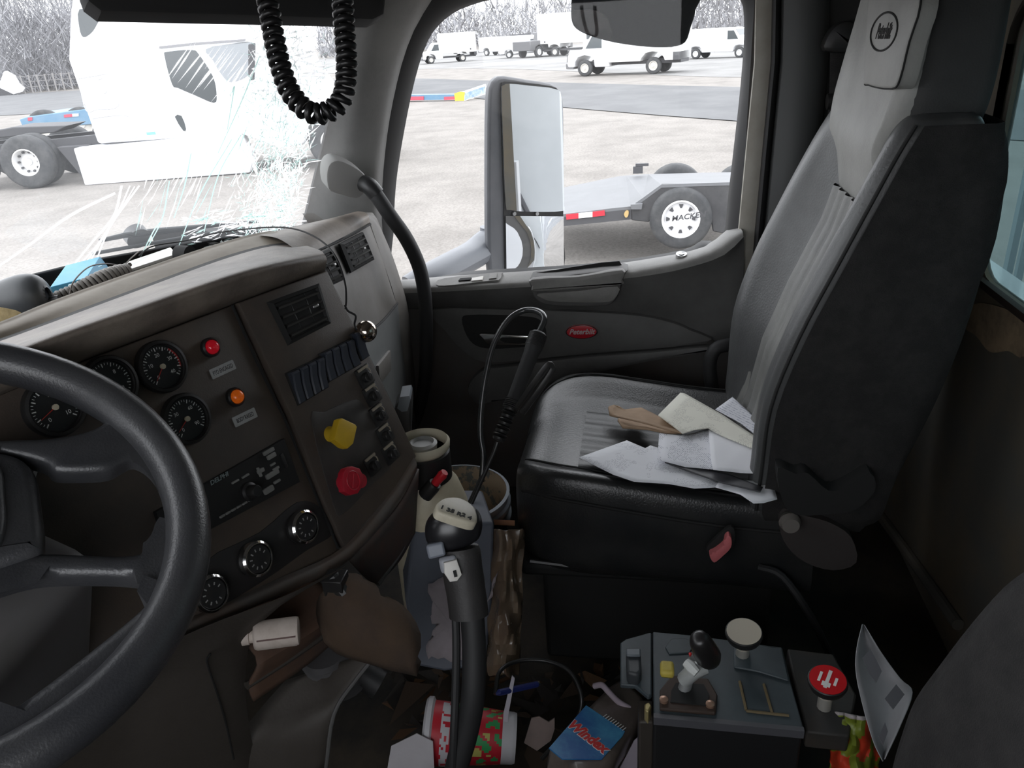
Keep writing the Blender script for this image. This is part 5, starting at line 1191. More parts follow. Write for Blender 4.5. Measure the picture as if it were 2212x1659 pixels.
for a_ in range(len(L_)-1):
    for i in range(N_):
        j = (i+1) % N_
        mb.mi = 3 if (prof[a_+1][0] <= -82 or prof[a_][0] >= 66) else 0
        if mb.mi == 0 and prof[a_][0] >= -30: 
            h_ = noise.noise(V((prof[a_][0]*.045, i*.235, 3)))
            mb.mi = 1 if h_ > .12 else (2 if h_ < -.28 else 0)
        if mb.mi == 0 and -66 < prof[a_][0] < -46 and noise.noise(V((prof[a_][0]*.2, i*.35, 9))) > -.12: mb.mi = 3
        mb.add([L_[a_][i], L_[a_][j], L_[a_+1][j], L_[a_+1][i]], [(0, 1, 2, 3)])
mb.mi = 3; mb.add(L_[0], [tuple(range(N_))]); mb.add(L_[-1], [tuple(range(N_))])
mb.build('cup_wall', [M_cr, M_cg, M_cy, M_cw], cp_, smooth=40)
mb = MB(FC_); mb.lathe([(66*k, -84*k), (73*k, -86*k), (73*k, -96*k), (68*k, -101*k), (0, -101*k)], 40, ax='x'); mb.build('lid', M_cw, cp_)
# scraps and pouch
def slab(name, L, d, th, m, label, cat, parent=None, bev=0, tilt=None):
    P = [D(a, b, d if not callable(d) else d(a, b)) for a, b in L]; n_ = (P[1]-P[0]).cross(P[-1]-P[0]).normalized()
    if n_.dot(CAM-P[0]) < 0: n_ = -n_
    mb = MB(); Bk = [p-n_*th for p in P]; mb.grid([P, Bk], cu=True); mb.add(P, [tuple(range(len(P)))], True); mb.add(Bk, [tuple(range(len(P)))], True)
    o = mb.build(name, m, parent, bevel=bev); 
    if parent is None: tag(o, label, cat)
    return o
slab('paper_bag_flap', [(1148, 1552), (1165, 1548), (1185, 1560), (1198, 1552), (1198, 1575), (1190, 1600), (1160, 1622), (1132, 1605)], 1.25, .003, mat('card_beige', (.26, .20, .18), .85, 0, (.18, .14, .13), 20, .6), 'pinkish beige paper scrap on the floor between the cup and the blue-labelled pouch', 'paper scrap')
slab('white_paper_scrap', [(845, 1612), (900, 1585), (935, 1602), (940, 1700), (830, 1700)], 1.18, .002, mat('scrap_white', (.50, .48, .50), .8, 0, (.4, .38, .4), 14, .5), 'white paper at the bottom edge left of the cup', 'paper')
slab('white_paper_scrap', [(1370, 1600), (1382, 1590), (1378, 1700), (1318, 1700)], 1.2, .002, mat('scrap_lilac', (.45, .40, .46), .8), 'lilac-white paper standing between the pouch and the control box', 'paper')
slab('white_straw', [(1106, 1460), (1112, 1466), (1098, 1545), (1094, 1600), (1084, 1600), (1088, 1540)], 1.22, .004, mat('straw_white', (.5, .47, .52), .5), 'thin white straw-like strip behind the cup', 'straw')
pen = thing('blue_pen', 'dark blue pen lying across the floor clutter behind the cup', 'pen', D(1100, 1495, 1.23))
mb = MB(); mb.tube([D(1072, 1500, 1.21), D(1078, 1496, 1.21), D(1160, 1478, 1.26)], [.002, .005, .005], 10, raw=True); mb.build('barrel', mat('pen_blue', (.02, .03, .15), .35), pen)
mb = MB(); mb.tube([D(1160, 1478, 1.26), D(1165, 1476, 1.262)], .004, 10, raw=True); mb.build('pen_end', M_blk, pen)
# refill pouch with label
pq = [(1215, 1640), (1190, 1612), (1262, 1540), (1330, 1478), (1370, 1498), (1395, 1530), (1385, 1560), (1345, 1620), (1310, 1680), (1240, 1690)]
FPo = Frame(D(1280, 1575, 1.20), D(1345, 1590, 1.18)-D(1235, 1530, 1.22), D(1320, 1520, 1.26)-D(1240, 1625, 1.14))
po = thing('cleaner_pouch', 'squeezed clear pouch with blue label and red lettering lying on the floor clutter', 'pouch', FPo((0, 0, -.02)))
mb = MB(FPo); L = smo([FPo.px(*p) for p in pq], 3); mb.ext(L, -.03, .012, .012); mb.build('pouch', mat('pouch_plastic', (.12, .10, .09), .3, 0, (.20, .165, .14), 14, .8, .4, 40, spec=.7), po, smooth=60)
lb = [FPo.px(*p, .014) for p in ((1186, 1616), (1266, 1524), (1350, 1580), (1345, 1590), (1300, 1640), (1215, 1640))]
mb = MB(FPo); mb.ext(lb, .0125, .0145); lbo = mb.build('label', mat('label_blue', (.012, .12, .36), .4, 0, (.06, .30, .52), 14, 1), po, label='blue label with slanted red brand lettering')
M_lr = mat('label_red', (.62, .03, .03), .5)
wl = [FPo.px(*p, .014) for p in ((1232, 1566), (1305, 1622))]
wa_ = V(wl[0]); wb_ = V(wl[1]); an_ = math.atan2((wb_-wa_).y, (wb_-wa_).x)
m_ = (wa_+wb_)/2
text('Windex', FPo.at((m_.x, m_.y+.002, .0150), an_), .028, 'label_lettering_shadow', M_wht, lbo, .1, .0006, (wb_-wa_).length/.085, .0022)
text('Windex', FPo.at((m_.x, m_.y+.002, .0155), an_), .028, 'label_lettering', M_lr, lbo, .1, .0006, (wb_-wa_).length/.085, .0012)
for i in range(9):
    a, b = FPo.px(1305+i*5.2, 1548+i*3.6, .014); mb = MB(FPo.at((a, b, .0150), an_)); mb.box((0, .002, 0), (.0012, .010, .0006)); mb.build('small_print', M_wht, lbo)
# twisted lilac strip + misc dark clutter
cable([D(1284, 1482, 1.27), D(1300, 1480, 1.26), D(1315, 1495, 1.25), D(1335, 1515, 1.25), D(1360, 1530, 1.25)], .005, mat('strip_lilac', (.36, .30, .34), .7), 'crumpled lilac paper twist behind the pouch', 'paper_twist', 'paper scrap')
cable([D(1070, 1500, 1.24), D(1080, 1450, 1.27), D(1120, 1428, 1.30), D(1180, 1428, 1.30), D(1230, 1450, 1.28), D(1255, 1500, 1.26), D(1250, 1545, 1.25), D(1215, 1590, 1.24), D(1170, 1640, 1.22)], .0035, mat('loop_black', (.02, .02, .02), .35), 'thin black cable loop on the floor in front of the seat base')
rg = random.Random(12)
mc_ = [mat('clutter_brown', (.055, .036, .024), .8), mat('clutter_rust', (.085, .042, .018), .8), mat('clutter_dark', (.03, .025, .022), .8), mat('clutter_magenta', (.22, .03, .10), .7)]
mb = MB()
for i in range(150):
    px, py = rg.uniform(840, 1400), rg.uniform(1440, 1665); c_ = Z(px, py, .015+rg.uniform(0, .05)); s_ = rg.uniform(.01, .04)
    mb.mi = rg.choices([0, 1, 2, 3], [4, 2, 5, .4])[0]
    A = [V((rg.gauss(0, 1), rg.gauss(0, 1), rg.gauss(0, .25)))*s_*.6+c_ for _ in range(4)]
    for a in A: a.z = max(a.z, .004)
    mb.add(A, [(0, 1, 2), (0, 2, 3), (0, 1, 3), (1, 2, 3)], True)
tag(mb.build('floor_debris', mc_, smooth=0), 'brown and dark bits of litter scattered on the cab floor', 'litter', kind='stuff')

# ================= PTO CONTROL BOX =================
zb_ = .36
pb = thing('control_box', 'dark blue-grey metal control box with lever and round knobs between the seats', 'control box', (.86, -.12, 0))
def zq(L, z=zb_): return [Z(a, b, z) for a, b in L]
def prism(name, L, z1, z0, m, par, bev=0, label=None):
    mb = MB(); T = zq(L, z1); B = [V((p.x, p.y, z0)) for p in T]; mb.grid([T, B], cu=True); mb.add(T, [tuple(range(len(L)))], True); mb.add(B, [tuple(range(len(L)))], True)
    return mb.build(name, m, par, bevel=bev, label=label)
M_box = mat('box_paint', (.060, .078, .088), .5, 0, (.035, .042, .048), 9, .7); M_boxf = mat('box_side', (.012, .012, .013), .6)
prism('top_plate', [(1410, 1364), (1500, 1372), (1690, 1398), (1708, 1470), (1736, 1572), (1560, 1560), (1412, 1544)], zb_, zb_-.006, M_box, pb, .002)
prism('body', [(1412, 1366), (1690, 1400), (1736, 1574), (1412, 1546)], zb_-.006, 0, M_boxf, pb, .004)
prism('front_edge', [(1412, 1540), (1736, 1570), (1738, 1580), (1412, 1550)], zb_+.001, zb_-.012, mat('edge_grey', (.09, .09, .10), .45), pb)
prism('side_plate', [(1340, 1388), (1352, 1380), (1402, 1366), (1408, 1366), (1408, 1500), (1400, 1504), (1372, 1480), (1340, 1478)], zb_-.004, zb_-.012, M_box, pb, .002)
rk = prism('rocker_switch', [(1352, 1402), (1384, 1402), (1386, 1448), (1378, 1458), (1354, 1452)], zb_+.018, zb_-.004, mat('rocker_grey', (.045, .05, .055), .5), pb, .004)
prism('rocker_face', [(1352, 1400), (1384, 1400), (1384, 1416), (1353, 1416)], zb_+.022, zb_+.018, mat('rocker_hi', (.13, .15, .17), .4), rk, .002)
prism('right_plate', [(1700, 1400), (1800, 1412), (1850, 1500), (1835, 1590), (1742, 1580), (1712, 1460)], zb_-.02, zb_-.05, mat('plate_dark', (.035, .034, .033), .6, 0, (.07, .055, .04), 12, .5), pb, .003)
prism('rear_cover', [(1585, 1385), (1690, 1400), (1705, 1470), (1640, 1450), (1585, 1440)], zb_+.004, zb_, M_box, pb, .002)
prism('gate_frame', [(1425, 1490), (1450, 1458), (1530, 1465), (1550, 1500), (1546, 1540), (1425, 1530)], zb_+.006, zb_, mat('gate_brown', (.05, .032, .024), .7), pb, .002)
prism('gate_slot', [(1450, 1492), (1460, 1475), (1520, 1478), (1532, 1500), (1528, 1524), (1448, 1516)], zb_+.0075, zb_+.004, M_blkm, pb)
for a, b in ((1434, 1514), (1534, 1524)):
    mb = MB(); mb.lathe([(.006, 0), (.006, .004), (.003, .006), (0, .006)], 12, Z(a, b, zb_+.006)); mb.build('screw', mat('copper_screw', (.45, .28, .2), .4, .6), pb)
for L in ([(1598, 1472), (1612, 1534)], [(1650, 1478), (1668, 1540)], [(1612, 1536), (1704, 1546)]):
    mb = MB(); mb.tube([Z(*L[0], zb_+.001), Z(*L[1], zb_+.001)], .002, 6); mb.build('edge_wear', mat('wear_tan', (.16, .12, .06), .7), pb)
prism('recess_mark', [(1437, 1398), (1450, 1380), (1480, 1378), (1500, 1390), (1490, 1410), (1445, 1412)], zb_+.002, zb_, M_box, pb, .001)
# lever
lv = [Z(1478, 1490, zb_+.004), Z(1490, 1450, zb_+.03), Z(1505, 1420, zb_+.055), Z(1520, 1400, zb_+.07)]
mb = MB(); mb.tube(cr(lv, 4), .009, 12); le = mb.build('lever_shaft', mat('lever_grey', (.32, .33, .33), .35, .3), pb)
lc = D(1506, 1440, .93)
mb = MB(); mb.tube([D(1478, 1468, 1.0), D(1500, 1448, .985), D(1525, 1440, .985)], [.010, .011, .009], 12); mb.build('silver_fitting', mat('fitting_silver', (.45, .47, .46), .35, .2), le)
mb = MB(); mb.tube([D(1482, 1430, .97), D(1492, 1440, .965), D(1506, 1454, .96)], [.006, .0075, .006], 10); mb.build('white_clip', mat('clip_white', (.6, .62, .6), .5), le)
h0_, h1_ = D(1508, 1376, .93), D(1534, 1426, .97)
mb = MB(); mb.tube([h0_.lerp(h1_, t) for t in (0, .06, .2, .5, .8, .95, 1)], [.006, .011, .0135, .0155, .0165, .014, .008], 18); mb.build('lever_handle', mat('handle_black', (.016, .015, .015), .35, spec=.6), pb, smooth=80)
mb = MB(); mb.lathe([(.001, -.004), (.0022, 0), (0, .003)], 8, D(1491, 1412, .96)); mb.build('red_dot', mat('red_dot', (.5, .02, .02), .5), pb)
mb = MB(); c_ = D(1441, 1446, 1.0); mb.box(c_, (.022, .018, .012)); mb.build('yellow_tag', mat('tag_yellow', (.50, .40, .07), .6, 0, (.36, .28, .05), 60, .6), pb, bevel=.004)
def rknob(px, py, d, r, top, label, tilt=(-.12, .05, 1)):
    c_ = Z(px, py, d); nn = V(tilt).normalized(); G = Frame(c_, nn.cross(V((0, 1, 0))).cross(nn)*-1 if False else V((1, 0, 0))-nn*nn.x, nn.cross(V((1, 0, 0))-nn*nn.x), nn)
    mb = MB(G); mb.lathe([(0, -.016), (r*.6, -.016), (r*.95, -.010), (r*1.04, -.003), (r*1.02, .001), (r*.97, .002)], 36); kx = mb.build('round_knob', M_blk, pb, label=label)
    mb = MB(G); mb.lathe([(r*.975, -.002), (r*.95, .0025), (0, .0028)], 36); mb.build('knob_face', top, kx, smooth=50)
    s0 = G((0, 0, -.016)); mb = MB(); mb.tube([s0, s0-V((0, 0, .014))], [.0085, .0085], 6); mb.tube([s0-V((0, 0, .014)), s0-V((0, 0, .034))], .0095, 12); mb.build('chrome_nut', mat('nut_silver', (.55, .53, .48), .3, .5), kx)
    return kx, G
rknob(1607, 1366, zb_+.047, .0250, mat('knob_cream', (.52, .47, .38), .55), 'cream-topped round push-pull knob')
kx, G = rknob(1788, 1470, zb_+.030, .0245, mat('knob_red', (.55, .01, .015), .4), 'red-topped round push-pull knob with white marks')
ang_ = math.radians(0)
A1 = Z(1801, 1452, zb_+.03)-Z(1786, 1490, zb_+.03); A1 = V((A1.dot(G.ex), A1.dot(G.ey))).normalized(); an2 = math.atan2(A1.y, A1.x)
G2 = G.at((0, 0, .003), an2)
for y_, l_, w2 in ((.010, .016, .0035), (0, .030, .0045), (-.010, .013, .0035)):
    mb = MB(G2); mb.box((0, y_, 0), (l_, w2, .0006)); mb.build('white_mark', M_wht, kx)
mb = MB(G2); mb.box((-.009, .0035, 0), (.007, .004, .0006)); mb.box((-.009, -.0035, 0), (.007, .004, .0006)); mb.build('white_mark', M_wht, kx)
prism('brass_screw', [(1392, 1520), (1402, 1515), (1408, 1524), (1400, 1538), (1392, 1532)], zb_-.01, zb_-.05, mat('brass', (.55, .46, .22), .35, .6), pb, .002)
prism('bracket_left', [(1378, 1510), (1412, 1512), (1412, 1560), (1380, 1560)], zb_-.03, .0, mat('bracket_dark', (.05, .042, .035), .6), pb, .003)

# document sheet standing by the driver seat, snack bag
def dd(px, py): return 1.02 + (py-1360)/300*(-.12)
mb = MB(); rows = []
Lf = [(1862, 1348), (1850, 1400), (1848, 1450), (1862, 1520), (1885, 1600), (1906, 1645)]; Rt = [(1868, 1350), (1905, 1410), (1945, 1465), (1972, 1496), (1945, 1570), (1912, 1640)]
for (a, b), (c_, d2) in zip(Lf, Rt): rows.append([D(a+(c_-a)*t, b+(d2-b)*t, dd(0, (b+d2)/2)+.02*math.sin(t*3)) for t in [i/8 for i in range(9)]])
mb.loft(rows, N=9, M=4)
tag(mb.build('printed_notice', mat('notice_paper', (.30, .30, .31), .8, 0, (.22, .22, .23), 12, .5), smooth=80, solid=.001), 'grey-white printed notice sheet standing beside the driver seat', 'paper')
no = bpy.data.objects['printed_notice']
FN = Frame(D(1900, 1470, .965), rows[3][8]-rows[3][0], rows[1][4]-rows[4][4])
ink = mat('notice_ink', (.10, .10, .11), .8)
for L in ([(1864, 1420), (1880, 1402), (1893, 1425), (1905, 1450), (1893, 1475), (1878, 1455)], [(1912, 1508), (1936, 1478), (1954, 1500), (1930, 1532)], [(1898, 1590), (1912, 1560), (1918, 1580), (1908, 1610)]):
    mb = MB(FN); mb.ext([FN.px(*p, .014) for p in L], .012, .014); mb.build('print_block', ink, no)
sn = thing('snack_bag', 'red and lime green snack bag on the floor below the printed notice', 'bag', D(1860, 1620, 1.05))
rows = []
mb = MB()
for i in range(30):
    v = i/29; r_ = []
    for j in range(30):
        u = j/29; px = 1800+u*105-12*v; py = 1535+v*190+u*20-(v*0); r_.append(D(px+8*noise.noise(V((u*5, v*5, 1))), py, 1.06-.04*math.sin(u*math.pi)+.02*noise.noise(V((u*6, v*6, 4)))))
    rows.append(r_)
for i in range(29):
    for j in range(29):
        h_ = noise.noise(V((i*.16, j*.19, 8))); mb.mi = 0 if h_ > .02 else 1
        if i < 1: mb.mi = 2
        mb.add([rows[i][j], rows[i][j+1], rows[i+1][j+1], rows[i+1][j]], [(0, 1, 2, 3)], True)
mb.build('foil', [mat('snack_red', (.55, .05, .02), .4), mat('snack_green', (.16, .20, .02), .45), mat('snack_silver', (.42, .38, .38), .4)], sn, smooth=50, solid=.003)
# ================= OUTSIDE =================
GZ = -1.15
gm = mat('dry_grass', (.262, .244, .226), .95, 0, (.19, .176, .162), .9, .9)
t_ = gm.node_tree; n3 = t_.nodes.new('ShaderNodeTexNoise'); n3.inputs['Scale'].default_value = 22; n3.inputs['Detail'].default_value = 8; n3.inputs['Roughness'].default_value = .8
tc_ = t_.nodes.new('ShaderNodeTexCoord'); mx_ = t_.nodes.new('ShaderNodeMix'); mx_.data_type = 'RGBA'; mx_.blend_type = 'MULTIPLY'; mx_.inputs[0].default_value = .8
rp_ = t_.nodes.new('ShaderNodeValToRGB'); rp_.color_ramp.elements[0].position = .3; rp_.color_ramp.elements[0].color = (.42, .40, .37, 1); rp_.color_ramp.elements[1].position = .56
old = [l for l in t_.links if l.to_socket.name == 'Base Color'][0].from_socket
t_.links.new(tc_.outputs['Object'], n3.inputs[0]); t_.links.new(n3.outputs['Fac'], rp_.inputs[0]); t_.links.new(old, mx_.inputs[6]); t_.links.new(rp_.outputs[0], mx_.inputs[7]); t_.links.new(mx_.outputs[2], t_.nodes['Principled BSDF'].inputs['Base Color'])
st(MB().add([(-60, -200, GZ), (400, -200, GZ), (400, 400, GZ), (-60, 400, GZ)], [(0, 1, 2, 3)]).build('ground', gm, smooth=0))
def gpatch(name, pts, z, m):
    P = cr([V((x, y, 0)) for x, y in pts], 6, True); mb = MB(); mb.add([(p.x, p.y, GZ+z) for p in P], [tuple(range(len(P)))]); st(mb.build(name, m, smooth=0))
asph = mat('asphalt', (.10, .102, .106), .9, 0, (.14, .142, .145), .5, .8); grav = mat('gravel', (.25, .246, .24), .95, 0, (.165, .163, .16), .25, .9)
gpatch('ground_gravel_lot', [(34, -6), (64, 17), (70, 52), (120, 90), (130, 40), (110, -10), (70, -40), (40, -20)], .010, grav)
gpatch('ground_road', [(8, -22), (14, -9), (20.7, -2.1), (28, 4), (35.6, 10), (38, 20), (36, 32), (40, 60), (46, 75), (75, 75), (62, 53), (60, 35), (52, 17), (43, 8), (31, -3.2), (24, -12), (18, -24)], .020, asph)
M_wp = mat('white_paint', (.85, .86, .88), .35, coat=.3); M_wp2 = mat('white_box', (.80, .80, .80), .5); M_win = mat('car_glass', (.05, .06, .065), .1, spec=.8)
M_tyre = mat('tyre', (.05, .052, .055), .85, 0, (.10, .10, .10), 6, .6); M_rim = mat('rim_white', (.72, .72, .72), .45); M_ud = mat('underbody', (.07, .07, .075), .7); M_gry = mat('bumper_grey', (.16, .16, .165), .6)
def axes(th_): return V((math.cos(th_), math.sin(th_), 0))
def wheel(fr, x, y, r, w_, par, side=1, rimm=None, holes=0, rf=.56, dish=.04):
    """wheel at local x,y; outer face towards side*y"""
    G = Frame(fr((x, y, r)), fr.ex, fr.ez, fr.ey*side)
    mb = MB(G); h = w_/2
    mb.lathe([(r*rf, -h), (r*.86, -h*1.0), (r*.97, -h*.8), (r, -h*.45), (r, h*.45), (r*.97, h*.8), (r*.86, h), (r*(rf+.03), h*.96), (r*rf, h*.8)], 36, cap=(1, 0))
    wh_ = mb.build('wheel', M_tyre, par, smooth=50)
    mb = MB(G); R2 = r*rf
    mb.lathe([(R2, -h*.5), (R2*1.02, h*.92), (R2*.93, h*.94), (R2*.88, h*.5), (R2*.80, h-dish-.04), (R2*.55, h-dish), (R2*.3, h-dish+.01), (R2*.27, h-dish+.05), (0, h-dish+.055)], 32); rm = mb.build('wheel_rim', rimm or M_rim, wh_, smooth=50)
    for i in range(holes):
        t = 2*math.pi*i/holes; c_ = (R2*.67*math.cos(t), R2*.67*math.sin(t), h-dish-.012)
        G3 = G.at(c_, t); mb = MB(G3); mb.ext([(-R2*.09, -R2*.05), (R2*.10, -R2*.11), (R2*.10, R2*.11), (-R2*.09, R2*.05)] if holes == 8 else ell(R2*.07, R2*.07, 12), -.01, .012); mb.build('rim_hole', M_ud, rm)
    return wh_
def panelx(fr, ol, y0, y1, name, m, par, bev=.03, label=None):
    """side outline (x,z) extruded across y"""
    G = Frame(fr((0, 0, 0)), fr.ex, fr.ez, -fr.ey)
    mb = MB(G); mb.ext(ol, -y0, -y1); return mb.build(name, m, par, bevel=bev, smooth=50, label=label)
def vehicle(name, label, cat, fpx, rpx, WB, build, group=None, facing=None, zfix=0):
    f_, r_ = Z(*fpx, GZ), Z(*rpx, GZ); d_ = f_-r_; ex = d_.normalized(); 
    s = d_.length/WB
    side = 1 if ex.cross(V((0, 0, 1))).dot(r_-CAM) > 0 else -1   # which local y side faces the camera
    # local origin: centre of rear axle on ground
    if s < .8 or s > 1.15:
        # foreshortened: keep true size and turn the vehicle
        s = 1.0; L2 = WB; cosn = d_.length/L2
        if cosn < 1:
            toc = V((r_.x-CAM.x, r_.y-CAM.y, 0)).normalized(); lat = (d_ - toc*d_.dot(toc)); ll = lat.length
            dep = math.sqrt(max(0, L2*L2-ll*ll)); ex = (lat + toc*dep*(facing or 1)).normalized()
    ey = V((0, 0, 1)).cross(ex)
    sd_ = 1 if ey.dot(CAM-r_) > 0 else -1
    o = r_ - ey*sd_*.85*s
    fr = Frame(o, ex, ey); e = thing(name, label, cat, o, group)
    build(fr, e, s, sd_); return e
def S2(L, s): return [(a*s, b*s) for a, b in L]
def b_cutaway(fr, e, s, sd_, boxl=3.6, boxh=2.75, boxz=.62, WB=3.6, cabc=None):
    H = 1.0*s
    cab = S2([(WB-1.35, .42), (WB-.55, .42), (WB-.5, .75), (WB-.35, .92), (WB, 1.0), (WB+.35, .92), (WB+.52, .72), (WB+.55, .45), (WB+.9, .45), (WB+.95, .62), (WB+.92, .98), (WB+.80, 1.13), (WB+.1, 1.28), (WB-.45, 2.02), (WB-.7, 2.10), (WB-1.35, 2.10)], s)
    cb = panelx(fr, cab, -H, H, 'cab', cabc or M_wp, e, .06*s)
    panelx(fr, S2([(WB-.95, 1.30), (WB-.08, 1.30), (WB-.48, 1.92), (WB-.95, 1.92)], s), -1.01*s, 1.01*s, 'side_window', M_win, cb, 0)
    panelx(fr, S2([(WB+.06, 1.32), (WB-.40, 1.98), (WB-.46, 1.96), (WB-.0, 1.30)], s), -.85*s, .85*s, 'windshield', M_win, cb, 0)
    panelx(fr, S2([(WB+.88, .70), (WB+.965, .70), (WB+.94, 1.02), (WB+.86, 1.02)], s), -.98*s, .98*s, 'grille', M_ud, cb, 0)
    panelx(fr, S2([(WB+.6, .36), (WB+1.02, .38), (WB+1.04, .62), (WB+.9, .66), (WB+.6, .5)], s), -.98*s, .98*s, 'bumper', M_gry if cabc is None else M_ud, cb, .03*s)
    xb = WB-1.3-boxl
    if boxl:
        bx = [(xb, boxz), (-.62, boxz), (-.55, .78), (-.35, .98), (0, 1.04), (.35, .98), (.55, .78), (.62, boxz), (WB-1.3, boxz), (WB-1.3, boxh-.12), (WB-1.38, boxh), (xb, boxh)]
        bo = panelx(fr, S2(bx, s), -1.1*s, 1.1*s, 'cargo_box', M_wp2, e, .02*s)
        panelx(fr, S2([(-1.0, 1.18), (-.86, 1.18), (-.86, 1.34), (-1.0, 1.34)], s), -1.105*s, 1.105*s, 'fuel_door', M_ud, bo, 0)
        panelx(fr, S2([(xb, .62), (xb+.28, .62), (xb+.28, .98), (xb, .98)], s), -1.11*s, 1.11*s, 'tail_lamp', M_ud, bo, 0)
    panelx(fr, S2([(xb if boxl else -1.0, .48), (WB+.3, .48), (WB+.3, .64), (xb if boxl else -1.0, .64)], s), -.7*s, .7*s, 'chassis', M_ud, e, 0)
    for x in (0, WB):
        for y in (-.86, .86): wheel(fr, x*s, y*s, .39*s, .26*s, e, 1 if y > 0 else -1, mat('rim_tan', (.62, .60, .56), .5))
vehicle('box_truck', 'white cutaway box truck with damaged front parked nearest, seen through the door window', 'truck', (1265, 165), (1412, 160), 3.6, b_cutaway)
vehicle('box_truck', 'small white box truck farthest left in the row beyond the road', 'truck', (932, 138), (1000, 133), 3.6, lambda f, e, s, d_: b_cutaway(f, e, s, d_, 3.9, 3.0, .95), facing=-1)
vehicle('box_truck', 'white box truck partly hidden behind the nearest truck and the look-down mirror', 'truck', (1290, 118), (1200, 122), 4.2, lambda f, e, s, d_: b_cutaway(f, e, s, d_, 4.6, 3.6, 1.1, 4.2))
def b_van(fr, e, s, sd_, high=0, m=None, WB=3.5, rack=False):
    m = m or M_wp; r_ = 2.1+high
    ol = [(-1.15, .45), (-.5, .45), (-.45, .75), (-.3, .86), (0, .9), (.3, .86), (.45, .75), (.5, .45), (WB-.5, .45), (WB-.45, .75), (WB-.3, .86), (WB, .9), (WB+.3, .86), (WB+.45, .75), (WB+.5, .45), (WB+.85, .45), (WB+.9, .65), (WB+.84, 1.0), (WB+.7, 1.14), (WB+.1, 1.3), (WB-.45, r_-.08), (WB-.75, r_), (-1.0, r_), (-1.15, r_-.2)]
    b = panelx(fr, S2(ol, s), -1.0*s, 1.0*s, 'van_body', m, e, .07*s)
    panelx(fr, S2([(WB-.95, 1.30), (WB-.1, 1.30), (WB-.48, 1.90), (WB-.95, 1.90)], s), -1.01*s, 1.01*s, 'side_window', M_win, b, 0)
    panelx(fr, S2([(WB+.06, 1.34), (WB-.40, r_-.12), (WB-.46, r_-.14), (WB-.0, 1.32)], s), -.85*s, .85*s, 'windshield', M_win, b, 0)
    for x in (.9, 1.9, WB-1.05): panelx(fr, S2([(x, .6), (x+.015, .6), (x+.015, 1.95), (x, 1.95)], s), -1.004*s, 1.004*s, 'door_gap', M_gry, b, 0)
    panelx(fr, S2([(-1.25, .42), (-.55, .42), (-.55, .55), (-1.25, .6)], s), -.98*s, .98*s, 'bumper', M_gry, b, 0)
    panelx(fr, S2([(WB+.6, .40), (WB+.98, .42), (WB+.98, .62), (WB+.6, .55)], s), -.98*s, .98*s, 'bumper', M_gry, b, 0)
    if rack: panelx(fr, S2([(.2, r_), (2.6, r_), (2.6, r_+.18), (.2, r_+.15)], s), -.7*s, .7*s, 'roof_rack', M_ud, b, 0)
    for x in (0, WB):
        for y in (-.84, .84): wheel(fr, x*s, y*s, .38*s, .25*s, e, 1 if y > 0 else -1)
vehicle('cargo_van', 'white cargo van at the right of the door window, facing right', 'van', (1597, 125), (1503, 128), 3.5, lambda f, e, s, d_: b_van(f, e, s, d_), facing=1)
vehicle('cargo_van', 'white van with roof rack left of the dark pickup, bonnet to the right', 'van', (1165, 122), (1100, 126), 3.5, lambda f, e, s, d_: b_van(f, e, s, d_, .25, rack=True), facing=1)
vehicle('cargo_van', 'white van half hidden between the far box truck and the racked van', 'van', (1100, 119), (1052, 121), 3.5, lambda f, e, s, d_: b_van(f, e, s, d_), facing=1)
def b_pick(fr, e, s, sd_):
    WB = 3.6; m = mat('pickup_charcoal', (.12, .12, .125), .35, coat=.4)
    ol = [(-1.1, .55), (-.5, .55), (-.42, .8), (0, .95), (.42, .8), (.5, .55), (WB-.5, .55), (WB-.42, .8), (WB, .95), (WB+.42, .8), (WB+.5, .55), (WB+.85, .55), (WB+.9, 1.1), (WB+.75, 1.25), (WB-.4, 1.32), (WB-.95, 1.9), (WB-2.1, 1.92), (WB-2.25, 1.3), (-1.1, 1.28)]
    b = panelx(fr, S2(ol, s), -.98*s, .98*s, 'pickup_body', m, e, .05*s)
    panelx(fr, S2([(WB-2.1, 1.36), (WB-.6, 1.36), (WB-1.0, 1.82), (WB-2.05, 1.82)], s), -.99*s, .99*s, 'side_window', mat('pale_glass', (.30, .33, .35), .2), b, 0)
    for x in (0, WB):
        for y in (-.86, .86): wheel(fr, x*s, y*s, .42*s, .27*s, e, 1 if y > 0 else -1)
vehicle('pickup_truck', 'dark grey pickup truck in the far row beside the white vans', 'pickup', (1222, 118), (1163, 124), 3.6, b_pick, facing=1)

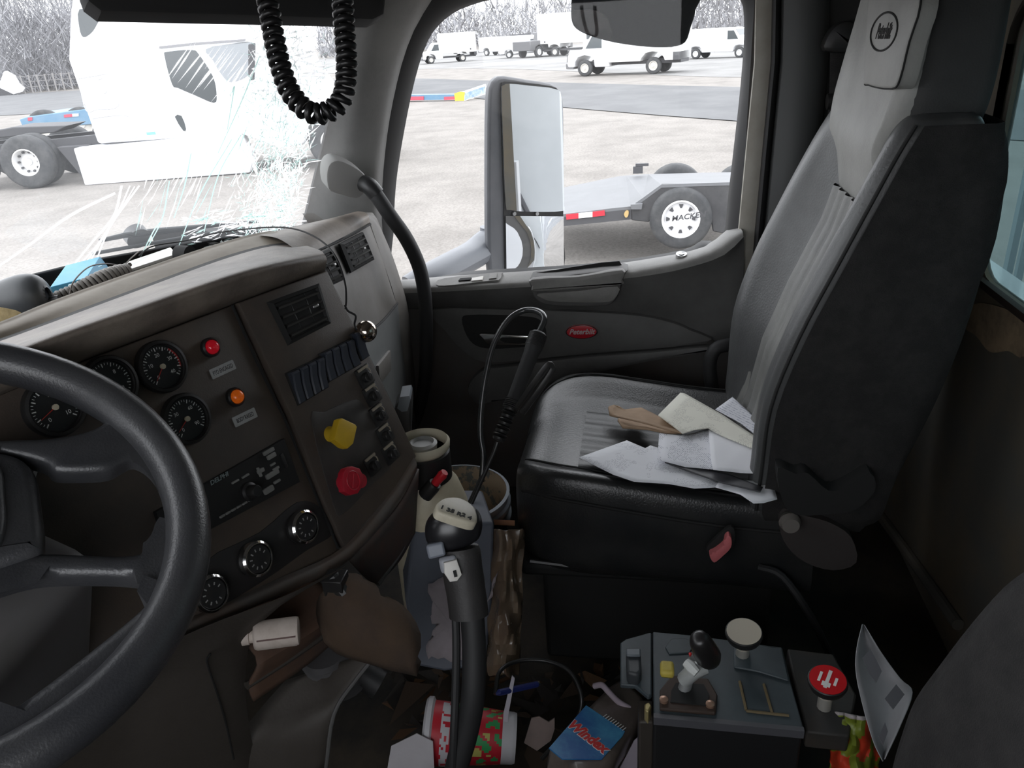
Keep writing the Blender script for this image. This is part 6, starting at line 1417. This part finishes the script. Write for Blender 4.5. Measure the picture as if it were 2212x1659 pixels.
# ---------- white sleeper semi truck ----------
wo_, we_ = Z(185, 400, GZ), Z(540, 375, GZ); ex = (we_-wo_).normalized(); ez = V((0, 0, 1)); ey = ez.cross(ex)
FT_ = Frame(wo_, ex, ey)          # local x forward, y to its left; its right side (y<=0) faces the camera
sgn = 1 if ey.dot(CAM-wo_) > 0 else -1
def flip(L): return L
wt = thing('semi_truck', 'big white sleeper-cab semi truck parked outside the cracked windshield', 'truck', wo_)
FTs = Frame(wo_, ex, ez)          # side plane
def tq(L): return [FTs.px(a, b) for a, b in L]
def side(name, ol, d0, d1, m, par, bev=.03, lab=None):   # ol in (x,z); depth from camera side, positive away
    mb = MB(FTs); h = -1 if FTs.ez.dot(CAM-wo_) > 0 else 1
    mb.ext(ol, h*d0, h*d1); return mb.build(name, m, par, bevel=bev, smooth=50, label=lab)
cabol = [(.45, .78), (.40, 1.4), (.33, 2.35), (.62, 3.2), (.85, 3.65), (1.3, 3.85), (2.6, 3.9), (3.6, 3.55), (4.1, 2.72), (4.55, 2.45), (4.75, 1.9), (5.0, 1.5), (5.9, 1.35), (6.1, 1.1), (6.12, .5), (5.75, .5), (5.7, .95), (5.2, 1.15), (4.7, .95), (4.55, .5), (4.0, .45), (3.3, .78)]
cab_ = side('sleeper_cab', cabol, 0, 2.3, M_wp, wt, .06)
side('side_skirt', [(-.02, .73), (3.3, .82), (3.45, .3), (3.33, .02), (.0, .0)], -.05, .35, M_wp, wt, .03)
M_pw = mat('pale_line', (.55, .56, .58), .5)
side('roof_seam', tq([(152, 122), (300, 112), (540, 88), (540, 92), (300, 116), (152, 126)]), -.012, .01, M_pw, cab_, 0)
for L in ([(345, 100), (420, 92), (530, 84), (530, 88), (420, 97), (345, 105)],): side('drip_rail', tq(L), -.03, .01, mat('rail_dark', (.25, .25, .26), .5), cab_, 0)
side('sleeper_window', smo(tq([(172, 20), (215, 30), (208, 55), (196, 72), (180, 80), (172, 60)]), 3), -.012, .02, M_win, cab_, 0)
side('side_window', smo(tq([(356, 122), (362, 112), (415, 108), (430, 118), (460, 165), (468, 205), (462, 222), (420, 205), (385, 190), (372, 182)]), 3), -.012, .02, M_win, cab_, 0)
side('quarter_window', smo(tq([(445, 106), (500, 95), (545, 92), (548, 130), (540, 160), (500, 178), (478, 160), (460, 130)]), 3), -.012, .02, mat('faded_glass', (.30, .32, .34), .3), cab_, 0)
side('lower_glass', smo(tq([(378, 252), (392, 250), (402, 278), (396, 282)]), 2), -.012, .02, M_win, cab_, 0)
def lineloop(name, L, r_=.012):
    P = [FTs((*FTs.px(a, b), (0.006 if FTs.ez.dot(CAM-wo_) > 0 else -.006))) for a, b in L]; mb = MB(); mb.tube(cr(P+[P[0]], 4), r_, 6); mb.build(name, M_pw, cab_)
lineloop('luggage_door', [(200, 256), (240, 250), (275, 250), (290, 262), (295, 290), (290, 298), (225, 306), (215, 300)])
lineloop('panel_line', [(170, 170), (200, 165), (240, 165), (256, 228), (210, 236), (186, 238)], .009)
lineloop('vent_hatch', [(213, 172), (222, 170), (228, 180), (230, 198), (222, 202), (216, 190)], .008)
side('small_badge', tq([(316, 286), (335, 284), (337, 290), (318, 292)]), -.012, .01, mat('badge_teal', (.2, .45, .45), .5), cab_, 0)
FTw = Frame(wo_, ex, ey); sy = -1 if ey.dot(CAM-wo_) < 0 else 1
for x, yo in ((-1.03, .12), (-2.35, .12), (5.15, -.05)):
    G = Frame(FTw((0, 0, 0)), ex, ey)
    wh_ = wheel(G, x, -sy*(yo+.0), .52, .30, wt, sy, M_rim, 8 if False else 0, .50, .16 if x < 0 else .02)
    wheel(G, x, -sy*(2.1), .52, .30, wt, -sy, M_rim, 0, .5)
    if x < 0:
        wheel(G, x, -sy*(yo+.34), .52, .28, wt, sy)
        rm = wh_.children[0]
        for i in range(10):
            t = 2*math.pi*i/10; G4 = Frame(G((x+.19*math.cos(t), -sy*(yo-.02), .52+.19*math.sin(t))), ex, ez, ey*sy); mb = MB(G4); mb.cyl((0, 0, -.01), .022, .04, 12); mb.build('wheel_nut', M_ud, rm)
side('frame_rail', [(-3.4, .62), (.4, .62), (.4, .92), (-3.4, .80)], .45, .6, M_ud, wt, .01)
side('frame_rail', [(-3.4, .62), (.4, .62), (.4, .92), (-3.4, .80)], 1.6, 1.75, M_ud, wt, .01)
side('fifth_wheel', [(-2.6, .95), (-.6, 1.0), (-.3, 1.12), (-1.4, 1.16), (-2.6, 1.02)], .6, 1.5, M_ud, wt, .02)
side('tank_bracket', [(-.1, .1), (.1, .1), (.15, .75), (-.45, .75)], .2, .5, M_ud, wt, .01)
side('mirror', tq([(548, 95), (562, 92), (560, 170), (548, 172)]), -.45, -.35, M_ud, wt, .02)

# ---------- blue trailer beyond ----------
bo_ = Z(85, 318, GZ); be_ = Z(300, 300, GZ); bex = (be_-bo_).normalized(); FBt = Frame(bo_, bex, (0, 0, 1)); hh = -1 if FBt.ez.dot(CAM-bo_) > 0 else 1
bt = thing('blue_trailer', 'blue flatbed trailer end with red reflectors behind the white truck', 'trailer', bo_)
def bq_(L): return [FBt.px(a, b) for a, b in L]
mb = MB(FBt); mb.ext(bq_([(42, 258), (60, 252), (150, 240), (300, 222), (300, 262), (150, 272), (60, 276), (48, 272)]), 0, hh*2.3); mb.build('deck', mat('trailer_blue', (.12, .24, .36), .5, 0, (.20, .30, .40), 2, .6), bt, bevel=.02)
mb = MB(FBt); mb.ext(bq_([(60, 276), (160, 268), (205, 266), (205, 300), (68, 304)]), hh*.3, hh*.6); mb.build('frame', mat('trailer_blue_dark', (.06, .10, .15), .6), bt)
for L in ([(138, 248), (156, 246), (157, 252), (139, 254)], [(60, 254), (70, 253), (70, 260), (61, 261)]):
    mb = MB(FBt); mb.ext(bq_(L), -hh*.02, hh*.02); mb.build('reflector', mat('refl_red', (.5, .08, .12), .5), bt)
mb = MB(FBt); mb.ext(bq_([(156, 246), (170, 245), (170, 251), (157, 252)]), -hh*.02, hh*.02); mb.build('reflector', mat('refl_white', (.8, .8, .8), .5), bt)
for px in (105, 185):
    a, b = FBt.px(px, 303); G = Frame(FBt((a, 0, 0)), bex, V((0, 0, 1)).cross(bex)); wheel(G, 0, 0 if False else (.2 if G.ey.dot(CAM-bo_) < 0 else -.2), .52, .3, bt, 1 if G.ey.dot(CAM-bo_) > 0 else -1, mat('rim_tan', (.62, .6, .56)))
# tipped white panel left, far
mb = MB(); hp = Z(20, 206, GZ); FHp = Frame(hp, V((.6, -.8, 0)), (0, 0, 1)); hs_ = -1 if FHp.ez.dot(CAM-hp) > 0 else 1
hx = thing('wrecked_fairing', 'torn white body panel standing on the far road at the left edge', 'wreck', hp)
mb = MB(FHp); mb.ext([FHp.px(*p) for p in ((-15, 205), (2, 172), (8, 155), (14, 153), (32, 163), (42, 180), (54, 190), (50, 198), (30, 204))], 0, hs_*1.2, .1); mb.build('panel', M_wp, hx, bevel=.1)
mb = MB(FHp); mb.ext([FHp.px(*p) for p in ((-15, 195), (0, 190), (28, 203), (20, 207), (-15, 207))], -hs_*.1, -hs_*.02); mb.build('torn_edge', M_ud, hx)

# ---------- grey flatbed trailer by the door ----------
gt = thing('flatbed_trailer', 'grey steel deck trailer with white spoked wheel right outside the door window', 'trailer', Z(1470, 545, GZ))
xn = 8.15
def tn(px, py): return X(px, py, xn)
near = [tn(*p) for p in ((1150, 475), (1222, 462), (1330, 449), (1362, 446), (1388, 428), (1428, 399), (1500, 396), (1568, 394), (1640, 392))]
zf = [1.9]*9
far = [tn(*p) for p in ((1140, 415), (1222, 404), (1300, 388), (1335, 381), (1352, 379), (1400, 376), (1480, 374), (1568, 372), (1640, 371))]
FGt = Frame((xn, 0, GZ), (0, -1, 0), (0, 0, 1))
def up(p, x): # point on same ray at plane x
    d_ = (p-CAM); return CAM + d_*((x-CAM.x)/d_.x)
farp = []
for a, b in zip(near, far):
    # far edge on the same deck: keep near z, extend along +x until the pixel row of 'far'
    q_ = up(b, 10.2); farp.append(V((q_.x, q_.y, q_.z)))
mb = MB(); mb.grid([near, farp]); mb.build('deck', mat('deck_steel', (.15, .154, .162), .6, 0, (.125, .128, .134), 3, .6), gt, smooth=0, solid=.03)
def gq(L): return [(FGt.px(a, b)) for a, b in L]
mb = MB(FGt); mb.ext(gq([(1150, 485), (1222, 464), (1330, 451), (1364, 448), (1364, 474), (1222, 488), (1150, 495)]), 0, -.12); mb.build('side_rail', M_ud, gt)
mb = MB(FGt); mb.ext(gq([(1364, 448), (1390, 428), (1430, 399), (1640, 396), (1640, 520), (1540, 500), (1530, 440), (1470, 412), (1420, 440), (1402, 480), (1364, 476)]), .0, -.06); mb.build('fender', mat('fender_black', (.045, .045, .048), .6, 0, (.09, .09, .09), 4, .5), gt, bevel=.01)
for L, m_ in (([(1223, 463), (1250, 460), (1250, 471), (1224, 474)], mat('refl_red2', (.6, .03, .05), .5)), ([(1250, 460), (1280, 457), (1280, 468), (1250, 471)], mat('refl_white', (.8, .8, .8))), ([(1280, 457), (1306, 454), (1307, 465), (1280, 468)], mat('refl_red2', (.6, .03, .05)))):
    mb = MB(FGt); mb.ext(gq(L), .005, .015); mb.build('reflector', m_, gt)
mb = MB(FGt); mb.ext(smo(gq([(1352, 455), (1358, 455), (1357, 465), (1352, 469), (1348, 462)]), 2), .0, .03); mb.build('amber_marker', mat('amber', (.5, .35, .15), .5), gt)
mb = MB(FGt); mb.ext(gq([(1362, 440), (1388, 438), (1386, 450), (1364, 450)]), .0, .05); mb.build('latch_plate', mat('deck_steel', (.4, .4, .4)), gt)
wcz = X(1471, 475, xn-.08); rw = (X(1471, 475, xn-.08)-X(1471, 541, xn-.08)).length
GW = Frame((wcz.x+.13, wcz.y, wcz.z-rw), (0, -1, 0), (1, 0, 0), (0, 0, 1))
GW = Frame((wcz.x+.13, wcz.y, wcz.z-rw), (0, 1, 0), (-1, 0, 0), (0, 0, 1))
w1 = wheel(GW, 0, 0, rw, .24, gt, 1, mat('rim_bright', (.85, .85, .86), .4), 8, .60, .03)
text('MACKEN', Frame(X(1487, 468, xn-.22), (0, -1, .12), (0, .1, 1)), .075, 'chalk_mark', M_ud, w1.children[0], .2, .003, 1.1, .002)
q_ = X(1688, 478, xn-.08)
wheel(GW, (q_-wcz).y, 0, rw, .24, gt, 1, mat('rim_bright', (.85, .85, .86)), 8, .60, .03)
for px in (1460, 1605):
    p_ = X(px, 353, 10.45); G5 = Frame((p_.x, p_.y, p_.z-.72), (0, 1, 0), (-1, 0, 0), (0, 0, 1)); wheel(G5, 0, 0, .36, .26, gt, 1, M_gry)
mb = MB(); c_ = X(1378, 372, 10.0); mb.box(c_+V((0, 0, .03)), (.08, .12, .08)); mb.box(c_+V((0, -.05, .09)), (.04, .16, .03)); mb.build('winch', M_ud, gt)
# ---------- blue/red dolly with yellow end ----------
do_ = Z(930, 219, GZ); FDo = Frame(do_, Z(985, 217, GZ)-Z(880, 219, GZ), (0, 0, 1)); hd_ = -1 if FDo.ez.dot(CAM-do_) > 0 else 1
do = thing('low_trailer', 'low blue and red striped trailer tail with yellow corner left of the side mirror', 'trailer', do_)
def dq_(L): return [FDo.px(a, b) for a, b in L]
for nm, L, m_, d1 in (('rail', [(860, 205), (984, 204), (984, 215), (860, 217)], mat('trailer_blue', (.12, .24, .36)), .3), ('stripe', [(860, 209), (916, 208), (916, 216), (860, 217)], mat('refl_red', (.5, .08, .12)), -.02), ('stripe', [(960, 209), (983, 208), (983, 215), (960, 216)], mat('refl_red', (.5, .08, .12)), -.02),
                 ('yellow_corner', [(982, 202), (994, 198), (1003, 199), (1003, 218), (984, 221)], mat('yellow_paint', (.75, .55, .06), .5), .35)):
    mb = MB(FDo); mb.ext(dq_(L), -hd_*.03 if nm != 'rail' else 0, hd_*d1 if d1 > 0 else -hd_*.01); mb.build(nm, m_, do)
FDe = Frame(FDo((FDo.px(1003, 210)[0], 0, 0)), V((.75, -.66, 0)), (0, 0, 1))
mb = MB(FDe); mb.ext([FDe.px(*p) for p in ((1003, 198), (1050, 182), (1051, 203), (1003, 218))], 0, -.1 if FDe.ez.dot(CAM-do_) > 0 else .1); mb.build('end_board', M_wp, do)
mb = MB(FDe); e_ = .02 if FDe.ez.dot(CAM-do_) > 0 else -.02; mb.ext([FDe.px(*p) for p in ((1004, 201), (1048, 186), (1048, 201), (1004, 216))], 0, e_); mb.build('blue_panel', mat('panel_blue', (.22, .33, .45), .5, 0, (.55, .6, .66), 4, 1), do)

# ---------- exterior mirrors ----------
em = thing('side_mirror', 'tall grey exterior side mirror with two glasses outside the door window', 'mirror', X(1075, 575, 2.25))
# mirror plane faces back to the driver
Mc = X(1150, 370, 2.28)
FM_ = Frame(Mc, V((.685, -.73, 0)).normalized(), (0, 0, 1))
hm = 1 if FM_.ez.dot(CAM-Mc) > 0 else -1
def mq(L, h=0): return [FM_.px(a, b, h) for a, b in L]
mb = MB(FM_); mb.ext(smo(mq([(1057, 240), (1060, 190), (1072, 170), (1090, 164), (1140, 172), (1190, 180), (1212, 196), (1219, 225), (1220, 300), (1220, 500), (1219, 590), (1150, 597), (1070, 598), (1060, 590), (1056, 500), (1056, 320)]), 2), -hm*.03, -hm*.002, 0); mb.build('housing', mat('mirror_housing', (.13, .135, .145), .5, 0, (.20, .2, .21), 6, .6), em, bevel=.008)
mb = MB(FM_); mb.ext(smo(mq([(1082, 185), (1090, 176), (1140, 180), (1190, 186), (1206, 196), (1212, 220), (1215, 300), (1216, 500), (1216, 590), (1150, 594), (1095, 596), (1090, 588), (1088, 450), (1083, 280), (1081, 210)]), 2), -hm*.01, hm*.002, 0); mb.build('inner_bezel', M_blk, em)
M_mir = mat('mirror_glass', (.80, .82, .84), .015, 1)
mb = MB(FM_); mb.ext(smo(mq([(1081, 200), (1086, 184), (1100, 181), (1150, 186), (1195, 192), (1211, 212), (1214, 320), (1216, 440), (1213, 455), (1150, 457), (1100, 453), (1090, 440), (1085, 320)]), 3), hm*.001, hm*.006, 0); mb.build('upper_glass', M_mir, em, smooth=20)
# lower convex glass
mb = MB(FM_); L = mq([(1090, 466), (1215, 467), (1216, 600), (1092, 600)]); rows = []
for j in range(9):
    v = j/8; r_ = []
    for i in range(9):
        u = i/8; a = V(L[0])*(1-u)*(1-v)+V(L[1])*u*(1-v)+V(L[2])*u*v+V(L[3])*(1-u)*v; r_.append((a.x, a.y, hm*(.006+.012*(1-(2*u-1)**2)*(1-(2*v-1)**2))))
    rows.append(r_)
mb.grid(rows, raw=False); mb.build('lower_convex_glass', M_mir, em, smooth=80)
for px in (1108, 1157):
    mb = MB(FM_); p = FM_.px(px, 461); mb.cyl((p[0], p[1], hm*.006), .006, .006, 10); mb.build('clip', M_sil, em)
mb = MB(); mb.tube(cr([X(1062, 515, 2.26), X(1030, 545, 2.20), X(985, 570, 2.10), X(930, 600, 2.0), X(890, 625, 1.96)], 5), [.05, .052, .054]+[.055]*18, 14, raw=True, flat=.7); mb.build('mirror_arm', mat('arm_grey', (.17, .18, .20), .45), em)
mb = MB(); mb.tube([X(1058, 490, 2.27), X(1058, 545, 2.27)], .03, 14, raw=True); mb.build('pivot', mat('arm_grey', (.2, .2, .2)), em)
lm = thing('look_down_mirror', 'dark oval look-down mirror hanging over the top of the door window', 'mirror', X(1368, 20, 2.1))
FL = Frame(X(1370, 30, 2.12), (0, -1, 0), (-.3, 0, 1)); L = [(1232, -40), (1234, 0), (1234, 40), (1244, 62), (1275, 78), (1330, 93), (1400, 102), (1450, 102), (1480, 92), (1492, 60), (1503, 20), (1503, -40)]
mb = MB(FL); mb.ext(smo([FL.px(*p) for p in L], 3), -.06, .01, .012); mb.build('housing', mat('lookdown_black', (.005, .006, .006), .6, 0, (.06, .06, .06), 60, 1, lo=.70, hi=.74, spec=.01), lm, smooth=50)  # speckled black paints in the mirror's dark reflection
mb = MB(FL); mb.ext(smo([FL.px(*p, .012) for p in [(1237, 25), (1262, 22), (1290, 24), (1310, 38), (1319, 60), (1320, 86), (1280, 77), (1250, 62), (1238, 45)]], 3), .0095, .012, .001); mb.build('reflection_patch', mat('reflection_grey', (.06, .054, .052), .6, 0, (.012, .012, .012), 20, .9, spec=.1), lm, smooth=50)  # grey patch of the reflection, painted as a flat piece
# ---------- own truck body (seen in the mirror and rear window) ----------
tb_ = thing('truck_body', 'silver steel body of this truck behind the cab, seen in the mirror and rear window', 'truck body', (1.0, -2.0, GZ))
mb = MB(); mb.box((.85, -1.25, .9), (2.5, .06, 2.6)); mb.build('front_bulkhead', mat('bulkhead', (.60, .62, .63), .5, 0, (.50, .52, .53), 3, .5), tb_)
mb = MB(); mb.box((2.08, -4.2, .85), (.06, 5.8, 1.6)); mb.build('side_wall', M_paint, tb_)
for i in range(6): mb = MB(); mb.box((2.13, -1.6-i*1.0, .85), (.06, .10, 1.6)); mb.build('side_rib', M_paint, tb_, bevel=.01)
for px in (2175, 2200):
    p_ = Y(px, 560, -1.2); mb = MB(); mb.box((p_.x, -1.21, .9), (.03 if px < 2190 else .02, .02, 1.2)); mb.build('bulkhead_rib', mat('rib_grey', (.30, .35, .38), .5), tb_)
for P_ in ([(1.2, 2.0), (2.0, .2)], [(.9, 1.2), (1.5, -.3)], [(1.7, 2.1), (2.05, 1.0)]):
    mb = MB(); mb.tube([(P_[0][0], -1.2, P_[0][1]), (P_[1][0], -1.2, P_[1][1])], .014, 8); mb.build('mirror_line', M_ud, tb_)  # dark rods added so the side mirror reflects diagonal lines
mb = MB(); mb.box((.85, -.70, .2), (2.3, .05, 1.0)); mb.build('cab_back', M_paint, tb_)

# ---------- fence and trees ----------
rt = random.Random(21)
def tree(h, seed, spread=.34):
    r_ = random.Random(seed); mb = MB()
    def br_(p, d, L, rad, lev):
        q = p+d*L*.5+V((r_.gauss(0, .04), r_.gauss(0, .04), 0))*L; e = p+d*L
        mb.tube([p, q, e], [rad, rad*.8, rad*.5], 4 if lev else 6, raw=True)
        if lev >= 3: return
        n_ = (13, 7, 4)[lev]
        for i in range(n_):
            t = .25+.75*(i+r_.random()*.6)/n_; a = r_.uniform(0, 6.283); el = r_.uniform(.5, 1.1)
            nd = (d*1.0+V((math.cos(a), math.sin(a), .25))*el*.75).normalized(); br_(p+d*L*t, nd, L*r_.uniform(.32, .52), rad*.45, lev+1)
    br_(V((0, 0, 0)), V((r_.gauss(0, .03), r_.gauss(0, .03), 1)).normalized(), h, h*.007, 0)
    return mb
M_bark = mat('hazed_bark', (.24, .24, .25), .9, 0, (.20, .20, .21), 2, .5); M_brush = mat('hazed_brush', (.28, .28, .295), .95, 0, (.23, .228, .235), .3, .8)  # distance haze is put into these pale bark and brush colours
protos = []
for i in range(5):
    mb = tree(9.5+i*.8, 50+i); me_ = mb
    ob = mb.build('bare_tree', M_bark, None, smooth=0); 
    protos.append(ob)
cnt = 0
def az(px): v = ray(px, 100); return math.atan2(v.y, v.x)
spots = []
for px in range(-20, 190, 13): spots.append((px+rt.uniform(-6, 6), rt.uniform(86, 125), 1.15))
for px in range(700, 1630, 15): spots.append((px+rt.uniform(-6, 6), rt.uniform(150, 215) if px < 1450 else rt.uniform(120, 160), 1.0))
for px in range(1470, 1625, 22): spots.append((px+rt.uniform(-6, 6), rt.uniform(105, 125), 1.0))
base_off = [V(o.location) for o in protos]
for i, (px, dist, s) in enumerate(spots):
    p = protos[i % 5]; o = p if i < 5 else p.copy()
    if i >= 5: COL.objects.link(o)
    a_ = az(px); s *= rt.uniform(.8, 1.2); 
    o.rotation_euler = (0, 0, 0); o.scale = (s, s, s)
    b_ = base_off[i % 5]*s
    o.location = (dist*math.cos(a_)+b_.x, dist*math.sin(a_)+b_.y, GZ-.05+b_.z)
    where = 'left of the white truck beyond the fence' if px < 300 else 'in the far tree line beyond the parked vans'
    tag(o, 'bare winter tree '+where, 'tree', 'bare trees left of the white truck' if px < 300 else 'bare trees beyond the parked vans')
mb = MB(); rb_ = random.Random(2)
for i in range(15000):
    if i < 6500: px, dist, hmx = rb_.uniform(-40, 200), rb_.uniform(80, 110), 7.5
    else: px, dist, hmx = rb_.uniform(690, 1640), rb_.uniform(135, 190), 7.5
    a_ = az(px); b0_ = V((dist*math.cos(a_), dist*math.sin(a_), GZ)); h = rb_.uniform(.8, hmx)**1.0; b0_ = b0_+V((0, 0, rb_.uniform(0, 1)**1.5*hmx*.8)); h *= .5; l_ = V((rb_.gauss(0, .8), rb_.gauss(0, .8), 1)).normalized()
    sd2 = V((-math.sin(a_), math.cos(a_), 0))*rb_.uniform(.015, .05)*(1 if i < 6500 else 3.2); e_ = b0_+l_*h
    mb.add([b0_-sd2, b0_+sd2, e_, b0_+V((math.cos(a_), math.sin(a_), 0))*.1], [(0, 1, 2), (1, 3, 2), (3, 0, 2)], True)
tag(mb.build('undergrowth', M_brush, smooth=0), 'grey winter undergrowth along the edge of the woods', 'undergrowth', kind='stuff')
fe = thing('wire_fence', 'low wire fence with posts in front of the woods at the left', 'fence', (78*math.cos(az(100)), 78*math.sin(az(100)), GZ))
for px in range(-30, 190, 18):
    a_ = az(px); p = V((78*math.cos(a_), 78*math.sin(a_), GZ)); mb = MB(); mb.tube([p, p+V((0, 0, 1.4))], .06, 6); mb.build('post', mat('fence_post', (.26, .25, .245), .8), fe)
mb = MB()
for h in (.5, .9, 1.3): mb.tube([V((78*math.cos(az(px)), 78*math.sin(az(px)), GZ+h)) for px in range(-30, 190, 18)], .02, 4)
mb.build('wire', mat('fence_post', (.4, .4, .4)), fe)
